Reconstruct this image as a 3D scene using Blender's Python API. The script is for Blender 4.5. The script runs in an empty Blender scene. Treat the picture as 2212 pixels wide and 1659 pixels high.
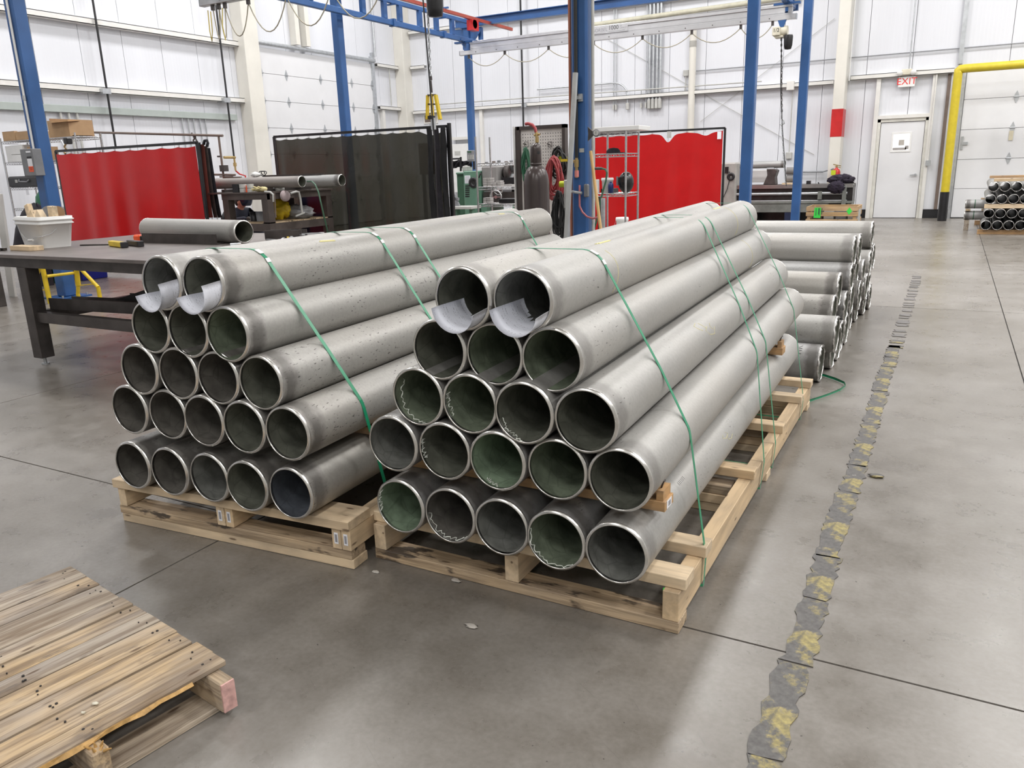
import bpy, bmesh, math, random
from mathutils import Vector, Matrix, Euler, noise as mnoise
random.seed(7)
PI = math.pi
SC = bpy.context.scene
COL = SC.collection
# ------------------------------------------------------------------ camera
W_, H_, F_ = 2212, 1659, 1698.3
PITCH, ROLL, YAW, CAMZ = 0.268167, -0.0312676, -0.5045395, 1.41
def _rot():
    cy, sy = math.cos(YAW), math.sin(YAW); cp, sp = math.cos(PITCH), math.sin(PITCH); cr, sr = math.cos(ROLL), math.sin(ROLL)
    M0 = Matrix(((1,0,0),(0,0,-1),(0,1,0))); Rz = Matrix(((cy,-sy,0),(sy,cy,0),(0,0,1)))
    Rp = Matrix(((1,0,0),(0,cp,-sp),(0,sp,cp))); Rr = Matrix(((cr,-sr,0),(sr,cr,0),(0,0,1)))
    return Rr @ Rp @ M0 @ Rz
CM = _rot()
cam_d = bpy.data.cameras.new('camera'); cam = bpy.data.objects.new('camera', cam_d); COL.objects.link(cam)
cam_d.sensor_width = 36; cam_d.lens = 36*F_/W_; cam_d.clip_end = 200
cm = Matrix((CM[0], -CM[1], -CM[2])).transposed().to_4x4(); cm.translation = (0, 0, CAMZ)
cam.matrix_world = cm
SC.camera = cam
def at(px, py, ax, val):
    """world point where the sight line through a photo pixel meets the plane coordinate[ax] = val"""
    d = CM.transposed() @ Vector(((px-W_/2)/F_, (py-H_/2)/F_, 1)); c = Vector((0, 0, CAMZ))
    return c + d*((val-c[ax])/d[ax])
# ------------------------------------------------------------------ world, lights, exposure
SC.view_settings.view_transform = 'Standard'; SC.view_settings.look = 'None'
SC.view_settings.gamma = 1.0; SC.view_settings.use_curve_mapping = False
SC.view_settings.exposure = 0.0
wd = bpy.data.worlds.new('world'); SC.world = wd; wd.use_nodes = True
wd.node_tree.nodes['Background'].inputs[0].default_value = (0.86, 0.9, 1, 1); wd.node_tree.nodes['Background'].inputs[1].default_value = 0.3
LAMP_W = 186.0
LAMPS = [(x, y) for x in (-12.4, -8.0, -3.4, 1.9, 4.6, 9.0) for y in (7.2, 12.2, 17.2)] + [(x, y) for x in (-4.5, 2.5, 7.5) for y in (-8.4, -3.6)] + [(4.2, 2.0), (8.8, 2.0), (-11.0, 1.5)] 
for (x, y) in LAMPS:
    ld = bpy.data.lights.new('high_bay_lamp', 'AREA'); ld.shape = 'RECTANGLE'; ld.size = 0.8; ld.size_y = 1.4; ld.energy = LAMP_W
    ld.color = (1.0, 0.985, 0.97)
    lo = bpy.data.objects.new('high_bay_lamp', ld); lo.location = (x, y, 8.3); COL.objects.link(lo)
# ------------------------------------------------------------------ materials
MATS = {}
def nodes_of(name):
    m = bpy.data.materials.new(name); m.use_nodes = True
    nt = m.node_tree; b = nt.nodes['Principled BSDF']; MATS[name] = m
    return m, nt, b
def N(nt, t, **kw):
    n = nt.nodes.new(t)
    for k, v in kw.items(): setattr(n, k, v)
    return n
def rgb(c): return (c[0], c[1], c[2], 1)
def coords(nt, scale=(1,1,1), rand=True):
    tc = N(nt, 'ShaderNodeTexCoord'); mp = N(nt, 'ShaderNodeMapping'); mp.inputs['Scale'].default_value = scale
    nt.links.new(tc.outputs['Object'], mp.inputs['Vector'])
    if rand:
        oi = N(nt, 'ShaderNodeObjectInfo'); mu = N(nt, 'ShaderNodeMath', operation='MULTIPLY'); mu.inputs[1].default_value = 37.0
        nt.links.new(oi.outputs['Random'], mu.inputs[0]); cb = N(nt, 'ShaderNodeCombineXYZ')
        nt.links.new(mu.outputs[0], cb.inputs[0]); nt.links.new(mu.outputs[0], cb.inputs[2])
        nt.links.new(cb.outputs[0], mp.inputs['Location'])
    return mp.outputs[0]
def noise(nt, vec, scale, detail=4, rough=0.55):
    n = N(nt, 'ShaderNodeTexNoise'); n.inputs['Scale'].default_value = scale; n.inputs['Detail'].default_value = detail; n.inputs['Roughness'].default_value = rough
    nt.links.new(vec, n.inputs['Vector']); return n.outputs['Fac']
def ramp(nt, fac, stops, interp='LINEAR'):
    r = N(nt, 'ShaderNodeValToRGB'); cr = r.color_ramp; cr.interpolation = interp
    while len(cr.elements) < len(stops): cr.elements.new(0.5)
    for e, (p, c) in zip(cr.elements, stops):
        e.position = p; e.color = rgb(c) if hasattr(c, '__len__') else (c, c, c, 1)
    nt.links.new(fac, r.inputs[0]); return r.outputs[0]
def mixc(nt, fac, a, b, mode='MIX'):
    m = N(nt, 'ShaderNodeMix', data_type='RGBA', blend_type=mode)
    for s, v in ((m.inputs[0], fac), (m.inputs[6], a), (m.inputs[7], b)):
        if hasattr(v, 'links') or isinstance(v, bpy.types.NodeSocket): nt.links.new(v, s)
        elif s == m.inputs[0]: s.default_value = v
        else: s.default_value = rgb(v)
    return m.outputs[2]
def bump(nt, b, h, strength=0.2, dist=0.01):
    n = N(nt, 'ShaderNodeBump'); n.inputs['Strength'].default_value = strength; n.inputs['Distance'].default_value = dist
    nt.links.new(h, n.inputs['Height']); nt.links.new(n.outputs[0], b.inputs['Normal'])
def plain(name, c, rough=0.5, metal=0.0, var=0.12, scale=6.0, emit=0, coat=0):
    m, nt, b = nodes_of(name)
    v = coords(nt); f = noise(nt, v, scale)
    lo = tuple(x*(1-var) for x in c); hi = tuple(min(1, x*(1+var)) for x in c)
    nt.links.new(ramp(nt, f, [(0.3, lo), (0.7, hi)]), b.inputs['Base Color'])
    b.inputs['Roughness'].default_value = rough; b.inputs['Metallic'].default_value = metal
    if coat: b.inputs['Coat Weight'].default_value = coat
    if emit: b.inputs['Emission Color'].default_value = rgb(c); b.inputs['Emission Strength'].default_value = emit
    return m
def steel_pipe_mat(name, c, dark, flecks, metal=0.35, rough=0.48):
    m, nt, b = nodes_of(name)
    v = coords(nt, (1, 0.35, 1)); big = noise(nt, v, 5, 5); v2 = coords(nt, (1, 1, 1)); fine = noise(nt, v2, 90, 3)
    col = ramp(nt, big, [(0.25, tuple(x*0.80 for x in c)), (0.5, c), (0.78, tuple(min(1, x*1.12) for x in c))])
    col = mixc(nt, 0.25, col, ramp(nt, fine, [(0.3, tuple(x*0.7 for x in c)), (0.7, tuple(min(1, x*1.2) for x in c))]))
    warm = noise(nt, v, 2.3, 2)
    col = mixc(nt, ramp(nt, warm, [(0.5, 0.0), (0.75, 0.28)]), col, (c[0]*0.98, c[1]*0.88, c[2]*0.76))
    # short dark mill marks, gathered in patches
    v3 = coords(nt, (150, 45, 150)); fl = noise(nt, v3, 1.0, 1.5, 0.5); area = noise(nt, v2, 2.2, 2)
    k = N(nt, 'ShaderNodeMath', operation='MULTIPLY'); nt.links.new(ramp(nt, fl, [(0.70-0.045*flecks, 0.0), (0.74-0.045*flecks, 1.0)]), k.inputs[0])
    nt.links.new(ramp(nt, area, [(0.56-0.12*flecks, 0.0), (0.68-0.12*flecks, 0.8)]), k.inputs[1])
    col = mixc(nt, k.outputs[0], col, (0.07, 0.065, 0.06))
    # heat-darkened band next to the machined end
    tc = N(nt, 'ShaderNodeTexCoord'); sp = N(nt, 'ShaderNodeSeparateXYZ'); nt.links.new(tc.outputs['Object'], sp.inputs[0])
    ad = N(nt, 'ShaderNodeMath', operation='MULTIPLY_ADD'); nt.links.new(noise(nt, v2, 22, 4), ad.inputs[0]); ad.inputs[1].default_value = 0.06; nt.links.new(sp.outputs[1], ad.inputs[2])
    band = ramp(nt, ad.outputs[0], [(0.040, dark*0.25), (0.062, dark), (0.098, dark*0.85), (0.13, 0.0)])
    col = mixc(nt, band, col, (0.10, 0.092, 0.085))
    nt.links.new(col, b.inputs['Base Color'])
    b.inputs['Metallic'].default_value = metal
    nt.links.new(ramp(nt, big, [(0.3, rough-0.08), (0.7, rough+0.1)]), b.inputs['Roughness'])
    bump(nt, b, fine, 0.08, 0.003)
    return m
def inner_mat(name, c, rough=0.4):
    m, nt, b = nodes_of(name)
    v = coords(nt); f = noise(nt, v, 14, 5); g = noise(nt, v, 60, 2)
    col = ramp(nt, f, [(0.3, tuple(x*0.62 for x in c)), (0.52, c), (0.72, tuple(min(1, x*1.35) for x in c))])
    vo = N(nt, 'ShaderNodeTexVoronoi', feature='DISTANCE_TO_EDGE'); vo.inputs['Scale'].default_value = 14; nt.links.new(v, vo.inputs['Vector'])
    col = mixc(nt, ramp(nt, vo.outputs['Distance'], [(0.0, 0.5), (0.035, 0.0)]), col, tuple(x*0.45 for x in c))
    nt.links.new(col, b.inputs['Base Color']); b.inputs['Metallic'].default_value = 0.15
    nt.links.new(ramp(nt, g, [(0.3, rough-0.1), (0.7, rough+0.12)]), b.inputs['Roughness'])
    bump(nt, b, f, 0.15, 0.004)
    return m
def wood_mat(name, tones, dark=0.35, grain=1.0, rough=0.65, old=False):
    m, nt, b = nodes_of(name)
    oi = N(nt, 'ShaderNodeObjectInfo')
    base = ramp(nt, oi.outputs['Random'], [(i/(len(tones)-1), t) for i, t in enumerate(tones)])
    v = coords(nt, (2.2, 26*grain, 26*grain)); g = noise(nt, v, 1.0, 5, 0.6)
    v2 = coords(nt, (5, 14, 14)); g2 = noise(nt, v2, 0.8, 3)
    col = mixc(nt, ramp(nt, g, [(0.42, 0.0), (0.62, dark)]), base, (0.16, 0.105, 0.062))
    col = mixc(nt, ramp(nt, g2, [(0.35, 0.35), (0.6, 0.0)]), col, (0.24, 0.2, 0.165))
    if old:   # grey weathering, oil stains and saw marks
        w = noise(nt, coords(nt, (1.2, 3, 3)), 1.6, 4, 0.6)
        if old is True: col = mixc(nt, ramp(nt, w, [(0.45, 0.0), (0.65, 0.6)]), col, (0.40, 0.365, 0.335))
        st_ = noise(nt, coords(nt, (5, 15, 15)), 1.0, 4, 0.6); col = mixc(nt, ramp(nt, st_, [(0.60, 0.0), (0.70, 0.75)] if old is True else [(0.54, 0.0), (0.60, 0.9)]), col, (0.095, 0.08, 0.075) if old is True else (0.035, 0.028, 0.024))
        fg_ = noise(nt, coords(nt, (4, 120, 120)), 1.0, 3, 0.6); col = mixc(nt, ramp(nt, fg_, [(0.38, 0.45), (0.50, 0.0)]), col, (0.14, 0.095, 0.06))
    vo = N(nt, 'ShaderNodeTexVoronoi'); vo.inputs['Scale'].default_value = 1.0; v3 = coords(nt, (5.5, 22, 22)); nt.links.new(v3, vo.inputs['Vector'])
    col = mixc(nt, ramp(nt, vo.outputs['Distance'], [(0.07, 0.8), (0.13, 0.0)]), col, (0.10, 0.055, 0.03))
    nt.links.new(col, b.inputs['Base Color']); b.inputs['Roughness'].default_value = rough
    bump(nt, b, g, 0.25, 0.004)
    return m
PIPE_A = steel_pipe_mat('steel_pipe_clean', (0.405, 0.397, 0.38), 0.45, 0.25)
PIPE_B = steel_pipe_mat('steel_pipe_flecked', (0.385, 0.375, 0.355), 0.8, 0.95)
PIPE_C = steel_pipe_mat('steel_pipe_cool', (0.375, 0.375, 0.372), 0.8, 0.6)
RIM = plain('machined_steel', (0.72, 0.71, 0.69), 0.27, 0.95, 0.1, 30)
RIM_ROUGH = plain('rough_cut_steel', (0.55, 0.54, 0.53), 0.36, 0.9, 0.4, 60)
IN_GREEN = inner_mat('inner_green', (0.187, 0.221, 0.161)); IN_GREEN2 = inner_mat('inner_bright_green', (0.228, 0.302, 0.213))
IN_OLIVE = inner_mat('inner_olive', (0.152, 0.158, 0.129)); IN_GREY = inner_mat('inner_grey', (0.204, 0.208, 0.193)); IN_BROWN = inner_mat('inner_brown', (0.138, 0.130, 0.116))
IN_BLUE = inner_mat('inner_blue', (0.097, 0.107, 0.126)); IN_BLACK = inner_mat('inner_black', (0.047, 0.047, 0.047))
WOOD_NEW = wood_mat('pale_pine', [(0.74, 0.56, 0.36), (0.80, 0.64, 0.44), (0.70, 0.52, 0.32)], 0.3)
WOOD_OLD = wood_mat('weathered_wood', [(0.44, 0.35, 0.25), (0.62, 0.45, 0.26), (0.50, 0.44, 0.365), (0.58, 0.42, 0.245), (0.44, 0.38, 0.32)], 0.8, 1.0, 0.75, True)
WOOD_DIRTY = wood_mat('stained_pine', [(0.66, 0.50, 0.32), (0.60, 0.45, 0.29)], 0.5, 1.0, 0.65, 2)
WOOD_ORANGE = wood_mat('orange_pine', [(0.55, 0.33, 0.15), (0.50, 0.29, 0.125)], 0.45)
CRATE_W = wood_mat('crate_wood', [(0.58, 0.38, 0.18), (0.52, 0.33, 0.15), (0.60, 0.41, 0.22)], 0.4)
PINK = plain('pink_paint', (0.60, 0.36, 0.33), 0.7, 0, 0.3, 40)
SPLINTER = plain('split_wood', (0.50, 0.30, 0.105), 0.6, 0, 0.35, 45)
BLUE = plain('blue_paint', (0.032, 0.105, 0.29), 0.38, 0.0, 0.12, 3)
DKBLUE = plain('navy_paint', (0.012, 0.022, 0.06), 0.4)
WHITE_STEEL = plain('cream_steel', (0.72, 0.70, 0.64), 0.5, 0, 0.05, 2)
WALL_M = None
ALU = plain('aluminium', (0.72, 0.72, 0.74), 0.32, 0.85, 0.08, 4)
ALU_TRIM = plain('galvanised', (0.52, 0.54, 0.56), 0.38, 0.8, 0.12, 12)
CHROME = plain('chrome_wire', (0.62, 0.62, 0.63), 0.25, 0.9, 0.1, 20)
DKSTEEL = plain('dark_steel', (0.085, 0.075, 0.072), 0.42, 0.55, 0.25, 8)
TABLE_TOP = plain('table_plate', (0.20, 0.175, 0.165), 0.38, 0.55, 0.25, 3)
BLACK = plain('black_plastic', (0.014, 0.014, 0.016), 0.4, 0, 0.3, 8)
BLACKR = plain('black_rubber', (0.02, 0.02, 0.02), 0.6)
RED = plain('red_paint', (0.52, 0.02, 0.02), 0.35); ORANGE = plain('orange_plastic', (0.85, 0.10, 0.02), 0.4)
YELLOW = plain('yellow_paint', (0.70, 0.50, 0.025), 0.42, 0, 0.15, 10)
YELLOW_BOLLARD = plain('yellow_bollard', (0.62, 0.49, 0.03), 0.4, 0, 0.08, 10)
CREAM = plain('cream_plastic', (0.68, 0.64, 0.52), 0.45); WHITE = plain('white_plastic', (0.80, 0.80, 0.79), 0.35, 0, 0.04)
PAPER = plain('white_paper', (0.84, 0.85, 0.90), 0.7, 0, 0.02)
CARD = plain('cardboard', (0.46, 0.30, 0.165), 0.8, 0, 0.1, 5); CARD_IN = plain('cardboard_dark', (0.30, 0.185, 0.10), 0.8)
GREY_BOX = plain('grey_enamel', (0.20, 0.205, 0.22), 0.45); LTGREY = plain('light_grey', (0.48, 0.48, 0.46), 0.5)
GREEN_M = plain('machine_green', (0.115, 0.235, 0.165), 0.45, 0, 0.12, 4); DKGREEN = plain('machine_dark_green', (0.045, 0.12, 0.07), 0.5)
GREEN_STRAP = plain('green_strap', (0.012, 0.26, 0.125), 0.3, 0, 0.1, 20)
GREEN_LBL = plain('green_label', (0.05, 0.72, 0.08), 0.6)
COPPER = plain('copper', (0.42, 0.16, 0.10), 0.45, 0.5); HOSE_RED = plain('red_hose', (0.36, 0.05, 0.055), 0.45); HOSE_PINK = plain('pink_hose', (0.5, 0.16, 0.18), 0.4); HOSE_GREEN = plain('green_hose', (0.03, 0.13, 0.07), 0.45)
BRASS = plain('brass', (0.5, 0.36, 0.16), 0.35, 0.8)
GASBROWN = plain('brown_enamel', (0.062, 0.048, 0.046), 0.25, 0.1, 0.05, 3)
CLOTH_DK = plain('dark_cloth', (0.018, 0.016, 0.022), 0.85, 0, 0.5, 12); CLOTH_PURPLE = plain('plum_cloth', (0.022, 0.016, 0.030), 0.9, 0, 0.5, 14); NAVY = plain('navy_cloth', (0.008, 0.010, 0.022), 0.75)
SKIN = plain('skin', (0.50, 0.24, 0.17), 0.55); HAIR = plain('dark_hair', (0.02, 0.014, 0.011), 0.7)
INK = plain('black_ink', (0.03, 0.03, 0.035), 0.7); REDINK = plain('red_print', (0.75, 0.03, 0.03), 0.6); CHALK = plain('yellow_chalk', (0.72, 0.66, 0.33), 0.9); GREYINK = plain('grey_print', (0.30, 0.30, 0.33), 0.7)
BLUE_PL = plain('blue_plastic', (0.01, 0.02, 0.24), 0.4); NAVY_PL = plain('navy_plastic', (0.015, 0.03, 0.13), 0.35)
DUCT = plain('grey_green_duct', (0.40, 0.445, 0.425), 0.5, 0, 0.05); LINE_GREY = plain('grey_line', (0.30, 0.31, 0.33), 0.5, 0.3); CABLE = plain('cable_tan', (0.40, 0.37, 0.29), 0.6); CABLE_Y = plain('cable_yellow', (0.52, 0.42, 0.10), 0.5)
GRASS_Y = plain('lime_yellow', (0.55, 0.62, 0.03), 0.4); FAN = plain('brown_trim', (0.16, 0.12, 0.10), 0.5)
WETEDGE = plain('wet_edge', (0.75, 0.78, 0.72), 0.12, 0, 0.2, 40); BONE = plain('paste_lump', (0.45, 0.42, 0.38), 0.6)
def wall_mat(name, c):
    m, nt, b = nodes_of(name)
    v = coords(nt, (1, 1, 0.25), False); f = noise(nt, v, 1.4, 3)
    nt.links.new(ramp(nt, f, [(0.3, tuple(x*0.94 for x in c)), (0.7, c)]), b.inputs['Base Color']); b.inputs['Roughness'].default_value = 0.42
    tc = N(nt, 'ShaderNodeTexCoord'); sp = N(nt, 'ShaderNodeSeparateXYZ'); nt.links.new(tc.outputs['Object'], sp.inputs[0])
    s = N(nt, 'ShaderNodeMath', operation='ADD'); nt.links.new(sp.outputs[0], s.inputs[0]); nt.links.new(sp.outputs[1], s.inputs[1])
    w = N(nt, 'ShaderNodeMath', operation='MULTIPLY'); nt.links.new(s.outputs[0], w.inputs[0]); w.inputs[1].default_value = 82.0
    si = N(nt, 'ShaderNodeMath', operation='SINE'); nt.links.new(w.outputs[0], si.inputs[0])
    bump(nt, b, si.outputs[0], 0.22, 0.003)
    return m
WALL_M = wall_mat('white_panel', (0.74, 0.755, 0.80)); DOOR_W = plain('white_door', (0.74, 0.745, 0.765), 0.42, 0, 0.03, 2); TRIM_W = plain('white_trim', (0.74, 0.73, 0.70), 0.45, 0, 0.04)
def floor_mat():
    m, nt, b = nodes_of('polished_concrete')
    tc = N(nt, 'ShaderNodeTexCoord'); v = tc.outputs['Object']
    a = noise(nt, v, 0.7, 6, 0.62); f = noise(nt, v, 5.0, 6, 0.65); g = noise(nt, v, 60, 3)
    col = ramp(nt, a, [(0.3, (0.108, 0.091, 0.070)), (0.45, (0.178, 0.158, 0.133)), (0.68, (0.31, 0.29, 0.268))])
    col = mixc(nt, 0.35, col, ramp(nt, f, [(0.3, (0.095, 0.083, 0.068)), (0.7, (0.29, 0.273, 0.255))]))
    col = mixc(nt, 0.12, col, ramp(nt, g, [(0.3, (0.06, 0.052, 0.045)), (0.7, (0.33, 0.315, 0.295))]))
    # scratches and tyre scuffs
    for sc, ang, lo in (((3, 150, 1), 0.55, 0.70), ((160, 4, 1), 0.35, 0.715), ((140, 7, 1), -0.7, 0.71), ((170, 9, 1), 1.1, 0.72)):
        vr = N(nt, 'ShaderNodeVectorRotate', rotation_type='Z_AXIS'); vr.inputs['Angle'].default_value = ang; nt.links.new(v, vr.inputs['Vector'])
        mp = N(nt, 'ShaderNodeMapping'); mp.inputs['Scale'].default_value = sc; nt.links.new(vr.outputs[0], mp.inputs['Vector'])
        s = noise(nt, mp.outputs[0], 0.7, 3, 0.6)
        col = mixc(nt, ramp(nt, s, [(lo, 0.0), (lo+0.05, 0.45)]), col, (0.055, 0.052, 0.05))
    sp = noise(nt, v, 55, 1); col = mixc(nt, ramp(nt, sp, [(0.77, 0.0), (0.80, 0.8)]), col, (0.035, 0.032, 0.03))
    nt.links.new(col, b.inputs['Base Color'])
    nt.links.new(ramp(nt, f, [(0.25, 0.23), (0.75, 0.38)]), b.inputs['Roughness'])
    b.inputs['Specular IOR Level'].default_value = 0.5
    bump(nt, b, g, 0.05, 0.002)
    return m
FLOOR_M = floor_mat()
JOINT = plain('joint_filler', (0.035, 0.03, 0.028), 0.8)
def tape_mat():
    m, nt, b = nodes_of('worn_tape')
    tc = N(nt, 'ShaderNodeTexCoord'); v = tc.outputs['Object']; f = noise(nt, v, 6.5, 6, 0.72); g = noise(nt, v, 45, 3, 0.6); k = noise(nt, v, 22, 2)
    dark = ramp(nt, g, [(0.3, (0.065, 0.06, 0.058)), (0.7, (0.13, 0.124, 0.118))]); yel = ramp(nt, g, [(0.3, (0.18, 0.15, 0.06)), (0.68, (0.43, 0.35, 0.11))])
    col = mixc(nt, ramp(nt, f, [(0.50, 0.0), (0.58, 0.9)]), dark, yel)
    col = mixc(nt, ramp(nt, k, [(0.62, 0.0), (0.68, 0.7)]), col, (0.2, 0.175, 0.13))
    nt.links.new(col, b.inputs['Base Color']); b.inputs['Roughness'].default_value = 0.45; bump(nt, b, f, 0.3, 0.003)
    return m
TAPE_M = tape_mat(); DKTAPE = plain('tape_residue', (0.16, 0.15, 0.145), 0.5)
def vinyl(name, c, rough, trans, clear=0.0):
    m, nt, b = nodes_of(name)
    v = coords(nt, rand=False); f = noise(nt, v, 3, 3)
    nt.links.new(ramp(nt, f, [(0.3, tuple(x*0.85 for x in c)), (0.7, c)]), b.inputs['Base Color']); b.inputs['Roughness'].default_value = rough
    out = nt.nodes['Material Output']; tr = N(nt, 'ShaderNodeBsdfTranslucent'); tr.inputs[0].default_value = rgb(c)
    mx = N(nt, 'ShaderNodeMixShader'); mx.inputs[0].default_value = trans; nt.links.new(b.outputs[0], mx.inputs[1]); nt.links.new(tr.outputs[0], mx.inputs[2])
    if clear:
        tp = N(nt, 'ShaderNodeBsdfTransparent'); tp.inputs[0].default_value = (0.75, 0.72, 0.6, 1); m2 = N(nt, 'ShaderNodeMixShader'); m2.inputs[0].default_value = clear
        nt.links.new(mx.outputs[0], m2.inputs[1]); nt.links.new(tp.outputs[0], m2.inputs[2]); nt.links.new(m2.outputs[0], out.inputs[0])
    else: nt.links.new(mx.outputs[0], out.inputs[0])
    return m
RED_V = vinyl('red_vinyl', (0.60, 0.012, 0.014), 0.33, 0.25); DARK_V = vinyl('dark_green_vinyl', (0.030, 0.029, 0.022), 0.24, 0.10, 0.045)
BAG = vinyl('clear_bag', (0.5, 0.5, 0.52), 0.3, 0.3, 0.15)
m, nt, b = nodes_of('window_glass'); b.inputs['Base Color'].default_value = (0.62, 0.64, 0.64, 1); b.inputs['Roughness'].default_value = 0.05; b.inputs['Transmission Weight'].default_value = 0.85; GLASS = m
m, nt, b = nodes_of('snow_outside'); b.inputs['Base Color'].default_value = (0.9, 0.9, 0.9, 1); b.inputs['Emission Color'].default_value = (0.95, 0.97, 1, 1); b.inputs['Emission Strength'].default_value = 0.6; SNOW = m
# ------------------------------------------------------------------ mesh building
class MB:
    def __init__(s): s.v = []; s.f = []; s.m = []; s.sm = []; s.mi = 0
    def add(s, vs, fs, smooth=False):
        o = len(s.v); s.v += [tuple(v) for v in vs]
        for f in fs: s.f.append(tuple(i+o for i in f)); s.m.append(s.mi); s.sm.append(smooth)
        return s
    def box(s, x0, x1, y0, y1, z0, z1, M=None):
        vs = [Vector((x, y, z)) for z in (z0, z1) for y in (y0, y1) for x in (x0, x1)]
        if M: vs = [M @ v for v in vs]
        return s.add(vs, [(0,2,3,1),(4,5,7,6),(0,1,5,4),(2,6,7,3),(0,4,6,2),(1,3,7,5)])
    def bar(s, p, q, w, h, up=(0,0,1)):
        p, q = Vector(p), Vector(q); d = (q-p); L = d.length; d /= L; u = Vector(up)
        if abs(d.dot(u)) > 0.98: u = Vector((1,0,0))
        sd = d.cross(u).normalized(); u = sd.cross(d)
        M = Matrix((d, sd, u)).transposed().to_4x4(); M.translation = p
        return s.box(0, L, -w/2, w/2, -h/2, h/2, M)
    def cyl(s, p, q, r0, r1=None, n=16, caps=True):
        r1 = r0 if r1 is None else r1; p, q = Vector(p), Vector(q); a, bb = frame(q-p)
        vs = []
        for c, r in ((p, r0), (q, r1)):
            for i in range(n):
                t = 2*PI*i/n; vs.append(c + (a*math.cos(t)+bb*math.sin(t))*r)
        s.add(vs, [(i, (i+1) % n, n+(i+1) % n, n+i) for i in range(n)], True)
        if caps: s.add(vs[:n], [tuple(range(n-1, -1, -1))]); s.add(vs[n:], [tuple(range(n))])
        return s
    def rings(s, prof, c=(0,0,0), ax=(0,0,1), n=24, closed=False, smooth=True):
        """lathe: prof = [(radius, height)...] round axis ax at c"""
        c = Vector(c); ax = Vector(ax).normalized(); a, bb = frame(ax); vs = []
        for r, h in prof:
            for i in range(n):
                t = 2*PI*i/n; vs.append(c + ax*h + (a*math.cos(t)+bb*math.sin(t))*max(r, 1e-4))
        k = len(prof); fs = []
        for j in range(k if closed else k-1):
            j2 = (j+1) % k
            for i in range(n): fs.append((j*n+i, j*n+(i+1) % n, j2*n+(i+1) % n, j2*n+i))
        return s.add(vs, fs, smooth)
    def path(s, pts, r, n=6, closed=False, cap=True):
        pts = [Vector(p) for p in pts]; k = len(pts); vs = []; pa = None
        for i in range(k):
            t = (pts[(i+1) % k]-pts[i-1]) if closed else (pts[min(i+1, k-1)]-pts[max(i-1, 0)])
            if pa is None: a, bb = frame(t)
            else:
                t.normalize(); a = (pa - t*pa.dot(t))
                if a.length < 1e-6: a, bb = frame(t)
                else: a.normalize(); bb = t.cross(a)
            pa = a; rr = r[i] if hasattr(r, '__len__') else r
            for j in range(n): u = 2*PI*j/n; vs.append(pts[i] + (a*math.cos(u)+bb*math.sin(u))*rr)
        fs = []
        for i in range(k if closed else k-1):
            i2 = (i+1) % k
            for j in range(n): fs.append((i*n+j, i*n+(j+1) % n, i2*n+(j+1) % n, i2*n+j))
        s.add(vs, fs, True)
        if cap and not closed: s.add(vs[:n], [tuple(range(n-1, -1, -1))]); s.add(vs[-n:], [tuple(range(n))])
        return s
    def prism(s, poly, M, d):
        n = len(poly); vs = [M @ Vector((x, y, 0)) for x, y in poly] + [M @ Vector((x, y, d)) for x, y in poly]
        return s.add(vs, [tuple(range(n-1, -1, -1)), tuple(range(n, 2*n))] + [(i, (i+1) % n, n+(i+1) % n, n+i) for i in range(n)])
    def sheet(s, rows, thick=0.0, smooth=True):
        """grid of points rows[i][j]; thick gives it a second side"""
        a, bb = len(rows), len(rows[0]); P = [[Vector(p) for p in r] for r in rows]
        fs = [(i*bb+j, i*bb+j+1, (i+1)*bb+j+1, (i+1)*bb+j) for i in range(a-1) for j in range(bb-1)]
        vs = [p for r in P for p in r]
        if not thick: return s.add(vs, fs, smooth)
        nn = []
        for i in range(a):
            for j in range(bb):
                n = (P[min(i+1, a-1)][j]-P[max(i-1, 0)][j]).cross(P[i][min(j+1, bb-1)]-P[i][max(j-1, 0)]); nn.append(n.normalized() if n.length > 1e-9 else Vector((0,0,1)))
        v2 = [p + n*thick for p, n in zip(vs, nn)]; o = a*bb
        f2 = [tuple(o+k for k in reversed(f)) for f in fs]
        bd = [j for j in range(bb)] + [i*bb+bb-1 for i in range(1, a)] + [(a-1)*bb+j for j in range(bb-2, -1, -1)] + [i*bb for i in range(a-2, 0, -1)]
        f3 = [(bd[k], bd[(k+1) % len(bd)], o+bd[(k+1) % len(bd)], o+bd[k]) for k in range(len(bd))]
        return s.add(vs+v2, fs+f2+f3, smooth)
    def rumple(s, c, r, seed, amp=0.35, f=3.2, n=(36, 22)):
        a, bb = n; vs = []; o = Vector((seed*7.3, seed*3.1, seed*1.7))
        for i in range(bb+1):
            th = PI*i/bb
            for j in range(a):
                t = 2*PI*j/a; d = Vector((math.sin(th)*math.cos(t), math.sin(th)*math.sin(t), math.cos(th)))
                k = 1 + amp*(1-2*abs(mnoise.noise(d*f+o))) - amp*0.5 + amp*0.5*mnoise.noise(d*f*2.3+o)
                vs.append(Vector(c)+Vector((d.x*r[0]*k, d.y*r[1]*k, d.z*r[2]*k)))
        return s.add(vs, [(i*a+j, (i+1)*a+j, (i+1)*a+(j+1) % a, i*a+(j+1) % a) for i in range(bb) for j in range(a)], True)
    def blob(s, c, r, seed=0, n=(12, 8), rough=0.18, M=None):
        rnd = random.Random(seed); a, bb = n; vs = []
        ph = [(rnd.uniform(1, 4), rnd.uniform(1, 4), rnd.uniform(0, 6)) for _ in range(4)]
        for i in range(bb+1):
            th = PI*i/bb
            for j in range(a):
                t = 2*PI*j/a; d = Vector((math.sin(th)*math.cos(t), math.sin(th)*math.sin(t), math.cos(th)))
                k = 1 + rough*sum(math.sin(p*d.x*2+q*d.y*2+w+d.z*3) for p, q, w in ph)/2.5
                v = Vector((d.x*r[0]*k, d.y*r[1]*k, d.z*r[2]*k)); v = (M @ v) if M else v; vs.append(Vector(c)+v)
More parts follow.
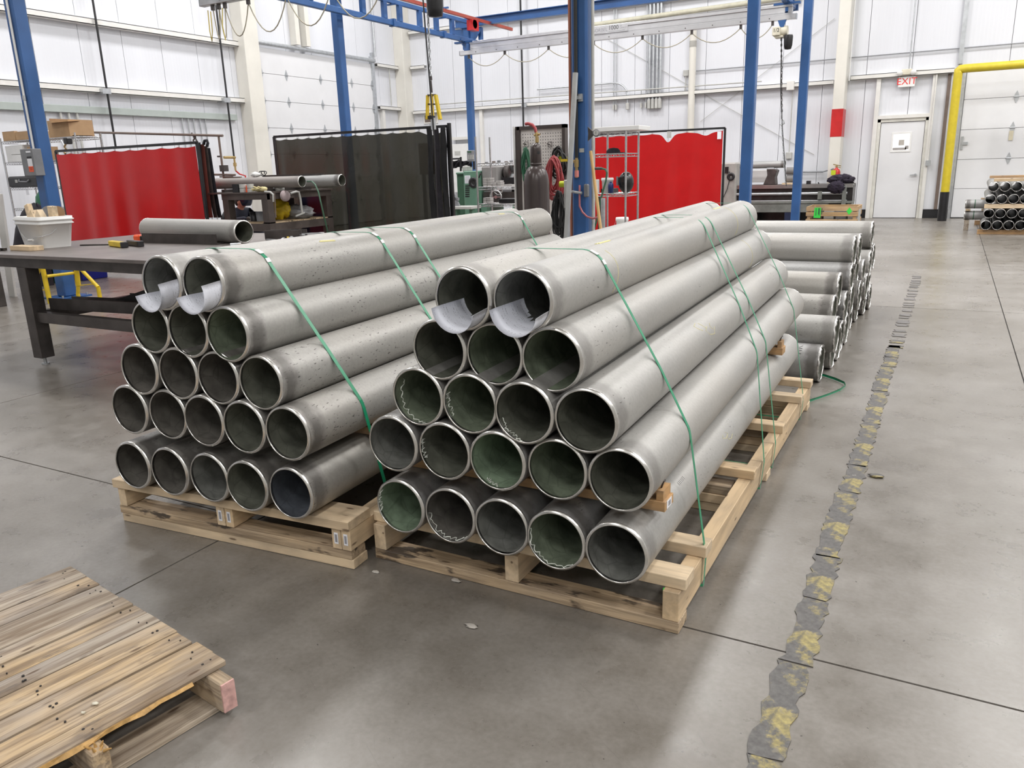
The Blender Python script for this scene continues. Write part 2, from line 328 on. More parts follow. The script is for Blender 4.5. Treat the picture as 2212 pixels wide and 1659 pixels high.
        return s.add(vs, [(i*a+j, (i+1)*a+j, (i+1)*a+(j+1) % a, i*a+(j+1) % a) for i in range(bb) for j in range(a)], True)
def frame(d):
    d = Vector(d).normalized(); u = Vector((0,0,1)) if abs(d.z) < 0.95 else Vector((1,0,0))
    a = d.cross(u).normalized(); return a, d.cross(a)
def wm(o):
    m = o.matrix_basis.copy()
    return wm(o.parent) @ o.matrix_parent_inverse @ m if o.parent else m
def mesh_of(name, mb, mats, bevel=0):
    me = bpy.data.meshes.new(name); me.from_pydata(mb.v, [], mb.f)
    mats = mats if isinstance(mats, (list, tuple)) else [mats]
    for x in mats: me.materials.append(x)
    me.polygons.foreach_set('material_index', mb.m); me.polygons.foreach_set('use_smooth', mb.sm); me.update()
    return me
def link(name, me, parent=None, M=None, bevel=0):
    o = bpy.data.objects.new(name, me); COL.objects.link(o)
    if M is not None: o.matrix_basis = M
    if parent: o.parent = parent; o.matrix_parent_inverse = wm(parent).inverted()
    if bevel:
        bv = o.modifiers.new('bevel', 'BEVEL'); bv.width = bevel; bv.segments = 1; bv.limit_method = 'ANGLE'
    return o
def part(name, mb, mats, parent=None, bevel=0, label=None):
    # geometry is given in world coordinates; the object's origin is moved to its centre so textures differ per piece
    c = Vector((sum(v[0] for v in mb.v), sum(v[1] for v in mb.v), sum(v[2] for v in mb.v)))/max(1, len(mb.v))
    mb.v = [(v[0]-c.x, v[1]-c.y, v[2]-c.z) for v in mb.v]
    o = link(name, mesh_of(name, mb, mats), parent, Matrix.Translation(c), bevel)
    if label: o['label'] = label
    return o
def tag(o, label, cat, group=None):
    o['label'] = label; o['category'] = cat
    if group: o['group'] = group
    return o
def thing(name, label, cat, loc, group=None, rotz=0):
    o = bpy.data.objects.new(name, None); COL.objects.link(o); o.empty_display_size = 0.1
    o.matrix_basis = Matrix.Translation(loc) @ Matrix.Rotation(rotz, 4, 'Z')
    return tag(o, label, cat, group)
def solo(name, mb, mats, label, cat, group=None, bevel=0): return tag(part(name, mb, mats, None, bevel), label, cat, group)
def struct(name, mb, mats, parent=None, bevel=0):
    o = part(name, mb, mats, parent, bevel)
    if not parent: o['kind'] = 'structure'
    return o
def sempty(name, loc=(0,0,0)):
    o = bpy.data.objects.new(name, None); COL.objects.link(o); o.location = loc; o['kind'] = 'structure'; return o
_bc = {}
def board(name, parent, c, dims, mat, rotz=0, R=None, bevel=0.002, jit=0.0):
    """lumber with its long side along local X so that the grain follows it; shared mesh per size"""
    key = (tuple(round(d, 3) for d in dims), mat.name)
    if key not in _bc:
        l, w, h = dims; _bc[key] = mesh_of('board', MB().box(-l/2, l/2, -w/2, w/2, -h/2, h/2), mat)
    M = Matrix.Translation(c) @ (R.to_4x4() if R else Matrix.Rotation(rotz, 4, 'Z'))
    return link(name, _bc[key], parent, M, bevel)
def box_b(x0, x1, y0, y1, z0, z1): return MB().box(x0, x1, y0, y1, z0, z1)
def text(name, s, M, size, mat, parent, extrude=0.0008, align='CENTER'):
    cu = bpy.data.curves.new(name, 'FONT'); cu.body = s; cu.size = size; cu.extrude = extrude; cu.align_x = align; cu.align_y = 'CENTER'
    tmp = bpy.data.objects.new(name, cu); COL.objects.link(tmp); dg = bpy.context.evaluated_depsgraph_get(); dg.update()
    me = bpy.data.meshes.new_from_object(tmp.evaluated_get(dg)); bpy.data.objects.remove(tmp); me.materials.clear(); me.materials.append(mat)
    return link(name, me, parent, M)
def facing(loc, right, up):
    r, u = Vector(right).normalized(), Vector(up).normalized(); n = r.cross(u)
    M = Matrix((r, u, n)).transposed().to_4x4(); M.translation = loc; return M
ORD = ['first', 'second', 'third', 'fourth', 'fifth', 'sixth', 'seventh', 'eighth', 'ninth', 'tenth', 'eleventh', 'twelfth']
# ================================================================== SETTING
XL, YB, ZC = -15.0, 20.9, 8.6
XR, YF = 13.0, -11.0
# floor: concrete slabs between sawn joints
fl = sempty('floor')
part('joint_bed', MB().box(XL, XR, YF, YB, -0.08, -0.006), JOINT, fl)
xs = [XL, -14.37, -11.39, -8.41, -5.43, -2.45, 0.53, 3.51, 6.49, 9.47, XR]; ys = [YF, -4.05, 2.16, 8.37, 14.58, YB]
for i in range(len(xs)-1):
    for j in range(len(ys)-1):
        g = 0.004; mb = MB().box(xs[i]+g, xs[i+1]-g, ys[j]+g, ys[j+1]-g, -0.07, 0.0)
        o = link('slab', mesh_of('slab', mb, FLOOR_M), fl)
# walls made of panels with recessed joints
def wall(name, axis, pos, a0, a1, seams, z1, holes=()):
    w = sempty(name)
    s = sorted([a0] + [x for x in seams if a0 < x < a1] + [a1]); t = 0.05
    for p, q in zip(s, s[1:]):
        segs = [(0.0, z1)]
        cuts = [(h0, h1) for (b0, b1, h0, h1) in holes if b0 < q-0.02 and b1 > p+0.02]
        for h0, h1 in cuts: segs = [x for (u, v) in segs for x in ((u, min(v, h0)), (max(u, h1), v)) if x[1]-x[0] > 0.01]
        for u, v in segs:
            if axis == 0: mb = MB().box(pos-t, pos, p+0.005, q-0.005, u, v)
            else: mb = MB().box(p+0.005, q-0.005, pos, pos+t, u, v)
            link('wall_panel', mesh_of('wall_panel', mb, WALL_M), w)
    if axis == 0: part('backing', MB().box(pos-0.14, pos-t, a0, a1, 0, z1), WALL_M, w)
    else: part('backing', MB().box(a0, a1, pos+t, pos+0.14, 0, z1), WALL_M, w)
    return w
D3 = (14.9, 19.37, 0, 4.42)
wl = wall('wall_left', 0, XL, YF, YB, [10.41 + 0.93*k for k in range(-23, 12)], ZC, [])
wb = wall('wall_back', 1, YB, XL, XR, [-10.38 + 0.933*k for k in range(-5, 26)], ZC, [])
struct('wall_right', MB().box(XR, XR+0.1, YF, YB, 0, ZC), LTGREY); struct('wall_front', MB().box(XL, XR, YF-0.1, YF, 0, ZC), LTGREY)
struct('ceiling', MB().box(XL, XR, YF, YB, ZC, ZC+0.1), TRIM_W)
tn = [0]
def trim(mb, mat, label=None, bevel=0):
    tn[0] += 1; o = struct('trim_%d' % tn[0], mb, mat, None, bevel)
    if label: o['label'] = label
    return o
def chan(x0, x1, y0, y1, z0, z1, side):   # a C-shaped wall girt: top flange, web lip and bottom flange
    m = MB()
    if side == 'L': m.box(x0, x1, y0, y1, z1-0.012, z1); m.box(x1-0.012, x1, y0, y1, z0, z1); m.box(x0, x1, y0, y1, z0, z0+0.012)
    else: m.box(x0, x1, y0, y1, z1-0.012, z1); m.box(x0, x1, y0, y0+0.012, z0, z1); m.box(x0, x1, y0, y1, z0, z0+0.012)
    return m
for z in (3.07, 4.31, 5.5):
    trim(chan(XL, XL+0.17, 2.0, 14.28, z, z+0.11, 'L'), TRIM_W)
for z in (3.17, 4.33): trim(chan(XL, XL+0.15, 19.5, 20.5, z, z+0.1, 'L'), TRIM_W)
for z, x0, x1 in ((3.06, -14.6, -2.66), (5.3, -14.6, -2.66), (4.33, -14.6, -14.1), (3.12, -2.3, -0.2)): trim(chan(x0, x1, YB-0.15, YB, z, z+0.1, 'B'), TRIM_W)
# building columns
trim(MB().box(XL, XL+0.36, 14.28, 14.74, 0, ZC), WHITE_STEEL, 'cream steel column beside the left roll door', 0.01)
trim(MB().box(XL, XL+0.34, YB-0.38, YB, 0, ZC), WHITE_STEEL, 'cream steel column in the far corner', 0.01)
cr = sempty('trim_30'); cr['label'] = 'cream column with a painted red band left of the exit door'
part('column_shaft', MB().box(-2.6, -2.36, 20.38, YB, 0, ZC), WHITE_STEEL, cr, 0.008)
part('red_band', MB().box(-2.604, -2.356, 20.376, YB-0.01, 1.88, 2.49), RED, cr)
for y in (16.25, 16.62): trim(MB().box(XL, XL+0.2, y-0.06, y+0.08, 4.56, ZC), WHITE_STEEL)
trim(MB().box(XL, XL+0.12, 19.62, 19.74, 0, 3.17), TRIM_W); trim(MB().box(XL, XL+0.1, 19.3, 19.42, 0, 4.6), ALU_TRIM)
trim(MB().box(-13.95, -13.85, YB-0.1, YB, 0, 3.06), TRIM_W); trim(MB().box(-12.3, -12.2, YB-0.1, YB, 0, 3.06), TRIM_W)
struct('baseboard_back', MB().box(-2.3, -1.74, YB-0.03, YB, 0, 0.2), BLACK); struct('baseboard_right', MB().box(-0.53, 0.02, YB-0.03, YB, 0, 0.2), BLACK)
trim(MB().box(-0.31, -0.24, YB-0.05, YB, 0.2, 3.12), FAN, 'brown edge strip beside the right roll door')
trim(MB().box(-0.15, -0.06, YB-0.08, YB, 3.3, ZC), ALU_TRIM, 'slotted metal trunk rising above the yellow guard')
# exit door
d1 = sempty('door_1')
leaf = part('door_leaf', MB().box(-1.57, -0.67, YB-0.045, YB-0.004, 0.01, 2.15), DOOR_W, d1, 0.003)
g = part('pane', MB().box(-1.29, -0.95, YB-0.052, YB-0.046, 1.53, 1.89), SNOW, leaf)
part('pane_frame', MB().box(-1.33, -1.29, YB-0.056, YB-0.044, 1.49, 1.93).box(-0.95, -0.91, YB-0.056, YB-0.044, 1.49, 1.93).box(-1.29, -0.95, YB-0.056, YB-0.044, 1.89, 1.93).box(-1.29, -0.95, YB-0.056, YB-0.044, 1.49, 1.53), WHITE, leaf)
part('notice', MB().box(-1.17, -1.055, YB-0.0545, YB-0.053, 1.64, 1.76), plain('beige_notice', (0.45, 0.42, 0.38), 0.7), leaf)
part('view_outside', MB().box(-1.285, -1.0, YB-0.0535, YB-0.0525, 1.535, 1.59).box(-1.03, -0.955, YB-0.0535, YB-0.0525, 1.55, 1.63), plain('far_buildings', (0.36, 0.34, 0.33), 0.8), leaf)
part('door_handle', MB().cyl((-0.76, YB-0.045, 0.98), (-0.76, YB-0.1, 0.98), 0.028, n=12).bar((-0.75, YB-0.1, 0.98), (-0.87, YB-0.1, 0.97), 0.02, 0.025), ALU_TRIM, leaf)
part('door_frame', MB().box(-1.65, -1.58, YB-0.07, YB, 0, 2.23).box(-0.66, -0.6, YB-0.07, YB, 0, 2.23).box(-1.65, -0.6, YB-0.07, YB, 2.16, 2.23), plain('door_frame_cream', (0.66, 0.65, 0.60), 0.45), d1, 0.003)
part('door_trim', MB().box(-1.74, -1.65, YB-0.1, YB, 0, 3.12).box(-0.6, -0.53, YB-0.1, YB, 0, 3.12).box(-1.65, -0.6, YB-0.1, YB, 2.23, 2.31), TRIM_W, d1, 0.003)
# roll-up doors
def rolldoor(name, axis, a0, a1, ztop, sec, hinges, edge):
    d = sempty(name); z = 0.02; k = 0
    while z < ztop-0.02:
        z1 = min(z+sec, ztop)
        mb = MB().box(XL, XL+0.05, a0, a1, z, z1-0.008) if axis == 0 else MB().box(a0, a1, YB-0.05, YB, z, z1-0.008)
        p = part('door_section', mb, DOOR_W, d, 0.004)
        if z1 < ztop-0.02:
            for h in hinges:
                dm = [(-0.055, 0), (0, -0.13), (0.055, 0), (0, 0.13)]
                M = facing((XL+0.05, h, z1), (0,1,0), (0,0,1)) if axis == 0 else facing((h, YB-0.05, z1), (1,0,0), (0,0,1))
                hb = MB().prism(dm, M, 0.012)
                kn = M @ Vector((0,0,0.02)); ax = Vector((0,1,0)) if axis == 0 else Vector((1,0,0))
                hb.cyl(kn-ax*0.05, kn+ax*0.05, 0.014, n=8)
                part('hinge', hb, ALU_TRIM, d)
        z = z1
    part('bottom_seal', MB().box(XL, XL+0.05, a0, a1, 0, 0.02) if axis == 0 else MB().box(a0, a1, YB-0.05, YB, 0, 0.02), BLACKR, d)
    if axis == 0:
        part('track', MB().box(XL, XL+0.09, a0-0.1, a0-0.04, 0, ztop+0.1).box(XL, XL+0.09, a1+0.01, a1+0.07, 0, ztop+0.3), ALU_TRIM, d)
        part('torsion_bar', MB().cyl((XL+0.12, a0-0.1, ztop+0.08), (XL+0.12, a1+0.06, ztop+0.08), 0.05, n=14), ALU_TRIM, d)
    else:
        part('track', MB().box(a0-0.07, a0-0.01, YB-0.09, YB, 0, ztop), ALU_TRIM, d)
    return d
rd = rolldoor('door_3', 0, 14.96, 19.34, 4.4, 0.632, (15.02, 15.86, 17.12, 18.39, 19.28), 0)
rr = rolldoor('door_2', 1, 0.05, 3.7, 3.15, 0.634, (1.03, 2.0, 3.0), 1)
part('door_card', MB().box(0.98, 1.06, YB-0.07, YB-0.062, 1.66, 1.86), plain('buff_card', (0.6, 0.55, 0.42), 0.7), rr)
part('slide_bolt', MB().box(0.1, 0.22, YB-0.08, YB-0.05, 1.6, 1.66).box(0.08, 0.13, YB-0.07, YB-0.05, 1.5, 1.78), ALU_TRIM, rr)
# yellow door guard
yg = thing('door_guard', 'yellow pipe guard with black foot framing the right roll door', 'guard', (-0.115, 20.0, 0))
part('post', MB().cyl((-0.115, 20, 0.62), (-0.115, 20, 3.05), 0.085, n=24), YELLOW_BOLLARD, yg)
part('post', MB().cyl((3.9, 20, 0.62), (3.9, 20, 3.05), 0.085, n=24), YELLOW_BOLLARD, yg)
part('black_foot', MB().cyl((-0.115, 20, 0.0), (-0.115, 20, 0.62), 0.092, n=24), BLACK, yg); part('black_foot', MB().cyl((3.9, 20, 0.0), (3.9, 20, 0.62), 0.092, n=24), BLACK, yg)
part('cross_pipe', MB().path([(-0.115, 20, 3.03), (-0.115, 20, 3.10), (-0.09, 20, 3.12), (0.0, 20, 3.125), (3.8, 20, 3.125), (3.9, 20, 3.1), (3.9, 20, 3.03)], 0.085, 20), YELLOW_BOLLARD, yg)
# exit sign and emergency lamp
ex = thing('exit_sign', 'white exit sign with red letters above the exit door', 'sign', (-1.12, YB-0.12, 2.9))
part('sign_board', MB().box(-1.29, -0.95, YB-0.13, YB-0.1, 2.895, 3.125), WHITE, ex, 0.006)
text('lettering', 'EXIT', facing((-1.12, YB-0.1315, 3.01), (1,0,0), (0,0,1)), 0.2, REDINK, ex)
part('lamp_housing', MB().box(-1.24, -1.03, YB-0.19, YB-0.06, 3.15, 3.27), CREAM, ex, 0.01)
for x in (-1.28, -0.99):
    lh = part('lamp_head', MB().rings([(0.0, 0), (0.045, 0.0), (0.062, 0.06), (0.062, 0.075), (0.0, 0.07)], (x, YB-0.15, 3.2), (0.1 if x < -1.1 else -0.1, -1, -0.25), 16), WHITE, ex)
# conduit over the exit door
def pipe_thing(name, pts, r, mat, label, group=None, n=8, cat='conduit'): return solo(name, MB().path(pts, r, n), mat, label, cat, group)
def bend(a, c, b, k=5, f=0.5):
    a, c, b = Vector(a), Vector(c), Vector(b); d1 = (a-c); d2 = (b-c); L = f*min(d1.length, d2.length); p, q = c+d1.normalized()*L, c+d2.normalized()*L
    return [a] + [(p*(1-t)**2 + c*2*t*(1-t) + q*t*t) for t in [i/k for i in range(k+1)]] + [b]
cj = thing('conduit', 'white conduit bending down to a switch box right of the exit door', 'conduit', (-0.5, YB-0.11, 0))
part('tube', MB().path(bend((-1.0, YB-0.12, 3.24), (-0.53, YB-0.12, 3.22), (-0.53, YB-0.12, 1.28), 6, 0.3), 0.016, 8), TRIM_W, cj)
part('switch_box', MB().box(-0.57, -0.47, YB-0.16, YB-0.1, 1.17, 1.29), ALU_TRIM, cj, 0.004)
pipe_thing('conduit', [(-1.1, YB-0.1, 3.27), (-1.1, YB-0.1, ZC)], 0.014, ALU_TRIM, 'thin conduit rising straight up from the exit sign')
pipe_thing('conduit', [(-5.94, YB-0.05, 3.62), (1.2, YB-0.05, 3.62)], 0.013, LINE_GREY, 'long thin dark conduit crossing the back wall above the exit sign')
pipe_thing('conduit', [(-2.31, YB-0.3, 3.1), (-2.31, YB-0.3, ZC)], 0.014, WHITE, 'white conduit clipped to the right side of the red-banded column')
# back-wall conduits and pipes
for i, x in enumerate((-7.15, -7.05, -6.95, -6.86)):
    c = thing('conduit', '%s of the four thick bright conduits dropping down the back wall' % ['first from left', 'second from left', 'third from left', 'rightmost'][i], 'conduit', (x, YB-0.1, 2.8), 'four thick conduits')
    part('tube', MB().cyl((x, YB-0.1, 3.0), (x, YB-0.1, 5.7), 0.032, n=12), ALU_TRIM, c); part('coupling', MB().cyl((x, YB-0.1, 3.95), (x, YB-0.1, 4.3), 0.037, n=12), ALU_TRIM, c)
    part('elbow_box', MB().box(x-0.04, x+0.04, YB-0.14, YB-0.03, 2.78, 3.03), LTGREY, c, 0.015)
for x, lb in ((-8.14, 'leftmost of the thin conduits on the back wall'), (-8.07, 'second thin conduit from left on the back wall'), (-7.24, 'thin conduit beside the four thick conduits, nearest them'), (-7.37, 'short thin conduit left of the four thick conduits')):
    c = thing('conduit', lb, 'conduit', (x, YB-0.08, 2.8), 'thin back wall conduits')
    part('tube', MB().cyl((x, YB-0.08, 2.9), (x, YB-0.08, 3.25 if x == -7.37 else 5.4), 0.013, n=8), ALU_TRIM, c); part('elbow_box', MB().box(x-0.022, x+0.022, YB-0.11, YB-0.03, 2.82, 2.95), LTGREY, c)
c = thing('conduit', 'conduit running left and curving down to an elbow on the back wall', 'conduit', (-7.75, YB-0.1, 2.8))
part('tube', MB().path(bend((-10.4, YB-0.1, 3.49), (-7.74, YB-0.1, 3.49), (-7.74, YB-0.1, 2.95), 8, 0.8), 0.022, 8), ALU_TRIM, c); part('elbow_box', MB().box(-7.78, -7.7, YB-0.13, YB-0.03, 2.8, 2.97), LTGREY, c, 0.01)
pipe_thing('conduit', [(-14.1, YB-0.13, 3.3), (-4.3, YB-0.13, 3.25)], 0.016, LTGREY, 'long grey conduit lying along the back wall girt')
wp = thing('drain_pipe', 'thick white vertical pipe against the back wall', 'pipe', (-6.02, YB-0.12, 0))
part('pipe_body', MB().cyl((-6.02, YB-0.12, 0), (-6.02, YB-0.12, 4.9), 0.085, n=18), WHITE_STEEL, wp); part('collar', MB().cyl((-6.02, YB-0.12, 4.18), (-6.02, YB-0.12, 4.32), 0.09, n=18), plain('grey_collar', (0.4, 0.39, 0.36), 0.6), wp)
solo('drain_pipe', MB().cyl((-9.3, YB-0.14, 4.95), (-3.5, YB-0.14, 5.05), 0.06, n=14), plain('aged_cream', (0.55, 0.53, 0.42), 0.6), 'aged cream pipe running level high on the back wall', 'pipe')
jb = thing('junction_box', 'small pale square box left of the thick white pipe', 'box', (-6.2, YB-0.06, 3.5))
part('box', MB().box(-6.27, -6.13, YB-0.08, YB, 3.52, 3.66), LTGREY, jb, 0.006); part('drop', MB().cyl((-6.2, YB-0.05, 3.52), (-6.22, YB-0.05, 3.1), 0.012), LTGREY, jb)
pipe_thing('brace_rod', [(-8.6, YB-0.03, 4.75), (-5.2, YB-0.03, 2.75), (-3.0, YB-0.03, 1.5)], 0.006, LTGREY, 'thin brace rod slanting down to the right across the back wall', cat='rod')
pipe_thing('brace_rod', [(-2.75, YB-0.03, 4.5), (-5.8, YB-0.03, 2.4)], 0.005, LTGREY, 'thin brace rod slanting down to the left behind the hoist', cat='rod')
vt = thing('wall_vent', 'small brown vent behind the yellow lifting clamp', 'vent', (-14.05, YB-0.03, 2.8))
part('vent_frame', MB().box(-14.3, -13.8, YB-0.03, YB, 2.78, 3.06), TRIM_W, vt); part('grille', MB().box(-14.26, -13.84, YB-0.034, YB-0.02, 2.82, 3.02), FAN, vt)
jb = thing('junction_box', 'pale box on the girt behind the half-ton hoist chain', 'box', (-3.5, YB-0.1, 3.0)); p_ = at(1708, 185, 1, YB-0.17)
part('box', MB().box(p_.x-0.09, p_.x+0.08, YB-0.2, YB-0.1, p_.z-0.1, p_.z+0.1), TRIM_W, jb, 0.006)
ow = thing('outlet_box', 'small grey outlet box hanging on a conduit behind the hoist chain', 'box', (-3.4, YB-0.05, 1.3)); p_ = at(1704, 336, 1, YB-0.05)
part('box', MB().box(p_.x-0.07, p_.x+0.07, YB-0.08, YB, p_.z-0.08, p_.z+0.08), LTGREY, ow, 0.01); part('tube', MB().cyl((p_.x, YB-0.05, p_.z+0.08), (p_.x, YB-0.05, 3.06), 0.012), LTGREY, ow)
# left-wall trunking, conduits, black drop pipes
dk = solo('trunking', MB().box(XL+0.004, XL+0.1, 2.5, 14.06, 2.68, 2.81), DUCT, 'long grey-green cable trunk on the left wall above the red curtain', 'trunk', None, 0.004)
for i, cx in enumerate((1558, 1608, 1655, 1708, 1755)):
    p_ = at(cx/3.95, 1060/3.95, 0, XL+0.05); solo('conduit', MB().cyl((XL+0.05, p_.y, 0.3), (XL+0.05, p_.y, 2.68), 0.016), ALU_TRIM, 'bright thin conduit under the trunk, %s of the right-hand five' % ORD[i], 'conduit', 'five conduits under the trunk')
for i, cx in enumerate((520, 590, 660)):
    p_ = at(cx/3.95, 1000/3.95, 0, XL+0.06); solo('conduit', MB().cyl((XL+0.06, p_.y, 0.3), (XL+0.06, p_.y, 2.68), 0.024), LTGREY, 'thick grey conduit above the open carton, %s from left' % ORD[i], 'conduit', 'three conduits over the carton')
def drop(a, b, X, label):
    p, q = at(a[0], a[1], 0, X), at(b[0], b[1], 0, X); t = thing('drop_pipe', label, 'pipe', (X, p.y, q.z))
    part('pipe_body', MB().cyl((X, p.y, q.z), (X, p.y, ZC), 0.021), BLACK, t)
    part('bracket', MB().box(X-0.2, X+0.04, p.y-0.12, p.y+0.06, 3.05, 3.15), ALU_TRIM, t); return t, p, q
drop((230, 190), (254, 318), XL+0.22, 'black vertical drop pipe on the left wall above the red curtain')
t, p, q = drop((483, 150), (504, 340), XL+0.22, 'black vertical drop pipe ending in a valve beside the cream column')
part('valve', MB().cyl((XL+0.22, p.y-0.3, q.z), (XL+0.22, p.y+0.03, q.z), 0.03).cyl((XL+0.22, p.y, q.z), (XL+0.22, p.y, q.z-0.3), 0.022).cyl((XL+0.22, p.y, q.z-0.12), (XL+0.22, p.y, q.z-0.2), 0.04), BRASS, t)
part('red_hose', MB().path([(XL+0.22, p.y, q.z-0.3), (XL+0.25, p.y+0.08, q.z-0.38), (XL+0.3, p.y+0.2, q.z-0.42), (XL+0.3, p.y+0.22, q.z-0.65), (XL+0.4, p.y-0.05, q.z-1.1)], 0.018), RED, t)
p = at(1129, 200, 1, YB-0.2); q = at(1130, 265, 1, YB-0.2); t = thing('drop_pipe', 'black vertical drop pipe on the back wall above the pegboard', 'pipe', (p.x, YB-0.2, 2)); part('pipe_body', MB().cyl((p.x, YB-0.2, 1.2), (p.x, YB-0.2, ZC), 0.026), BLACK, t); part('bracket', MB().box(p.x-0.05, p.x+0.1, YB-0.2, YB-0.1, 3.04, 3.14), ALU_TRIM, t)
pipe_thing('conduit', [(XL+0.12, 19.45, 4.6), (XL+0.12, 19.45, ZC)], 0.035, ALU_TRIM, 'thick galvanised conduit rising at the right edge of the left roll door')
pipe_thing('conduit', bend((XL+0.1, 19.5, 4.42), (XL+0.1, 20.1, 4.42), (XL+0.1, 20.1, 3.3), 5, 0.3), 0.018, LTGREY, 'grey conduit curving down near the far corner column')
# ------------------------------------------------------------------ floor tape (worn) and small bits on the floor
tp = MB(); rnd = random.Random(3)
def tape_run(y0, y1, xa, xb, step, rag, mb):
    ysr = [y0 + i*step for i in range(int((y1-y0)/step)+1)]
    L, R = [], []
    for y in ysr:
        L.append((xa + rnd.uniform(-rag, rag), y + rnd.uniform(-0.3, 0.3)*step, 0.0035)); R.append((xb + rnd.uniform(-rag, rag), y + rnd.uniform(-0.3, 0.3)*step, 0.0035))
    n = len(ysr); vs = L + R + [(x, y, 0.0004) for x, y, z in L] + [(x, y, 0.0004) for x, y, z in R]
    fs = []
    for i in range(n-1):
        fs += [(i, n+i, n+i+1, i+1), (i+1, 2*n+i+1, 2*n+i, i), (n+i, 3*n+i, 3*n+i+1, n+i+1)]
    mb.add(vs, fs)
t = thing('aisle_tape', 'worn yellow and grey aisle tape peeling along the right floor', 'tape', (-0.26, 3, 0))
yy = 0.75
while yy < 6.4:
    ln = rnd.uniform(0.28, 0.75); mb = MB(); dx = rnd.uniform(-0.008, 0.008)
    tape_run(yy, yy+ln, -0.303+dx, -0.219+dx, 0.03, 0.010, mb); part('tape_piece', mb, TAPE_M, t); yy += ln + rnd.uniform(-0.03, 0.012)
yy = 6.5
while yy < 10.6:
    ln = rnd.uniform(0.06, 0.3) if yy < 7.6 else rnd.uniform(0.05, 0.14); mb = MB(); tape_run(yy, yy+ln, -0.30, -0.21, 0.03, 0.012, mb); part('tape_piece', mb, DKTAPE if (yy > 6.9) else TAPE_M, t); yy += ln + rnd.uniform(0.02, 0.16)
for i, (px, py, s, lb) in enumerate(((812, 1236, 0.016, 'pale lump of debris on floor before the gap between pallets'), (1018, 1354, 0.022, 'largest pale debris flake on the floor before the right pallet'), (985, 1255, 0.02, 'thin flat debris flake beside the right pallet front'), (1893, 1030, 0.035, 'torn scrap of tape beside the yellow aisle tape'), (1845, 1028, 0.012, 'tiny crumb on floor left of aisle tape'))):
    p = at(px, py, 2, 0); mb = MB().blob((p.x, p.y, s*0.16), (s, s*0.6, s*0.16), i, (8, 5), 0.35); solo('debris', mb, TAPE_M if i == 3 else BONE, lb, 'debris')
# ================================================================== PIPE STACKS
def tube_mesh(name, r, wall_t, L, n=48, chamfer=0.004):
    """pipe along +Y from y=0; slot 0 outside, slot 1 inside"""
    mb = MB(); c, ax = (0,0,0), (0,1,0); e = 0.012
    mb.rings([(r, e), (r, L*0.33), (r, L*0.66), (r, L-e)], c, ax, n)
    mb.mi = 1; mb.rings([(r-wall_t, L-0.002), (r-wall_t, L*0.5), (r-wall_t, 0.12), (r-wall_t, 0.002)], c, ax, n)
    return mb
def rim_mesh(r, wall_t, y0, s, n=48, jag=0, seed=0):
    """machined bevel end: outer land, bevel, flat face, inner edge"""
    e = 0.012*s; ri = r-wall_t
    prof = [(r, y0+e), (r+0.0008, y0+e*0.9), (r+0.0008, y0+e*0.55), (r-0.0022, y0+e*0.42), (ri+0.0028, y0), (ri, y0+0.001*s), (ri, y0+e)]
    mb = MB().rings(prof, (0,0,0), (0,1,0), n, True)
    if jag:
        rd_ = random.Random(seed); off = [rd_.uniform(0, jag) for _ in range(n)]
        mb.v = [(v[0]*(1+off[i % n]*0.6), v[1] - s*off[i % n]*(1 if 1 <= i//n <= 5 else 0), v[2]*(1+off[i % n]*0.6)) for i, v in enumerate(mb.v)]
    return mb
_pm = {}
def make_pipe(loc, yaw, L, r, wt, outm, inm, label, group, tilt=0.0, rimm=None, jag=0, name='steel_pipe', n=48):
    key = (round(L, 3), round(r, 4), jag, n)
    if key not in _pm:
        me = mesh_of('pipe_wall', tube_mesh('pipe', r, wt, L, n), [PIPE_A, IN_OLIVE])
        _pm[key] = (me, mesh_of('machined_end', rim_mesh(r, wt, 0, 1, n, jag, 1), RIM), mesh_of('machined_end', rim_mesh(r, wt, L, -1, n, jag, 2), RIM))
    me, e0, e1 = _pm[key]
    M = Matrix.Translation(loc) @ Matrix.Rotation(yaw, 4, 'Z') @ Matrix.Rotation(tilt, 4, 'X') @ Matrix.Rotation(random.uniform(0, 6), 4, 'Y')
    o = link(name, me, None, M); tag(o, label, 'pipe', group)
    for i, mm in enumerate((outm, inm)): o.material_slots[i].link = 'OBJECT'; o.material_slots[i].material = mm
    for em in (e0, e1):
        e = link('machined_end', em, o, M)
        if rimm: e.material_slots[0].link = 'OBJECT'; e.material_slots[0].material = rimm
    return o
def wet_edge(o, M, ri, a0, a1, d0, d1, seed, r=0.0016):
    rd_ = random.Random(seed); n = 26; pts = []; d = d0
    for i in range(n):
        t = i/(n-1); a = math.radians(a0+(a1-a0)*t); d = d0+(d1-d0)*t + rd_.uniform(-0.012, 0.012); d = max(0.004, d)
        pts.append(M @ Vector((math.cos(a)*(ri-0.0006), d, math.sin(a)*(ri-0.0006))))
    part('wet_edge', MB().path(pts, [r*rd_.uniform(0.4, 1.6) for _ in pts], 5), WETEDGE, o)
ROWN = ['bottom row', 'second row up', 'third row up', 'fourth row up', 'top row']
PR, PT, PL = 0.1000, 0.0085, 2.93
RS = [(0.282, -1.580, 0.2010, 5, 2.025), (0.517, -1.583, 0.2035, 5, 2.02), (0.692, -1.475, 0.2020, 4, 2.01), (0.857, -1.384, 0.1970, 3, 2.035), (1.027, -1.285, 0.2000, 2, 2.035)]
R_IN = [[IN_GREEN2, IN_BROWN, IN_GREY, IN_GREEN, IN_GREY], [IN_GREY, IN_OLIVE, IN_GREEN2, IN_GREEN, IN_OLIVE], [IN_GREEN, IN_GREEN, IN_OLIVE, IN_OLIVE], [IN_OLIVE, IN_GREEN, IN_GREEN], [IN_OLIVE, IN_GREY]]
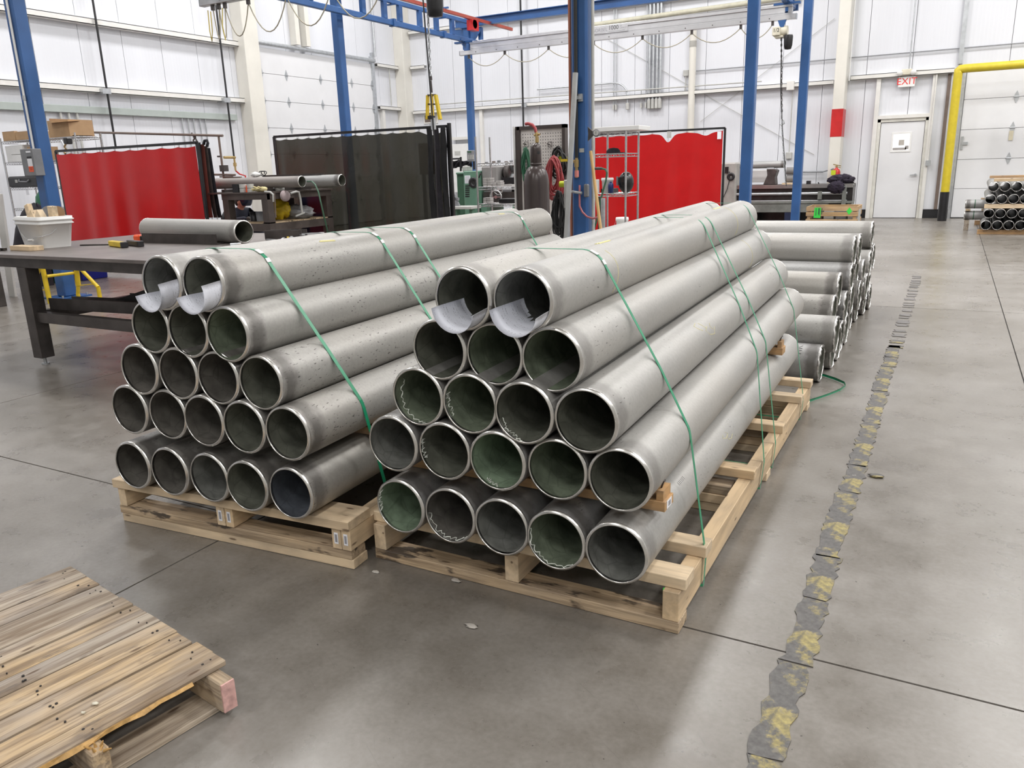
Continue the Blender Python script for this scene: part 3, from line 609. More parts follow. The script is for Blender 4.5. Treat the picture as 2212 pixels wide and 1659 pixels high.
R_OUT = [[PIPE_C]*4 + [PIPE_A], [PIPE_C]*4 + [PIPE_A], [PIPE_A]*4, [PIPE_A]*3, [PIPE_A]*2]
R_WET = {(2, 0): (150, 280, 0.05, 0.02), (2, 1): (165, 215, 0.02, 0.03), (2, 2): (200, 265, 0.03, 0.01), (0, 1): (185, 310, 0.02, 0.02), (0, 3): (165, 310, 0.015, 0.012), (1, 1): (160, 205, 0.012, 0.02), (1, 2): (235, 265, 0.03, 0.02), (0, 0): (150, 200, 0.01, 0.012)}
R_NOTE = {(0, 0): 'green mouth, ', (0, 1): 'white wet line, ', (0, 3): 'wet green mouth, ', (1, 2): 'light green mouth, ', (2, 0): 'wet streak, '}
RPOS = {}
for k, (z, x0, dx, n, y0) in enumerate(RS):
    for i in range(n):
        x = x0+dx*i; y = y0 + random.uniform(-0.012, 0.012); yaw = math.radians(0.8); tilt = 0.0 if k == 0 else math.radians(0.88)
        nt_ = R_NOTE.get((k, i), '')
        o = make_pipe((x, y, z), yaw, PL + (0.06 if k >= 3 else 0), PR, PT, R_OUT[k][i], R_IN[k][i], 'steel pipe, %s%s from left in the %s, right stack' % (nt_, ORD[i], ROWN[k]), 'pipes of the right stack', tilt)
        RPOS[(k, i)] = o
        if (k, i) in R_WET:
            a0, a1, d0, d1 = R_WET[(k, i)]; Mx = Matrix.Translation((x, y, z)) @ Matrix.Rotation(yaw, 4, 'Z') @ Matrix.Rotation(tilt, 4, 'X'); wet_edge(o, Mx, PR-PT, a0, a1, d0, d1, k*7+i)
LS = [(0.300, (-2.787, 1.865), (-1.988, 1.915), 5), (0.534, (-2.766, 1.868), (-1.962, 1.917), 5), (0.706, (-2.672, 1.87), (-2.07, 1.911), 4), (0.875, (-2.583, 1.88), (-2.187, 1.907), 3), (1.045, (-2.485, 1.885), (-2.29, 1.90), 2)]
L_IN = [[IN_BROWN, IN_BROWN, IN_GREY, IN_OLIVE, IN_BLUE], [IN_BROWN, IN_BROWN, IN_BROWN, IN_OLIVE, IN_OLIVE], [IN_BROWN, IN_BROWN, IN_BROWN, IN_OLIVE], [IN_OLIVE, IN_OLIVE, IN_GREEN], [IN_GREY, IN_OLIVE]]
L_OUT = [[PIPE_B]*5, [PIPE_B]*5, [PIPE_B]*4, [PIPE_B]*3, [PIPE_A, PIPE_B]]
LYAW = math.radians(2.6); LPOS = {}
for k, (z, p0, p1, n) in enumerate(LS):
    for i in range(n):
        t = i/(n-1); x = p0[0]+(p1[0]-p0[0])*t; y = p0[1]+(p1[1]-p0[1])*t + random.uniform(-0.012, 0.012)
        nt_ = 'dark blue mouth, ' if (k, i) == (0, 4) else ''
        LPOS[(k, i)] = make_pipe((x, y, z), LYAW, PL, PR, PT, L_OUT[k][i], L_IN[k][i], 'steel pipe, %s%s from left in the %s, left stack' % (nt_, ORD[i], ROWN[k]), 'pipes of the left stack')
# wooden spacers between the two bottom rows
def lumber(c, dims, mat, label, group=None, rotz=0, name='lumber', R=None): return tag(board(name, None, c, dims, mat, rotz, R), label, 'lumber', group)
def spacer(xe, y, z, h, label, lbl):
    sp = lumber((xe-0.55, y, z), (1.10, 0.085, h), WOOD_ORANGE, label); zt = z+h/2
    part('nail', MB().cyl((xe-0.035, y, zt), (xe-0.012, y-0.02, zt+0.062), 0.003, n=6).cyl((xe-0.012, y-0.02, zt+0.062), (xe-0.0115, y-0.0205, zt+0.064), 0.006, n=8), DKSTEEL, sp)
    part('stop_block', MB().box(xe-0.03, xe-0.008, y-0.036, y+0.036, zt+0.0005, zt+0.033), WOOD_ORANGE, sp)
    if lbl:
        part('barcode_label', MB().box(xe+0.0002, xe+0.0012, y-0.025, y+0.02, z-0.012, z+0.014), PAPER, sp); part('barcode', MB().box(xe+0.0011, xe+0.0018, y-0.012, y+0.010, z-0.007, z+0.009), GREYINK, sp)
spacer(-0.668, 2.19, 0.3995, 0.033, 'orange pine spacer with a nail between bottom rows, front of right stack', True)
spacer(-0.715, 4.38, 0.404, 0.040, 'orange pine spacer with a nail between bottom rows, rear of right stack', False)
lumber((-2.40, 2.35, 0.4165), (1.0, 0.085, 0.033), WOOD_ORANGE, 'pine spacer between bottom rows of the left stack', None, LYAW); lumber((-2.50, 4.3, 0.4165), (1.0, 0.085, 0.033), WOOD_ORANGE, 'pine spacer between bottom rows at rear of left stack', None, LYAW)
# ------------------------------------------------------------------ straps: green ribbon round the hull of a stack
def hull2(pts):
    pts = sorted(set((round(a, 5), round(b, 5)) for a, b in pts))
    def half(ps):
        h = []
        for p in ps:
            while len(h) > 1 and (h[-1][0]-h[-2][0])*(p[1]-h[-2][1])-(h[-1][1]-h[-2][1])*(p[0]-h[-2][0]) <= 0: h.pop()
            h.append(p)
        return h
    a, b = half(pts), half(pts[::-1]); return a[:-1]+b[:-1]
def strap(centres, r, base, ytop, ybot, w, label, group, M=None, lab=True):
    pts = [(cx+math.cos(a)*r, cz+math.sin(a)*r) for cx, cz in centres for a in [2*PI*i/40 for i in range(40)]] + base
    h = hull2(pts); zs = [p[1] for p in h]; z0, z1 = min(zs), max(zs); n = len(h); mb = MB(); vs = []
    for i, (x, z) in enumerate(h):
        yc = ybot + (ytop-ybot)*(z-z0)/(z1-z0); a, b = h[i-1], h[(i+1) % n]; tx, tz = b[0]-a[0], b[1]-a[1]; l = math.hypot(tx, tz) or 1; nx, nz = tz/l, -tx/l
        for dy, t in ((-w/2, 0.0006), (w/2, 0.0006), (w/2, 0.0018), (-w/2, 0.0018)):
            v = Vector((x+nx*t, yc+dy, z+nz*t)); vs.append(M @ v if M else v)
    fs = [(i*4+j, i*4+(j+1) % 4, ((i+1) % n)*4+(j+1) % 4, ((i+1) % n)*4+j) for i in range(n) for j in range(4)]
    mb.add(vs, fs, False)
    s = solo('strap', mb, GREEN_STRAP, label, 'strap', group)
    if lab:   # seal and tape dots on the top pipe, camera side
        ix = max(range(n), key=lambda i: h[i][0]*0.6+h[i][1]); 
        for off, ln in ((0, 0.03), (3, 0.018)):
            i = (ix-off) % n; x, z = h[i]; yc = ybot+(ytop-ybot)*(z-z0)/(z1-z0); p = Vector((x, yc, z)); a, b = h[i-1], h[(i+1) % n]
            d = Vector((b[0]-a[0], 0, b[1]-a[1])).normalized(); nn = Vector((d.z, 0, -d.x)); c = p + nn*0.003; Mx = Matrix((d, Vector((0,1,0)), nn)).transposed().to_4x4(); Mx.translation = c
            q = MB().box(-ln/2, ln/2, -w*0.6, w*0.6, -0.001, 0.0012, (M @ Mx) if M else Mx); part('seal', q, WHITE, s)
    return s
def rcent(y):
    c = []
    for (k, i), o in RPOS.items():
        x0, y0, z0 = o.matrix_basis.translation; d = y-y0; c.append((x0-math.tan(math.radians(0.8))*d, z0+(0 if k == 0 else math.tan(math.radians(0.88))*d)))
    return c
for yt, yb_, lb in ((2.5, 2.37, 'green strap round the right stack, front one'), (3.84, 3.28, 'green strap round the right stack, nearer of the middle pair'), (3.98, 3.55, 'green strap round the right stack, farther of the middle pair'), (4.86, 4.33, 'green strap round the right stack, rear one')):
    strap(rcent((yt+yb_)/2), PR, [(-1.785, 0.038), (-0.598, 0.038), (-0.598, 0.14), (-1.785, 0.14)], yt, yb_, 0.016, lb, 'straps of the right stack', None, yt < 3)
cl = []
for (k, i), o in LPOS.items():
    v = o.matrix_basis.translation; u = (v.x+2.4)*math.cos(LYAW)+(v.y-1.89)*math.sin(LYAW); cl.append((u, v.z))
ML = Matrix.Translation((-2.4, 1.89, 0)) @ Matrix.Rotation(LYAW, 4, 'Z')
for s0, s1, lb in ((0.26, 0.36, 'green strap round the left stack, front one'), (1.0, 1.05, 'green strap round the left stack, second from front'), (1.27, 1.32, 'green strap round the left stack, third from front'), (2.5, 2.45, 'green strap round the left stack, rear one')):
    strap(cl, PR, [(-0.60, 0.08), (0.60, 0.08), (-0.6, 0.15), (0.6, 0.15)], s0, s1, 0.017, lb, 'straps of the left stack', ML)
# loose strap end looping on the floor
pts = [(-0.62, 4.80), (-0.58, 4.88), (-0.53, 4.99), (-0.485, 5.12), (-0.465, 5.22), (-0.48, 5.29), (-0.54, 5.37), (-0.62, 5.44), (-0.75, 5.50)]
rows = [[(x, y, 0.003+0.004*math.sin(i)**2) for i, (x, y) in enumerate(pts)], [(x+0.002, y, 0.02) for x, y in pts]]
solo('strap', MB().sheet(rows, 0.0012), GREEN_STRAP, 'loose green strap end looping on the floor behind right pallet', 'strap')
# yellow crayon marks on the right stack
def surf_mark(name, mat, pipe, strokes, rad=0.0025):
    Mx = pipe.matrix_basis.copy(); p0 = Mx.translation; ax = (Mx.to_3x3() @ Vector((0,1,0))).normalized(); a = ax.cross(Vector((0,0,1))).normalized(); u = a.cross(ax); mb = MB()
    for st in strokes:
        mb.path([p0 + ax*d + (a*math.cos(math.radians(t))+u*math.sin(math.radians(t)))*PR for t, d in st], rad, 5)
    part(name, mb, mat, pipe)
surf_mark('chalk_ring', CHALK, RPOS[(4, 1)], [[(a, 0.55+0.01*math.sin(a/20)) for a in range(60, -40, -8)]], 0.0013)
surf_mark('chalk_ring', CHALK, RPOS[(4, 1)], [[(a, 2.45) for a in range(80, -40, -8)]], 0.0016); surf_mark('chalk_ring', CHALK, RPOS[(3, 2)], [[(a, 2.42) for a in range(70, -40, -8)]], 0.0014)
surf_mark('chalk_mark', CHALK, RPOS[(4, 1)], [[(98, 0.62), (94, 0.74)], [(95, 0.62), (91, 0.74)], [(92, 0.63), (89, 0.72)]], 0.003); surf_mark('chalk_mark', CHALK, RPOS[(4, 1)], [[(92, 2.3), (89, 2.44)], [(88, 2.3), (86, 2.42)]], 0.003)
surf_mark('chalk_mark', CHALK, LPOS[(4, 1)], [[(72, 0.62), (66, 0.70)], [(69, 0.61), (63, 0.70)]], 0.003); surf_mark('chalk_mark', CHALK, LPOS[(4, 1)], [[(82, 2.3), (78, 2.36)], [(79, 2.3), (75, 2.36)]], 0.003)
surf_mark('chalk_scrawl', CHALK, RPOS[(2, 3)], [[(62, 1.02), (58, 0.98), (48, 0.99), (38, 1.02)], [(58, 1.04), (50, 1.05), (38, 1.07)], [(40, 1.09), (34, 1.05), (20, 1.08), (14, 1.14), (28, 1.17)], [(42, 1.14), (36, 1.12), (26, 1.14)]], 0.0012)
surf_mark('chalk_scrawl', CHALK, RPOS[(0, 4)], [[(38, 1.02), (33, 1.0), (26, 1.04), (31, 1.08), (38, 1.06)], [(30, 1.06), (20, 1.06), (14, 1.10), (20, 1.13)]], 0.001)
surf_mark('stencil', INK, RPOS[(0, 4)], [[(52, 0.43+0.012*i), (44, 0.43+0.012*i)] for i in range(6)], 0.0008)
# ------------------------------------------------------------------ paper sheets in the four top pipes
def print_mat():
    m, nt, b = nodes_of('printed_sheet'); uv = N(nt, 'ShaderNodeUVMap'); sp_ = N(nt, 'ShaderNodeSeparateXYZ'); nt.links.new(uv.outputs[0], sp_.inputs[0])
    w = N(nt, 'ShaderNodeMath', operation='MULTIPLY'); nt.links.new(sp_.outputs[1], w.inputs[0]); w.inputs[1].default_value = 26
    fr = N(nt, 'ShaderNodeMath', operation='FRACT'); nt.links.new(w.outputs[0], fr.inputs[0]); line = ramp(nt, fr.outputs[0], [(0.30, 0.0), (0.34, 1.0), (0.62, 1.0), (0.66, 0.0)])
    mp = N(nt, 'ShaderNodeMapping'); mp.inputs['Scale'].default_value = (46, 26, 1); nt.links.new(uv.outputs[0], mp.inputs['Vector']); gl = noise(nt, mp.outputs[0], 1.2, 2)
    mp2 = N(nt, 'ShaderNodeMapping'); mp2.inputs['Scale'].default_value = (3.4, 26, 1); nt.links.new(uv.outputs[0], mp2.inputs['Vector'])
    wn = N(nt, 'ShaderNodeTexNoise'); wn.inputs['Scale'].default_value = 0.9; nt.links.new(mp2.outputs[0], wn.inputs['Vector'])
    k = N(nt, 'ShaderNodeMath', operation='MULTIPLY'); nt.links.new(ramp(nt, gl, [(0.5, 0.0), (0.56, 1.0)]), k.inputs[0]); nt.links.new(ramp(nt, wn.outputs['Fac'], [(0.54, 0.0), (0.57, 0.8)]), k.inputs[1])
    k2 = N(nt, 'ShaderNodeMath', operation='MULTIPLY'); nt.links.new(k.outputs[0], k2.inputs[0]); nt.links.new(line, k2.inputs[1])
    nt.links.new(mixc(nt, k2.outputs[0], (0.80, 0.82, 0.90), (0.12, 0.12, 0.14)), b.inputs['Base Color']); b.inputs['Roughness'].default_value = 0.7
    return m
PRINT = print_mat()
def sheet_in(pipe, a0, a1, yin, yout, skew, label, yaw):
    p0 = pipe.matrix_basis.translation; ri = PR-PT-0.0012; rows = []; n = 15
    for j in range(8):
        v = j/7; row = []
        for i in range(n):
            t = i/(n-1); a = math.radians(a0+(a1-a0)*t); y = yin+(yout-yin)*v + skew*(t-0.5)
            out = max(0, -y)/0.13; rr_ = ri*(1+0.16*out*(1-t)) if y < 0 else ri
            q = Vector((math.cos(a)*rr_ , y, math.sin(a)*ri - (0.012*out)))
            row.append(p0 + Matrix.Rotation(yaw, 3, 'Z') @ q)
        rows.append(row)
    mb = MB().sheet(rows, 0.0006); c = Vector((sum(v[0] for v in mb.v), sum(v[1] for v in mb.v), sum(v[2] for v in mb.v)))/len(mb.v)
    o = solo('paper_sheet', mb, PRINT, label, 'paper', 'inspection sheets in the top pipes')
    uv = o.data.uv_layers.new(name='UVMap'); na = 8*n
    for lp in o.data.loops:
        k = lp.vertex_index % na; uv.data[lp.index].uv = ((k % n)/(n-1), 1-(k//n)/7)
    return o
sheet_in(RPOS[(4, 0)], 196, 345, 0.13, -0.06, -0.05, 'curled printed sheet in top left pipe of the right stack', 0.014); sheet_in(RPOS[(4, 1)], 194, 345, 0.16, -0.06, -0.05, 'curled printed sheet in top right pipe of the right stack', 0.014)
sheet_in(LPOS[(4, 0)], 206, 372, 0.06, -0.065, -0.04, 'curled printed sheet in top left pipe of the left stack', LYAW); sheet_in(LPOS[(4, 1)], 206, 372, 0.06, -0.065, -0.04, 'curled printed sheet in top right pipe of the left stack', LYAW)
# ------------------------------------------------------------------ pallets under the stacks
t = thing('long_pallet', 'long new pine pallet carrying the right pipe stack', 'pallet', (-1.19, 3.4, 0)); PRp = t
for y in (2.155, 3.50, 4.66): board('bottom_board', t, (-1.192, y, 0.0205), (1.175, 0.09, 0.039), WOOD_DIRTY if y < 3 else WOOD_NEW)
for x in (-1.752, -1.19, -0.632): board('stringer', t, (x, 3.41, 0.091), (2.6, 0.052, 0.1), WOOD_NEW, PI/2)
for y0, y1 in ((2.13, 2.225), (2.36, 2.445), (3.10, 3.17), (3.735, 3.82), (4.27, 4.345), (4.60, 4.685)): board('deck_board', t, (-1.192, (y0+y1)/2, 0.161), (1.20, y1-y0-0.005, 0.038), WOOD_NEW)
part('strap_scrap', MB().box(-0.66, -0.635, 2.118, 2.1295, 0.135, 0.14), GREEN_LBL, t)
def deco(c, d, rotz): return board('deck_board', None, c, d, WOOD_NEW, rotz)
PA = math.radians(4.3)
t = thing('long_pallet', 'long pine pallet carrying the left pipe stack', 'pallet', (-2.42, 3.2, 0)); Rl = Matrix.Translation((-2.385, 1.95, 0)) @ Matrix.Rotation(PA, 4, 'Z')
def lb_(name, c, d, rot, mat=WOOD_NEW): v = Rl @ Vector(c); return board(name, t, v, d, mat, PA+rot)
for y in (0.05, 1.3, 2.5): lb_('bottom_board', (0, y, 0.0195), (1.19, 0.09, 0.037), 0); lb_('bottom_board', (-0.005, y-0.003, 0.0585), (1.19, 0.09, 0.037), 0, WOOD_DIRTY)
for x in (-0.565, -0.022, 0.022, 0.535, 0.577): lb_('stringer', (x, 1.27, 0.1205), (2.55, 0.040, 0.083), PI/2)
for y in (0.055, 0.70, 1.25, 1.8, 2.45): lb_('deck_board', (0.0, y, 0.181), (1.2, 0.14 if y < 0.1 else 0.1, 0.037), 0)
for x in (-0.022, 0.022, 0.535, 0.577):
    v = [Rl @ Vector((x+sx*0.009, -0.006, z)) for z in (0.10, 0.145) for sx in (-1, 1)]; part('barcode_label', MB().add([v[0], v[1], v[3], v[2]], [(0, 1, 2, 3)]), PAPER, t)
    v = [Rl @ Vector((x+sx*0.005, -0.0066, z)) for z in (0.107, 0.138) for sx in (-1, 1)]; part('barcode', MB().add([v[0], v[1], v[3], v[2]], [(0, 1, 2, 3)]), GREYINK, t)
# cribbing stacked on the floor inside the right pallet
for s_, y in enumerate((3.085, 3.86, 4.42)):
    for l in range(3):
        lumber((-0.803 - 0.004*((l+s_) % 2), y-0.006*(l % 2), 0.0200+l*0.0402), (0.26, 0.088, 0.039), WOOD_OLD if (l == 2 and s_ < 2) else WOOD_NEW, '%s wood block of the %s crib pile inside the right pallet' % (['bottom', 'middle', 'top'][l], ['front', 'middle', 'rear'][s_]), 'crib blocks in the right pallet')
# ------------------------------------------------------------------ weathered pallet, bottom left
FA = math.radians(-9.1); MF = Matrix.Translation((-2.55, 1.408, 0)) @ Matrix.Rotation(FA, 4, 'Z')
t = thing('old_pallet', 'weathered wooden pallet with a broken corner, lower left', 'pallet', tuple(MF @ Vector((0.48, -0.5, 0))))
us = [0, 0.122, 0.215, 0.352, 0.432, 0.512, 0.592, 0.69, 0.778, 0.87, 0.942]
rnd = random.Random(11); DL = 1.02
for a, b in zip(us, us[1:]):
    l = DL + rnd.uniform(-0.012, 0.012); c = MF @ Vector(((a+b)/2, -l/2 + rnd.uniform(0, 0.012), 0.119+rnd.uniform(-0.0025, 0.0025)))
    o = board('deck_board', t, c, (l, (b-a)-0.0085, 0.018), WOOD_OLD, FA+PI/2+rnd.uniform(-0.004, 0.004), None, 0.003)
    hb = MB()
    for yv in (-0.035, -0.365, -0.72):
        for k in range(rnd.choice((2, 3, 3, 4))):
            p = MF @ Vector((a+(b-a)*rnd.uniform(0.2, 0.8), yv+rnd.uniform(-0.018, 0.018), 0.1305)); r_ = rnd.uniform(0.0018, 0.0042); hb.cyl((p.x, p.y, 0.127), (p.x, p.y, 0.1306), r_, n=6)
    part('nail_holes', hb, JOINT, t)['kind'] = 'stuff'
def stringer(yv, x1, mat=WOOD_OLD):
    c = MF @ Vector((x1/2, yv, 0.0645)); return board('stringer', t, c, (x1, 0.042, 0.09), mat, FA, None, 0.004)
stringer(-0.035, 0.995); stringer(-0.365, 0.985); stringer(-0.72, 0.97)
e = MF @ Vector((0.9975, -0.035, 0.0645)); part('painted_end', MB().box(-0.002, 0.003, -0.0195, 0.0195, -0.042, 0.042, Matrix.Translation(e) @ Matrix.Rotation(FA, 4, 'Z')), PINK, t)
for xx in (0.905, 0.52, 0.1): board('bottom_board', t, MF @ Vector((xx, -0.42, 0.0105)), (0.82, 0.10, 0.018), WOOD_OLD, FA+PI/2)
rg = random.Random(5); top = []; bot = []
for i in range(15):
    yv = -0.10-0.64*i/14; top.append(MF @ Vector((0.9405, yv, 0.124-0.003*rg.random()))); bot.append(MF @ Vector((0.941+0.010*rg.random(), yv, 0.111+0.004*rg.random())))
part('split_edge', MB().sheet([top, bot], 0.004, False), SPLINTER, t)
mb = MB()
for i in range(6):
    b0 = MF @ Vector((0.955+0.006*i, -0.372+0.008*(i % 3), 0.105)); mb.cyl(b0, b0 + Vector((rg.uniform(0, 0.03), rg.uniform(-0.03, 0.01), rg.uniform(0.012, 0.03))), 0.005, 0.0015, 5)
part('splinters', mb, SPLINTER, t)
part('chip', MB().blob(MF @ Vector((0.83, -0.30, 0.132)), (0.010, 0.006, 0.003), 3, (7, 4), 0.4), CREAM, t); part('chip', MB().blob(MF @ Vector((0.84, -0.335, 0.132)), (0.006, 0.004, 0.003), 4, (7, 4), 0.4), CREAM, t)
# ------------------------------------------------------------------ pile of larger pipes lying crosswise behind the right stack
BR = 0.122
BK = []
def bpipe(y, z, x, label, L=1.62, m=0):
    o = make_pipe((x, y, z), PI/2, L, BR, 0.009, (PIPE_C, PIPE_A, PIPE_B)[m], IN_OLIVE, label, 'pipes of the crosswise pile', 0, RIM_ROUGH, 0.009, 'steel_pipe', 40); BK.append(o); return o
for i, (y, x) in enumerate(((5.32, -0.63), (5.70, -0.605), (5.96, -0.60), (6.22, -0.61), (6.53, -0.61), (6.80, -0.63), (7.11, -0.64), (7.5, -0.63), (7.87, -0.60), (8.19, -0.58))):
    bpipe(y, BR, x, 'pipe lying crosswise on the floor behind the right stack, %s from the front%s' % (ORD[i], ', marked HK' if i == 0 else ''), 1.62, i % 3)
for i, (y, z, x) in enumerate(((5.505, 0.281, -0.57), (5.82, 0.372, -0.63), (6.365, 0.322, -0.61), (6.67, 0.335, -0.60), (6.955, 0.32, -0.57), (7.30, 0.275, -0.62), (7.68, 0.287, -0.58), (8.03, 0.312, -0.59))): bpipe(y, z, x, 'pipe of the crosswise pile, %s from the front in its second layer' % ORD[i], 1.62, (i+1) % 3)
for i, (y, z, x) in enumerate(((6.035, 0.50, -0.63), (6.52, 0.513, -0.60), (6.81, 0.535, -0.67), (7.12, 0.50, -0.62), (7.50, 0.43, -0.60), (7.86, 0.473, -0.58), (8.18, 0.50, -0.58))): bpipe(y, z, x, 'pipe of the crosswise pile, %s from the front in its third layer' % ORD[i], 1.62, (i+2) % 3)
for (y, z, x, lb) in ((6.675, 0.725-0.02, -0.61, 'pipe on top of the crosswise pile, nearest of the top three'), (6.97, 0.695, -0.60, 'pipe on top of the crosswise pile, middle of the top three'), (8.09, 0.715, -0.60, 'longest-looking topmost pipe at the far end of the crosswise pile')): bpipe(y, z, x, lb, 1.75, 1)
p0 = BK[0]
def lettering_on(o, strokes):
    mb = MB(); y0, z0, x0 = 5.32, BR, -0.63
    for st in strokes: mb.path([(x0-u, y0-math.sin(math.radians(a))*BR*1.002, z0+math.cos(math.radians(a))*BR*1.002) for u, a in st], 0.0016, 5)
    part('chalk_letters', mb, INK, o)
# H and K written sideways near the end
lettering_on(p0, [[(0.115, 52), (0.175, 52)], [(0.115, 40), (0.175, 40)], [(0.145, 52), (0.145, 40)], [(0.115, 32), (0.175, 32)], [(0.145, 32), (0.115, 20)], [(0.15, 30), (0.175, 19)]])
# ------------------------------------------------------------------ far right: pipes on bearers near the roll door
FR = 0.083
fg = 'pipes of the far right rack'
for k, (z, x0) in enumerate(((0.165, 0.61), (0.37, 0.635), (0.62, 0.63), (0.83, 0.655))):
    for i in range(5):
        make_pipe((x0+0.1745*i, 16.62, z), math.radians(-1.2), 2.7, FR, 0.007, PIPE_C, IN_BLACK, 'dark-mouthed pipe, %s from left in the %s by the right roll door' % (ORD[i], ['bottom row', 'second row', 'third row', 'top row'][k]), fg, 0, None, 0, 'steel_pipe', 28)
for z, nm in ((0.04, 'bottom bearer under the far right pipe pile'), ):
    for y in (16.75, 19.0): lumber((0.98, y, z), (0.98, 0.09, 0.08), WOOD_ORANGE, nm + (', front' if y < 18 else ', rear'), 'bearers of the far right pile')
for y in (16.68, 19.0): lumber((1.02, y, 0.495), (0.94, 0.09, 0.075), WOOD_NEW, 'pale bearer between the middle rows of the far right pile, %s' % ('front' if y < 18 else 'rear'), 'bearers of the far right pile')
lumber((1.10, 16.70, 0.945), (0.90, 0.09, 0.05), WOOD_NEW, 'pale bearer on top of the far right pipe pile, front', 'bearers of the far right pile'); lumber((1.13, 18.9, 0.945), (0.95, 0.09, 0.05), WOOD_ORANGE, 'orange bearer on top of the far right pipe pile, rear', 'bearers of the far right pile')
for z, nm in ((0.49, 'upper'), (0.28, 'lower')):
    o = make_pipe((0.262, 17.5 if z > .3 else 17.55, z), -PI/2, 0.42, FR, 0.007, PIPE_C, IN_BLACK, '%s of two short capped pipes left of the far right pile' % nm, 'two short pipes', 0, None, 0, 'steel_pipe', 28)
    part('dark_band', MB().rings([(FR+0.001, -0.008), (FR+0.001, 0.008)], (0.42, 17.5 if z > .3 else 17.55, z), (1, 0, 0), 28), DKGREEN, o)
for i, (x, h) in enumerate(((0.32, 0.405), (0.58, 0.405))):
    lumber((x, 17.55, 0.382), (0.16, 0.08, 0.03), WOOD_NEW, 'short pale spacer between the two short capped pipes, %s' % ('left' if i == 0 else 'right'), None, PI/2)
    lumber((x, 17.55, 0.0975), (0.16, 0.08, 0.193), WOOD_OLD, 'wood block under the two short capped pipes, %s' % ('left' if i == 0 else 'right'), None, PI/2)
# ================================================================== CRANE
def isect(p, q, w, h, t, mb):   # I-section beam between two points
    p, q = Vector(p), Vector(q); mb.bar(p+Vector((0,0,h/2-t/2)), q+Vector((0,0,h/2-t/2)), w, t); mb.bar(p-Vector((0,0,h/2-t/2)), q-Vector((0,0,h/2-t/2)), w, t); mb.bar(p, q, t, h-2*t); return mb
X1, X2 = -9.68, -2.56
def post(x, y, w, label, top=4.41):
    t = thing('crane_post', label, 'post', (x, y, 0), 'blue crane posts')
    part('shaft', MB().box(x-w/2, x+w/2, y-w/2, y+w/2, 0.02, top), BLUE, t, 0.012); part('base_plate', MB().box(x-0.2, x+0.2, y-0.2, y+0.2, 0, 0.02), BLUE, t)
    bp = MB()
    for sx in (-1, 1):
        for sy in (-1, 1): bp.cyl((x+sx*0.16, y+sy*0.16, 0.02), (x+sx*0.16, y+sy*0.16, 0.05), 0.014, n=6)
    part('anchor_bolts', bp, ALU_TRIM, t); part('cap_plate', MB().box(x-w*0.8, x+w*0.8, y-w*0.8, y+w*0.8, top-0.03, top), BLUE, t)
    return t
pl = post(X1-0.02, 6.0, 0.165, 'blue crane post at far left carrying a grey switch box'); post(X1, 11.65, 0.15, 'blue crane post in front of the left roll door')
p3 = post(X1, 16.0, 0.14, 'blue crane post near the far corner under the header beam'); pc = post(-2.585, 5.95, 0.125, 'big blue crane post in the middle, behind the right pipe stack')
post(X2, 11.65, 0.148, 'blue crane post right of the right red curtain'); post(X2, 16.0, 0.15, 'blue crane post behind the chain hoist at right')
part('gusset', MB().prism([(0, 0), (0.3, 0), (0.3, -0.05), (0, -0.4)], facing((X1+0.07, 16.0, 4.38), (1,0,0), (0,0,1)), 0.02).prism([(0, 0), (-0.3, 0), (-0.3, -0.05), (0, -0.4)], facing((X1-0.07, 16.0, 4.38), (1,0,0), (0,0,1)), 0.02), BLUE, p3)
for y, lb in ((6.0, 'blue header beam over the front crane posts, mostly above view'), (11.65, 'blue header beam over the middle crane posts'), (16.0, 'blue header beam over the far crane posts')):
    if y > 15: solo('header_beam', isect((X1-0.3, y, 4.495), (X2+0.3, y, 4.495), 0.13, 0.17, 0.014, MB()), BLUE, lb, 'beam')
for X, lb, seg in ((-9.4, 'blue trussed crane runway along the left posts', [5.0, 6.2, 7.4, 8.2, 9.1, 10.68, 12.03, 12.65, 13.12, 13.77, 14.35, 14.94, 16.1]), (-2.82, 'blue trussed crane runway along the right posts', [5.0, 6.2, 7.4, 8.6, 9.8, 11.0, 12.2, 13.4, 14.2, 15.0, 15.9])):
    t = thing('crane_runway', lb, 'runway', (X, 10.5, 4.0)); part('lower_chord', MB().bar((X, 4.6, 4.06), (X, 16.25, 4.06), 0.07, 0.1), BLUE, t, 0.01); part('upper_chord', MB().bar((X, 4.6, 4.43), (X, 15.95, 4.43), 0.06, 0.08), BLUE, t, 0.008)
    for y in seg: part('web_post', MB().box(X-0.035, X+0.035, y-0.05, y+0.05, 4.11, 4.39), BLUE, t)
    for y in seg[1::3]: part('hanger_clamp', MB().box(X-0.06, X+0.06, y+0.2, y+0.28, 4.0, 4.13).box(X-0.09, X+0.12, y+0.2, y+0.24, 4.36, 4.385), BLUE, t)
t = thing('supply_rail', 'orange-red supply rail running above the left crane runway', 'rail', (-9.08, 14, 4.42)); part('rail', MB().bar((-9.08, 6.0, 4.42), (-9.08, 16.95, 4.42), 0.05, 0.06), plain('rail_red', (0.36, 0.06, 0.035), 0.4), t)
part('collector', MB().box(-9.14, -9.0, 15.1, 15.35, 4.18, 4.38).cyl((-9.15, 15.2, 4.3), (-9.0, 15.2, 4.3), 0.09, n=12), RED, t); part('support_arm', MB().bar((-9.4, 14.2, 4.47), (-9.0, 14.2, 4.47), 0.04, 0.03).bar((-9.4, 16.2, 4.47), (-8.9, 16.2, 4.47), 0.04, 0.03).bar((-9.4, 12.4, 4.47), (-9.0, 12.4, 4.47), 0.04, 0.03), BLUE, t)
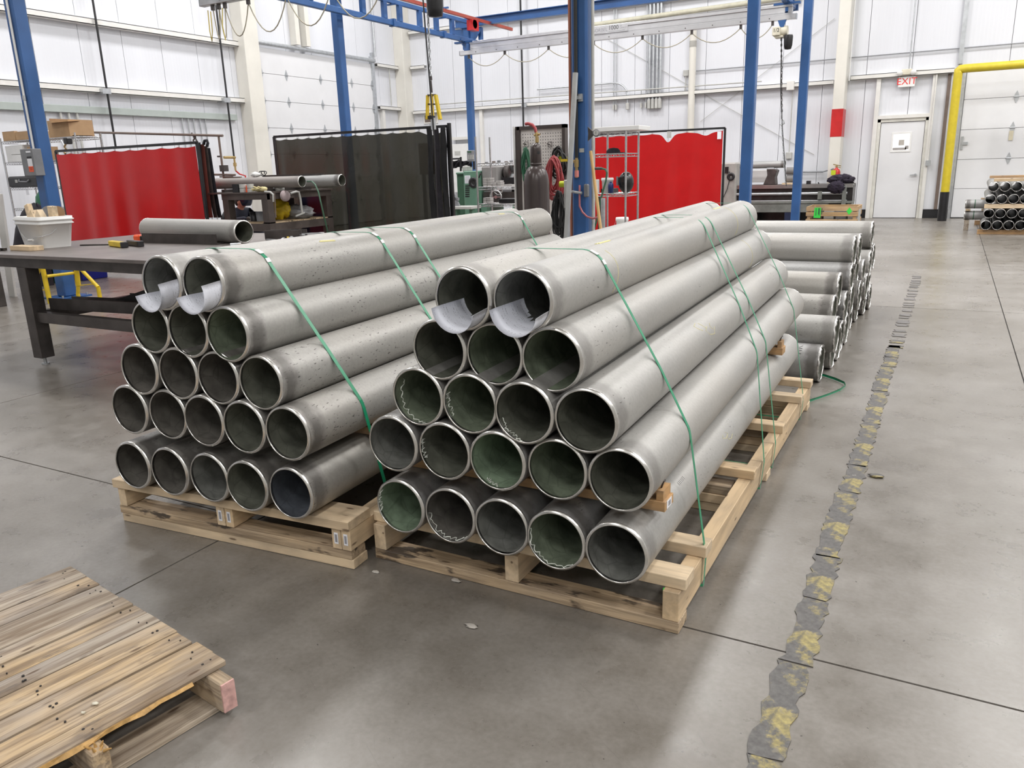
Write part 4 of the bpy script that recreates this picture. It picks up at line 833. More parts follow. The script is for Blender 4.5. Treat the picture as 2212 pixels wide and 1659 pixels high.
def bridge(y, label, x0=-9.5, x1=-2.66, writing=False, mat=None):
    mat = mat or ALU
    t = thing('crane_bridge', label, 'beam', ((x0+x1)/2, y, 3.75), None)
    mb = MB(); a, b = x0+0.25, x1-0.06
    mb.box(x0, x1, y-0.05, y+0.05, 3.75, 3.835); mb.box(a, b, y-0.022, y+0.022, 3.835, 3.955); mb.box(a, b, y-0.045, y+0.045, 3.955, 4.01); mb.box(a, b, y-0.03, y+0.03, 3.86, 3.885)
    part('rail_profile', mb, mat, t, 0.005)
    part('end_cap', MB().box(x0-0.012, x0, y-0.052, y+0.052, 3.748, 3.838).box(x1, x1+0.012, y-0.052, y+0.052, 3.748, 3.838), ALU_TRIM, t)
    bm = MB(); x = x0+0.4
    while x < x1-0.2: bm.cyl((x, y-0.05, 3.79), (x, y-0.056, 3.79), 0.010, n=6); x += 0.5
    part('bolt_row', bm, DKSTEEL, t)
    for X in (-9.4, -2.82): part('trolley', MB().box(X-0.06, X+0.06, y-0.22, y+0.22, 4.02, 4.05).box(X-0.025, X+0.025, y-0.03, y+0.03, 3.86, 4.02).box(X-0.22, X+0.22, y-0.055, y+0.055, 3.99, 4.025).cyl((X-0.05, y-0.12, 4.03), (X+0.05, y-0.12, 4.03), 0.03).cyl((X-0.05, y+0.12, 4.03), (X+0.05, y+0.12, 4.03), 0.03), BLUE, t)
    return t
b2 = bridge(15.4, 'aluminium crane bridge lettered with its 1000 lbs capacity'); b1 = bridge(8.67, 'grey crane bridge crossing the top left edge of the view', -9.62, -2.66, False, plain('grey_alu', (0.45, 0.45, 0.46), 0.4, 0.7))
fy = 15.4-0.0235
text('lettering', 'GORBEL', facing((-6.295, 15.4-0.0475, 3.925), (1,0,0), (0,0,1)), 0.088, GREYINK, b2); text('lettering', '1000', facing((-6.01, 15.4-0.0475, 3.945), (1,0,0), (0,0,1)), 0.105, INK, b2)
text('lettering', 'LBS.', facing((-5.885, 15.4-0.0475, 3.962), (1,0,0), (0,0,1)), 0.03, GREYINK, b2, align='LEFT'); text('lettering', 'CAPACITY', facing((-5.885, 15.4-0.0475, 3.926), (1,0,0), (0,0,1)), 0.034, GREYINK, b2, align='LEFT')
part('fine_print', MB().box(-6.43, -6.17, fy-0.024, fy-0.02, 3.868, 3.874).box(-6.11, -5.78, fy-0.024, fy-0.02, 3.88, 3.886), GREYINK, b2)
part('label_plate', MB().box(-6.47, -5.72, 15.4-0.047, 15.4-0.022, 3.86, 4.0), ALU, b2)
def festoon(y, xs, zt, sag, r, mat, label, lead=0):
    t = thing('festoon_cable', label, 'cable', (xs[0], y, zt)); mb = MB(); hk = MB()
    for a, b in zip(xs, xs[1:]): mb.path([(a+(b-a)*k/10, y, zt-sag*4*(k/10)*(1-k/10)) for k in range(11)], r, 5)
    part('loops', mb, mat, t)
    for a in xs: hk.box(a-0.02, a+0.02, y-0.02, y+0.02, zt-0.02, 3.75)
    part('hooks', hk, DKSTEEL, t); return t
festoon(15.4, [-9.3, -8.43, -7.42, -6.44, -5.44, -4.49, -3.6, -3.05], 3.70, 0.2, 0.009, CABLE, 'tan cable sagging in loops under the lettered crane bridge')
ft = festoon(8.67, [-9.42, -9.30, -9.18, -8.73, -8.03, -7.26, -6.4], 3.70, 0.4, 0.0085, CABLE, 'tan cable sagging in loops under the grey crane bridge')
part('yellow_lead', MB().path([(-9.47, 8.62, 3.68), (-9.46, 8.6, 3.4), (-9.44, 8.6, 3.27), (-9.41, 8.6, 3.4), (-9.42, 8.62, 3.66)], 0.008, 5).path([(-9.18, 8.62, 3.68), (-9.2, 8.6, 3.45), (-9.17, 8.6, 3.26)], 0.008, 5), CABLE_Y, ft)
def chain(p, q, link_l, r, mat, parent, name='chain', ww=0.22):
    p, q = Vector(p), Vector(q); n = max(2, int((q-p).length/link_l)); mb = MB(); d = (q-p)/n; a, b = frame(d)
    for i in range(n):
        c = p + d*(i+0.5); s = a if i % 2 else b; L = d*0.62
        mb.path([c+L, c+L*0.6+s*link_l*ww, c-L*0.6+s*link_l*ww, c-L, c-L*0.6-s*link_l*ww, c+L*0.6-s*link_l*ww], r, 4, True)
    o = part(name, mb, mat, parent); o['kind'] = 'stuff'; return o
# half-ton hoist at right end
h = thing('chain_hoist', 'cream chain hoist marked one half hanging under the lettered bridge', 'hoist', (-2.9, 15.4, 3.4)); hy = 15.4
part('hanger', MB().prism([(-0.075, 0.06), (0.075, 0.06), (0.03, -0.06), (-0.03, -0.06)], facing((-2.885, hy-0.015, 3.695), (1,0,0), (0,0,1)), 0.03).cyl((-2.885, hy-0.03, 3.67), (-2.885, hy+0.03, 3.67), 0.022), BLUE, h)
part('body', MB().box(-3.035, -2.90, hy-0.09, hy+0.13, 3.50, 3.645).cyl((-2.905, hy+0.02, 3.575), (-2.79, hy+0.02, 3.575), 0.085, n=20).box(-3.0, -2.85, hy-0.06, hy+0.1, 3.465, 3.50), CREAM, h, 0.012)
text('lettering', '1/2', facing((-2.967, hy-0.0915, 3.585), (1,0,0), (0,0,1)), 0.085, INK, h)
part('chain_bag', MB().sheet([[(-2.765+math.cos(a)*rx, hy-0.02+math.sin(a)*rx, z) for a in [2*PI*k/14 for k in range(15)]] for z, rx in ((3.50, 0.07), (3.47, 0.078), (3.33, 0.072), (3.27, 0.055), (3.262, 0.0))]), BLACK, h)
chain((-2.885, hy-0.02, 3.46), (-2.80, hy-0.02, 2.18), 0.045, 0.006, DKSTEEL, h)
hk = [(0, 0, 0), (0, 0, -0.06), (0.04, 0, -0.10), (0.045, 0, -0.15), (0.0, 0, -0.18), (-0.035, 0, -0.15)]
part('hook', MB().path([Vector(p)+Vector((-2.80, hy-0.02, 2.18)) for p in hk], [0.012, 0.014, 0.014, 0.014, 0.011, 0.006], 6), ALU_TRIM, h)
chain((-2.80, hy-0.02, 2.03), (-2.60, hy-0.4, 1.0), 0.045, 0.006, ALU_TRIM, h, 'sling_chain')
part('pendant_cord', MB().path([(-2.875, hy-0.05, 3.46), (-2.84, hy-0.06, 2.6), (-2.74, hy-0.2, 1.9), (-2.58, hy-0.42, 0.95)], 0.008, 6), BLACK, h)
# hoist at left with yellow lifting clamp
s_ = 8.67; bp0 = at(933, 16, 1, s_); hx = at(925, 30, 1, s_).x
h = thing('chain_hoist', 'black-bagged chain hoist over the dark curtain, yellow clamp below', 'hoist', (hx, s_, 3.2)); bb_ = at(940, 16, 1, s_)
part('body', MB().box(hx-0.12, hx+0.1, s_-0.1, s_+0.12, 3.52, 3.68), CREAM, h, 0.012); part('hanger', MB().box(hx-0.04, hx+0.04, s_-0.02, s_+0.02, 3.66, 3.76), BLUE, h)
part('chain_bag', MB().sheet([[(bb_.x+0.0+math.cos(a)*rx, s_+math.sin(a)*rx, z) for a in [2*PI*k/14 for k in range(15)]] for z, rx in ((3.56, 0.1), (3.5, 0.105), (3.28, 0.1), (3.2, 0.085), (3.19, 0.0))]), BLACK, h)
c0, c1, c2 = at(925, 29, 1, s_), at(930, 165, 1, s_), at(933, 200, 1, s_); chain((c0.x, s_, 3.52), c1, 0.045, 0.008, ALU_TRIM, h)
part('swivel', MB().cyl(c1, c1-Vector((0,0,0.045)), 0.02).cyl(c1-Vector((0,0,0.05)), c2, 0.012), DKSTEEL, h)
t = thing('lifting_clamp', 'yellow pipe lifting clamp hanging from the left hoist', 'clamp', c2); a = at(932, 203, 1, s_)
L0, R0, L1, R1 = at(924, 206, 1, s_), at(941, 205, 1, s_), at(923, 258, 1, s_), at(951, 258, 1, s_); B = at(936, 280, 1, s_)
part('arm', MB().bar(L0, L1, 0.02, 0.05, (0,1,0)), YELLOW, t); part('arm', MB().bar(R0, R1, 0.03, 0.05, (0,1,0)), YELLOW, t); part('centre_bar', MB().bar(a, at(935, 255, 1, s_), 0.03, 0.03, (0,1,0)), YELLOW, t)
part('cross_bar', MB().bar(L0, R0, 0.025, 0.02).bar(at(924, 225, 1, s_), at(945, 225, 1, s_), 0.02, 0.015), DKSTEEL, t)
part('gripper', MB().bar(at(934, 252, 1, s_), B, 0.035, 0.03, (0,1,0)).box(B.x-0.02, B.x+0.03, s_-0.02, s_+0.02, B.z, B.z+0.14), ALU_TRIM, t); part('knob', MB().box(L1.x+0.03, L1.x+0.1, s_-0.03, s_+0.03, L1.z+0.0, L1.z+0.04), BLACK, t)
cd = at(912, 0, 1, s_-0.1); ce = at(938, 300, 1, s_-0.1); cf = at(945, 470, 1, s_-0.1)
solo('pendant_cord', MB().path([(cd.x, s_-0.1, 3.74), (ce.x, s_-0.1, ce.z), (cf.x, s_-0.1, cf.z), (cf.x+0.02, s_-0.1, 0.35)], 0.009, 6), BLACK, 'black pendant cord hanging before the dark curtain', 'cord')
# left post extras
px, py = X1-0.02, 6.0
part('conduit', MB().cyl((px+0.02, py-0.1, 1.8), (px+0.02, py-0.1, 4.4), 0.013), WHITE, pl); part('coupling', MB().cyl((px+0.02, py-0.1, 2.35), (px+0.02, py-0.1, 2.4), 0.02), ALU_TRIM, pl)
sb = thing('switch_box', 'grey electrical switch box with orange warning label on blue post', 'box', (px+0.03, py-0.13, 1.5))
part('enclosure', MB().box(px-0.1, px+0.14, py-0.2, py-0.085, 1.49, 1.80), GREY_BOX, sb, 0.006)
for nm, z0, z1, mt in (('white_label', 1.755, 1.775, PAPER), ('dark_label', 1.69, 1.712, INK), ('notice', 1.60, 1.688, PAPER), ('warning_label', 1.535, 1.60, ORANGE)): part(nm, MB().box(px+0.02, px+0.11, py-0.2025, py-0.2, z0, z1), mt, sb)
part('warning_print', MB().box(px+0.035, px+0.1, py-0.2032, py-0.2025, 1.578, 1.584).box(px+0.04, px+0.09, py-0.2032, py-0.2025, 1.558, 1.563), INK, sb)
part('cable', MB().path([(px-0.12, py+0.1, 1.78), (px-0.2, py+0.05, 1.70), (px-0.2, py+0.02, 1.5), (px-0.13, py+0.02, 1.3), (px-0.14, py, 1.0)], 0.012, 6), BLACK, pl)
# centre post extras
cx, cy = -2.585, 5.95; yf = cy-0.0625
part('copper_line', MB().cyl((cx-0.088, cy-0.03, 0.4), (cx-0.088, cy-0.03, 4.4), 0.011), COPPER, pc); part('conduit', MB().cyl((cx+0.088, cy, 0.1), (cx+0.088, cy, 4.4), 0.013), LTGREY, pc); part('conduit', MB().cyl((cx-0.105, cy+0.03, 0.6), (cx-0.105, cy+0.03, 4.4), 0.009), LTGREY, pc)
part('air_line', MB().cyl((cx-0.015, yf-0.02, 1.47), (cx-0.015, yf-0.02, 4.4), 0.014), BLACKR, pc)
part('pipe_clamp', MB().box(cx-0.03, cx+0.03, yf-0.04, yf, 1.90, 1.925).box(cx+0.0, cx+0.035, yf-0.02, yf, 1.885, 1.94), ALU_TRIM, pc); part('tape_patch', MB().box(cx+0.0, cx+0.04, yf-0.002, yf, 1.51, 1.54), LTGREY, pc)
t = part('air_drop', MB().cyl((cx-0.015, yf-0.02, 1.32), (cx-0.015, yf-0.02, 1.47), 0.012).cyl((cx-0.07, yf-0.02, 1.445), (cx-0.015, yf-0.02, 1.445), 0.012).cyl((cx-0.015, yf-0.02, 1.40), (cx-0.015, yf-0.02, 1.455), 0.018), BRASS, pc)
part('valve_tag', MB().cyl((cx-0.015, yf-0.02, 1.325), (cx-0.015, yf-0.02, 1.375), 0.017), plain('red_white_valve', (0.7, 0.25, 0.22), 0.4), pc); part('valve_handle', MB().box(cx-0.15, cx-0.09, yf-0.03, yf-0.01, 1.445, 1.465), YELLOW, pc)
ho = [at(1252, y, 1, yf-0.03) for y in (400, 425)] + [at(x, y, 1, yf-0.03) for x, y in ((1252, 445), (1258, 458), (1268, 468), (1280, 472), (1290, 470), (1294, 466))]
part('pink_hose', MB().path(ho, 0.008, 8), HOSE_PINK, pc)
part('peg', MB().cyl(at(1236, 414, 1, yf-0.05), at(1257, 417, 1, yf-0.05), 0.011), ALU_TRIM, pc); part('switch_cover', MB().box(cx+0.045, cx+0.085, yf-0.03, yf, 1.17, 1.27), GREY_BOX, pc, 0.008)
gg = thing('gauge', 'round grey dial gauge on a dark bracket at the blue middle post', 'gauge', at(1288, 288, 1, yf-0.08)); g0 = at(1289, 288, 1, yf-0.08)
part('dial', MB().rings([(0, 0), (0.027, 0.0), (0.027, 0.025), (0.0, 0.025)], g0, (0.2, -1, 0.1), 20), GREY_BOX, gg); part('dial_face', MB().rings([(0.0, 0.0262), (0.020, 0.0262)], g0, (0.2, -1, 0.1), 20), LTGREY, gg)
part('needle', MB().bar(g0+Vector((0.005, -0.028, -0.008)), g0+Vector((0.005, -0.028, 0.014)), 0.003, 0.001), INK, gg); part('bracket', MB().prism([(0, 0), (-0.06, 0.05), (-0.055, 0.0), (-0.06, -0.055)], facing(g0+Vector((-0.01, 0.0, 0)), (1,0,0), (0,0,1)), 0.012), DKSTEEL, gg)
a, b = at(1243, 157, 1, yf-0.07), at(1228.5, 420, 1, yf-0.10); d = (b-a)/(b.z-a.z); lo = a + d*(0.0-a.z)
solo('strut_channel', MB().bar(a, lo, 0.032, 0.03, (0,1,0)).bar(a+Vector((0,0.02,0)), lo+Vector((0,0.02,0)), 0.012, 0.02, (0,1,0)), plain('pale_zinc', (0.55, 0.56, 0.56), 0.45, 0.4), 'pale metal strut channel leaning against the blue middle post', 'strut')
a, b = at(1276, 327, 1, yf-0.05), at(1297, 490, 1, yf-0.28); d = (b-a)/(b.z-a.z); lo = a+d*(0.03-a.z)
bm = thing('broom', 'wooden broom handle leaning beside the blue middle post', 'broom', lo); part('handle', MB().cyl(a, lo, 0.0125, n=10), plain('broom_wood', (0.55, 0.34, 0.13), 0.5), bm); part('head', MB().box(lo.x-0.15, lo.x+0.15, lo.y-0.03, lo.y+0.03, 0.03, 0.08), WOOD_OLD, bm); part('bristles', MB().box(lo.x-0.15, lo.x+0.15, lo.y-0.035, lo.y+0.035, 0.0, 0.032), BLACKR, bm)
# ================================================================== WELDING SCREENS
def screen(name, x0, x1, y, z0, z1, mat, fold, label, nrings, seed, foot=True, dip=None, sag=0.014):
    t = thing('welding_screen', label, 'screen', ((x0+x1)/2, y, 0)); rd_ = random.Random(seed)
    part('frame', MB().bar((x0, y, z1), (x1, y, z1), 0.035, 0.035).bar((x0, y, 0.02), (x0, y, z1), 0.035, 0.035).bar((x1, y, 0.02), (x1, y, z1), 0.035, 0.035), BLACK, t)
    for x in (x0, x1): part('foot', MB().box(x-0.025, x+0.025, y-0.35, y+0.35, 0, 0.04), BLACK, t)
    nx, nz = 90, 22; ph = [(rd_.uniform(3, 9), rd_.uniform(0, 6), rd_.uniform(0.4, 1)) for _ in range(4)]; rows = []
    for j in range(nz+1):
        v = j/nz; row = []
        for i in range(nx+1):
            u = i/nx; x = x0+0.03+(x1-x0-0.06)*u
            w = sum(a*math.sin(f*u*(x1-x0)*1.7+p + 0.7*v) for f, p, a in ph)/3*fold*(0.4+0.6*v)
            zt = z1-0.045 - sag*abs(math.sin(PI*u*nrings))
            if dip: 
                for dx, dd, dw in dip: zt -= dd*math.exp(-((u-dx)/dw)**2)
            row.append((x, y-0.02+w, zt + (z0-zt)*v))
        rows.append(row)
    part('curtain', MB().sheet(rows), mat, t)
    rb = MB()
    for k in range(nrings+1): x = x0+0.03+(x1-x0-0.06)*k/nrings; rb.path([(x+0.012*math.cos(a), y, z1-0.02+0.03*math.sin(a)) for a in [2*PI*q/8 for q in range(8)]], 0.004, 4, True)
    part('hanging_rings', rb, ALU_TRIM, t); return t
rc = screen('red', -12.08, -8.96, 7.7, 0.07, 1.865, RED_V, 0.045, 'glossy red welding curtain behind the left work table', 9, 2)
t = thing('welding_screen', 'brown side curtain bunched at right end of the left red curtain', 'screen', (-8.9, 7.75, 0)); rd_ = random.Random(4)
for k, (px_, mt) in enumerate(((437, CLOTH_DK), (445, plain('rust_strap', (0.16, 0.04, 0.03), 0.6)), (452, DKSTEEL), (458, CLOTH_DK))):
    a = at(px_-10, 308+4*k, 1, 7.75+0.06*k); b = at(px_+8+3*k, 470, 1, 7.85+0.06*k); mb = MB(); rows = []
    for j in range(10):
        v = j/9; c = a+(b-a)*v; rows.append([(c.x-0.05+0.012*math.sin(5*v+k), c.y, c.z), (c.x+0.0+0.012*math.sin(7*v), c.y-0.04, c.z), (c.x+0.045+0.01*math.sin(4*v+2), c.y, c.z)])
    part('fold', mb.sheet(rows), mt, t)
part('top_loop', MB().path([at(440, 312, 1, 7.8), at(442, 304, 1, 7.8), at(447, 303, 1, 7.8), at(449, 309, 1, 7.8), at(447, 316, 1, 7.8)], 0.02, 6), CLOTH_DK, t)
part('foot_bar', MB().box(-9.05, -8.6, 7.7, 7.95, 0, 0.05), DKSTEEL, t)
dc = screen('dark', -9.33, -6.12, 9.5, 0.1, 1.985, DARK_V, 0.05, 'dark green welding curtain right of the far bench', 14, 8, dip=[(0.93, 0.06, 0.04)])
t = thing('side_curtain', 'black curtain bunched on a post at the right end of the dark curtain', 'curtain', (-6.2, 9.45, 0)); part('post', MB().bar((-6.06, 9.44, 0), (-6.06, 9.44, 2.02), 0.04, 0.04).box(-6.16, -5.98, 9.3, 9.6, 0, 0.02), BLACK, t)
for k, x_ in enumerate((-6.36, -6.25, -6.14)): part('fold', MB().sheet([[(x_-0.055+0.02*math.sin(2.1*v+k), 9.43, 1.97-0.23*v), (x_-0.02, 9.36+0.02*math.sin(v*1.3+k), 1.98-0.23*v), (x_+0.02, 9.41, 1.98-0.23*v), (x_+0.055+0.015*math.sin(1.7*v), 9.38, 1.95-0.23*v)] for v in range(9)]), BLACK if k != 1 else CLOTH_DK, t)
cb = thing('carton', 'tan cardboard sheet showing through the dark curtain', 'cardboard', (-6.6, 9.8, 0)); a, b = at(905, 310, 1, 9.8), at(951, 376, 1, 9.8)
part('panel', MB().box(a.x, b.x, 9.78, 9.8, b.z, a.z), CARD, cb); part('stand', MB().box(a.x+0.02, a.x+0.06, 9.8, 9.84, 0, a.z).box(b.x-0.06, b.x-0.02, 9.8, 9.84, 0, a.z).box(a.x, b.x, 9.7, 9.95, 0, 0.03), DKSTEEL, cb)
rr_ = screen('redr', -6.45, -3.71, 15.0, 0.1, 1.99, RED_V, 0.03, 'red welding curtain behind the wire shelf in the middle', 8, 5, dip=[(0.62, 0.16, 0.035), (0.88, 0.07, 0.04)], sag=0.015)
part('tag', MB().box(-3.83, -3.76, 14.93, 14.945, 1.80, 1.93), PAPER, rr_); part('tape_patch', MB().box(-4.78, -4.7, 14.955, 14.965, 1.86, 1.98), LTGREY, rr_)
# ================================================================== WORK TABLE (left foreground)
T1 = 0.885; tx0, tx1, ty0, ty1 = -7.05, -4.45, 3.49, 5.53
t = thing('work_table', 'large dark steel welding table left of the pipe stacks', 'table', ((tx0+tx1)/2, 4.5, 0))
part('table_top', MB().box(tx0, tx1, ty0, ty1, T1-0.026, T1), TABLE_TOP, t, 0.002)
part('apron', MB().box(tx0+0.1, tx1-0.1, ty0+0.06, ty0+0.12, T1-0.105, T1-0.026).box(tx0+0.1, tx1-0.1, ty1-0.12, ty1-0.06, T1-0.105, T1-0.026).box(tx0+0.1, tx0+0.16, ty0+0.12, ty1-0.12, T1-0.105, T1-0.026).box(tx1-0.16, tx1-0.1, ty0+0.12, ty1-0.12, T1-0.105, T1-0.026), DKSTEEL, t)
for (x, y) in ((-6.27, 3.60), (-4.75, 3.60), (-6.27, 5.4), (-4.75, 5.4)):
    lg = part('leg', MB().box(x-0.055, x+0.055, y-0.055, y+0.055, 0.06, T1-0.1), DKSTEEL, t, 0.004); part('levelling_foot', MB().cyl((x, y, 0), (x, y, 0.012), 0.03).cyl((x, y, 0.012), (x, y, 0.06), 0.012), ALU_TRIM, lg)
part('stretcher', MB().box(-6.215, -4.8, 3.57, 3.63, 0.35, 0.43), DKSTEEL, t); part('stretcher', MB().box(-6.215, -4.8, 5.37, 5.43, 0.35, 0.43), DKSTEEL, t); part('stretcher', MB().box(-6.3, -6.24, 3.655, 5.345, 0.35, 0.43), DKSTEEL, t); part('stretcher', MB().box(-4.78, -4.72, 3.655, 5.345, 0.35, 0.43), DKSTEEL, t)
gi = 'steel sections on the table rack'
for k, (x0, y0, x1, y1, z, w, h) in enumerate(((-6.25, 3.75, -4.0, 3.95, 0.475, 0.09, 0.09), (-6.28, 3.95, -4.2, 4.2, 0.465, 0.07, 0.07), (-6.0, 4.3, -4.2, 4.45, 0.46, 0.1, 0.06), (-6.2, 4.65, -4.3, 4.7, 0.455, 0.12, 0.05))):
    mb = MB(); mb.bar((x0, y0, z-h/2+0.005), (x1, y1, z-h/2+0.005), w, 0.008); mb.bar((x0, y0-w/2+0.004, z), (x1, y1-w/2+0.004, z), 0.008, h)
    solo('steel_angle', mb, DKSTEEL, 'dark steel angle on the lower rack of the work table, %s from the front' % ORD[k], 'steel', gi)
mb = MB().prism([(0, 0), (0.5, 0.14), (0.62, 0.15), (0.66, 0.05), (0.60, 0.0)], facing((-5.75, 4.2, 0.50), (1, 0.15, 0), (0,0,1)), 0.3); solo('steel_offcut', mb, BLACK, 'black jagged steel offcut lying on the table rack', 'steel')
mb = MB().box(-5.05, -4.85, 4.1, 4.3, 0.50, 0.62).box(-5.12, -4.78, 4.05, 4.35, 0.50, 0.55); solo('steel_offcut', mb, BLACK, 'small black steel block on the table rack near the stack', 'steel')
lumber((-5.25, 3.87, 0.4395), (0.9, 0.1, 0.02), WOOD_OLD, 'thin pale board lying on the table rack', None, 0.08)
# things on the table
bk = thing('bucket', 'white rectangular pail with wire handle, full of wood offcuts', 'bucket', (-6.70, 4.04, T1))
def rrect(w, d, r=0.03, n=4):
    pts = []
    for cx_, cy_, a0 in ((w/2-r, d/2-r, 0), (-w/2+r, d/2-r, 90), (-w/2+r, -d/2+r, 180), (w/2-r, -d/2+r, 270)):
        for k in range(n+1): a = math.radians(a0+90*k/n); pts.append((cx_+r*math.cos(a), cy_+r*math.sin(a)))
    return pts
MBk = Matrix.Translation((-6.70, 4.055, T1)) @ Matrix.Rotation(math.radians(-10), 4, 'Z'); prof = [(0.0, 0.84), (0.19, 1.0), (0.192, 1.07), (0.20, 1.08), (0.205, 1.03), (0.222, 1.03), (0.224, 1.10), (0.232, 1.1), (0.235, 1.05), (0.252, 1.06), (0.254, 1.0), (0.15, 0.93), (0.01, 0.8)]
rows = []
for z, k in prof: p = rrect(0.47*k, 0.27*k); rows.append([MBk @ Vector((x, y, z)) for x, y in p + p[:1]])
part('pail', MB().sheet(rows), WHITE, bk); p = rrect(0.47*0.84, 0.27*0.84); part('pail_floor', MB().add([MBk @ Vector((x, y, 0.002)) for x, y in p], [tuple(range(len(p)))]), WHITE, bk)
part('wire_handle', MB().path([MBk @ Vector(q) for q in ((-0.16, -0.15, 0.19), (-0.1, -0.155, 0.12), (-0.02, -0.155, 0.08), (0.07, -0.155, 0.065), (0.16, -0.155, 0.09), (0.235, -0.12, 0.10), (0.245, -0.05, 0.12), (0.235, 0.0, 0.16))], 0.0025, 5), ALU_TRIM, bk); part('grip', MB().cyl(MBk @ Vector((0.04, -0.157, 0.066)), MBk @ Vector((0.13, -0.157, 0.072)), 0.009, n=10), WHITE, bk)
part('fill_level', MB().box(-0.19, 0.19, -0.1, 0.1, 0.15, 0.17, MBk), WOOD_NEW, bk)
wg = 'offcuts in the white pail'
for k, (x, y, z, w, d, h, rx) in enumerate(((-0.19, -0.02, 0.27, 0.07, 0.04, 0.16, 14), (-0.10, -0.03, 0.255, 0.08, 0.05, 0.07, 40), (0.06, -0.04, 0.26, 0.08, 0.05, 0.07, 45), (0.165, 0.02, 0.275, 0.075, 0.05, 0.12, -3))):
    Mx = MBk @ Matrix.Translation((x, y, z)) @ Matrix.Rotation(math.radians(-rx), 4, 'Y'); solo('wood_offcut', MB().box(-w/2, w/2, -d/2, d/2, -h/2-0.03, h/2, Mx), WOOD_NEW, 'pale wood offcut in the white pail, %s' % ['leaning at its left end', 'low point left of middle', 'wedge right of middle', 'upright at its right end'][k], 'offcut', wg, 0.003)
for k, (x, y) in enumerate(((-0.03, 0.06), (0.08, 0.09))):
    c = MBk @ Vector((x, y, 0.275)); solo('grinding_disc', MB().cyl(c, c+Vector((0.02, -0.01, 0.003)), 0.055, n=18).cyl(c, c+Vector((0.022, -0.011, 0.003)), 0.012), GREY_BOX if k == 0 else CARD_IN, '%s round disc poking out of the white pail' % ['grey', 'brown'][k], 'disc')
solo('wood_block', MB().prism([(-0.15, -0.05), (0.12, -0.055), (0.15, -0.03), (0.15, 0.05), (-0.15, 0.05)], Matrix.Translation((-6.53, 3.775, T1)), 0.038), WOOD_NEW, 'pale wood block with a clipped corner on the table before the pail', 'block', None, 0.003)
solo('scrap_bar', MB().bar((-6.99, 3.66, T1+0.012), (-6.70, 3.70, T1+0.012), 0.03, 0.02).bar((-6.98, 3.75, T1+0.01), (-6.72, 3.66, T1+0.01), 0.025, 0.018), DKSTEEL, 'dark steel scraps at the left edge of the work table', 'scrap')
solo('steel_rod', MB().cyl((-6.42, 4.16, T1+0.006), (-6.08, 4.3, T1+0.006), 0.006).cyl((-6.08, 4.3, T1+0.008), (-6.06, 4.308, T1+0.008), 0.008), DKSTEEL, 'thin steel rod right of the pail on the table', 'rod')
cg = 'yellow and black clamps on the table'
for k, (a, b) in enumerate((((-6.07, 4.2), (-5.80, 4.12)), ((-5.95, 4.28), (-5.74, 4.22)))):
    c = thing('clamp', ['yellow-handled bar clamp lying on the work table', 'black bar clamp beside the yellow-handled one'][k], 'clamp', (a[0], a[1], T1), cg); A, B_ = Vector((a[0], a[1], T1+0.024)), Vector((b[0], b[1], T1+0.024)); part('handle', MB().bar(A, B_, 0.04, 0.045), YELLOW if k == 0 else DKSTEEL, c, 0.006); d = (B_-A).normalized(); part('jaw', MB().bar(B_, B_+d*0.035, 0.05, 0.046), BLACK, c, 0.004); part('bar', MB().bar(A-d*0.02+Vector((0,0.03,-0.012)), B_+d*0.02+Vector((0,0.03,-0.012)), 0.012, 0.02), DKSTEEL, c)
c = thing('tape_measure', 'orange tape measure against the angle under the table pipe', 'tool', (-6.13, 4.53, T1)); part('case', MB().box(-6.17, -6.085, 4.48, 4.53, T1, T1+0.068), ORANGE, c, 0.014); part('grip', MB().box(-6.085, -6.06, 4.482, 4.528, T1, T1+0.06), BLACK, c, 0.01)
solo('steel_angle', MB().bar((-6.06, 4.53, T1+0.004), (-5.16, 4.535, T1+0.004), 0.08, 0.008).bar((-6.06, 4.495, T1+0.045), (-5.16, 4.50, T1+0.045), 0.008, 0.075), DKSTEEL, 'black steel angle cradling the pipe on the work table', 'steel')
A, B_ = Vector((-6.42, 4.84, T1+0.093)), Vector((-4.985, 4.635, T1+0.093)); yw = math.atan2(-(A-B_).x, (A-B_).y)
pp = make_pipe(B_, yw, (A-B_).length, 0.092, 0.009, PIPE_A, IN_OLIVE, 'short grey pipe lying across the left work table', 'pipes on benches', 0, None, 0, 'steel_pipe', 40); PIPE_T1 = pp
solo('paper_sheet', MB().sheet([[A + (A-B_).normalized()*s + Vector((0.02*math.sin(a*3), -0.085*math.cos(a), -0.085+0.03*a)) for a in (0, 0.4, 0.8, 1.2)] for s in (-0.02, 0.03, 0.075)], 0.0005), PAPER, 'white paper poking out of the far end of the table pipe', 'paper')
solo('channel_steel', MB().bar((-5.08, 4.98, T1+0.004), (-4.78, 5.1, T1+0.004), 0.12, 0.008).bar((-5.06, 4.925, T1+0.04), (-4.76, 5.045, T1+0.04), 0.008, 0.07).bar((-5.1, 5.035, T1+0.04), (-4.8, 5.155, T1+0.04), 0.008, 0.07), DKSTEEL, 'short dark channel piece behind the table pipe mouth', 'steel')
c = thing('hammer', 'small steel-headed hammer on the table beyond the left stack', 'hammer', (-4.72, 4.33, T1)); part('head', MB().cyl((-4.79, 4.30, T1+0.018), (-4.74, 4.36, T1+0.018), 0.018, n=10), ALU_TRIM, c); part('handle', MB().cyl((-4.765, 4.33, T1+0.018), (-4.55, 4.42, T1+0.012), 0.011, n=8), plain('handle_wood', (0.35, 0.2, 0.12), 0.5), c)
tg = 'hand tools heaped on the work table'; rd_ = random.Random(9)
TOOLS = ('silver spanner', 'bent steel spanner', 'yellow-gripped pliers', 'flat steel wrench', 'dark steel bar', 'long steel pin', 'small silver key')
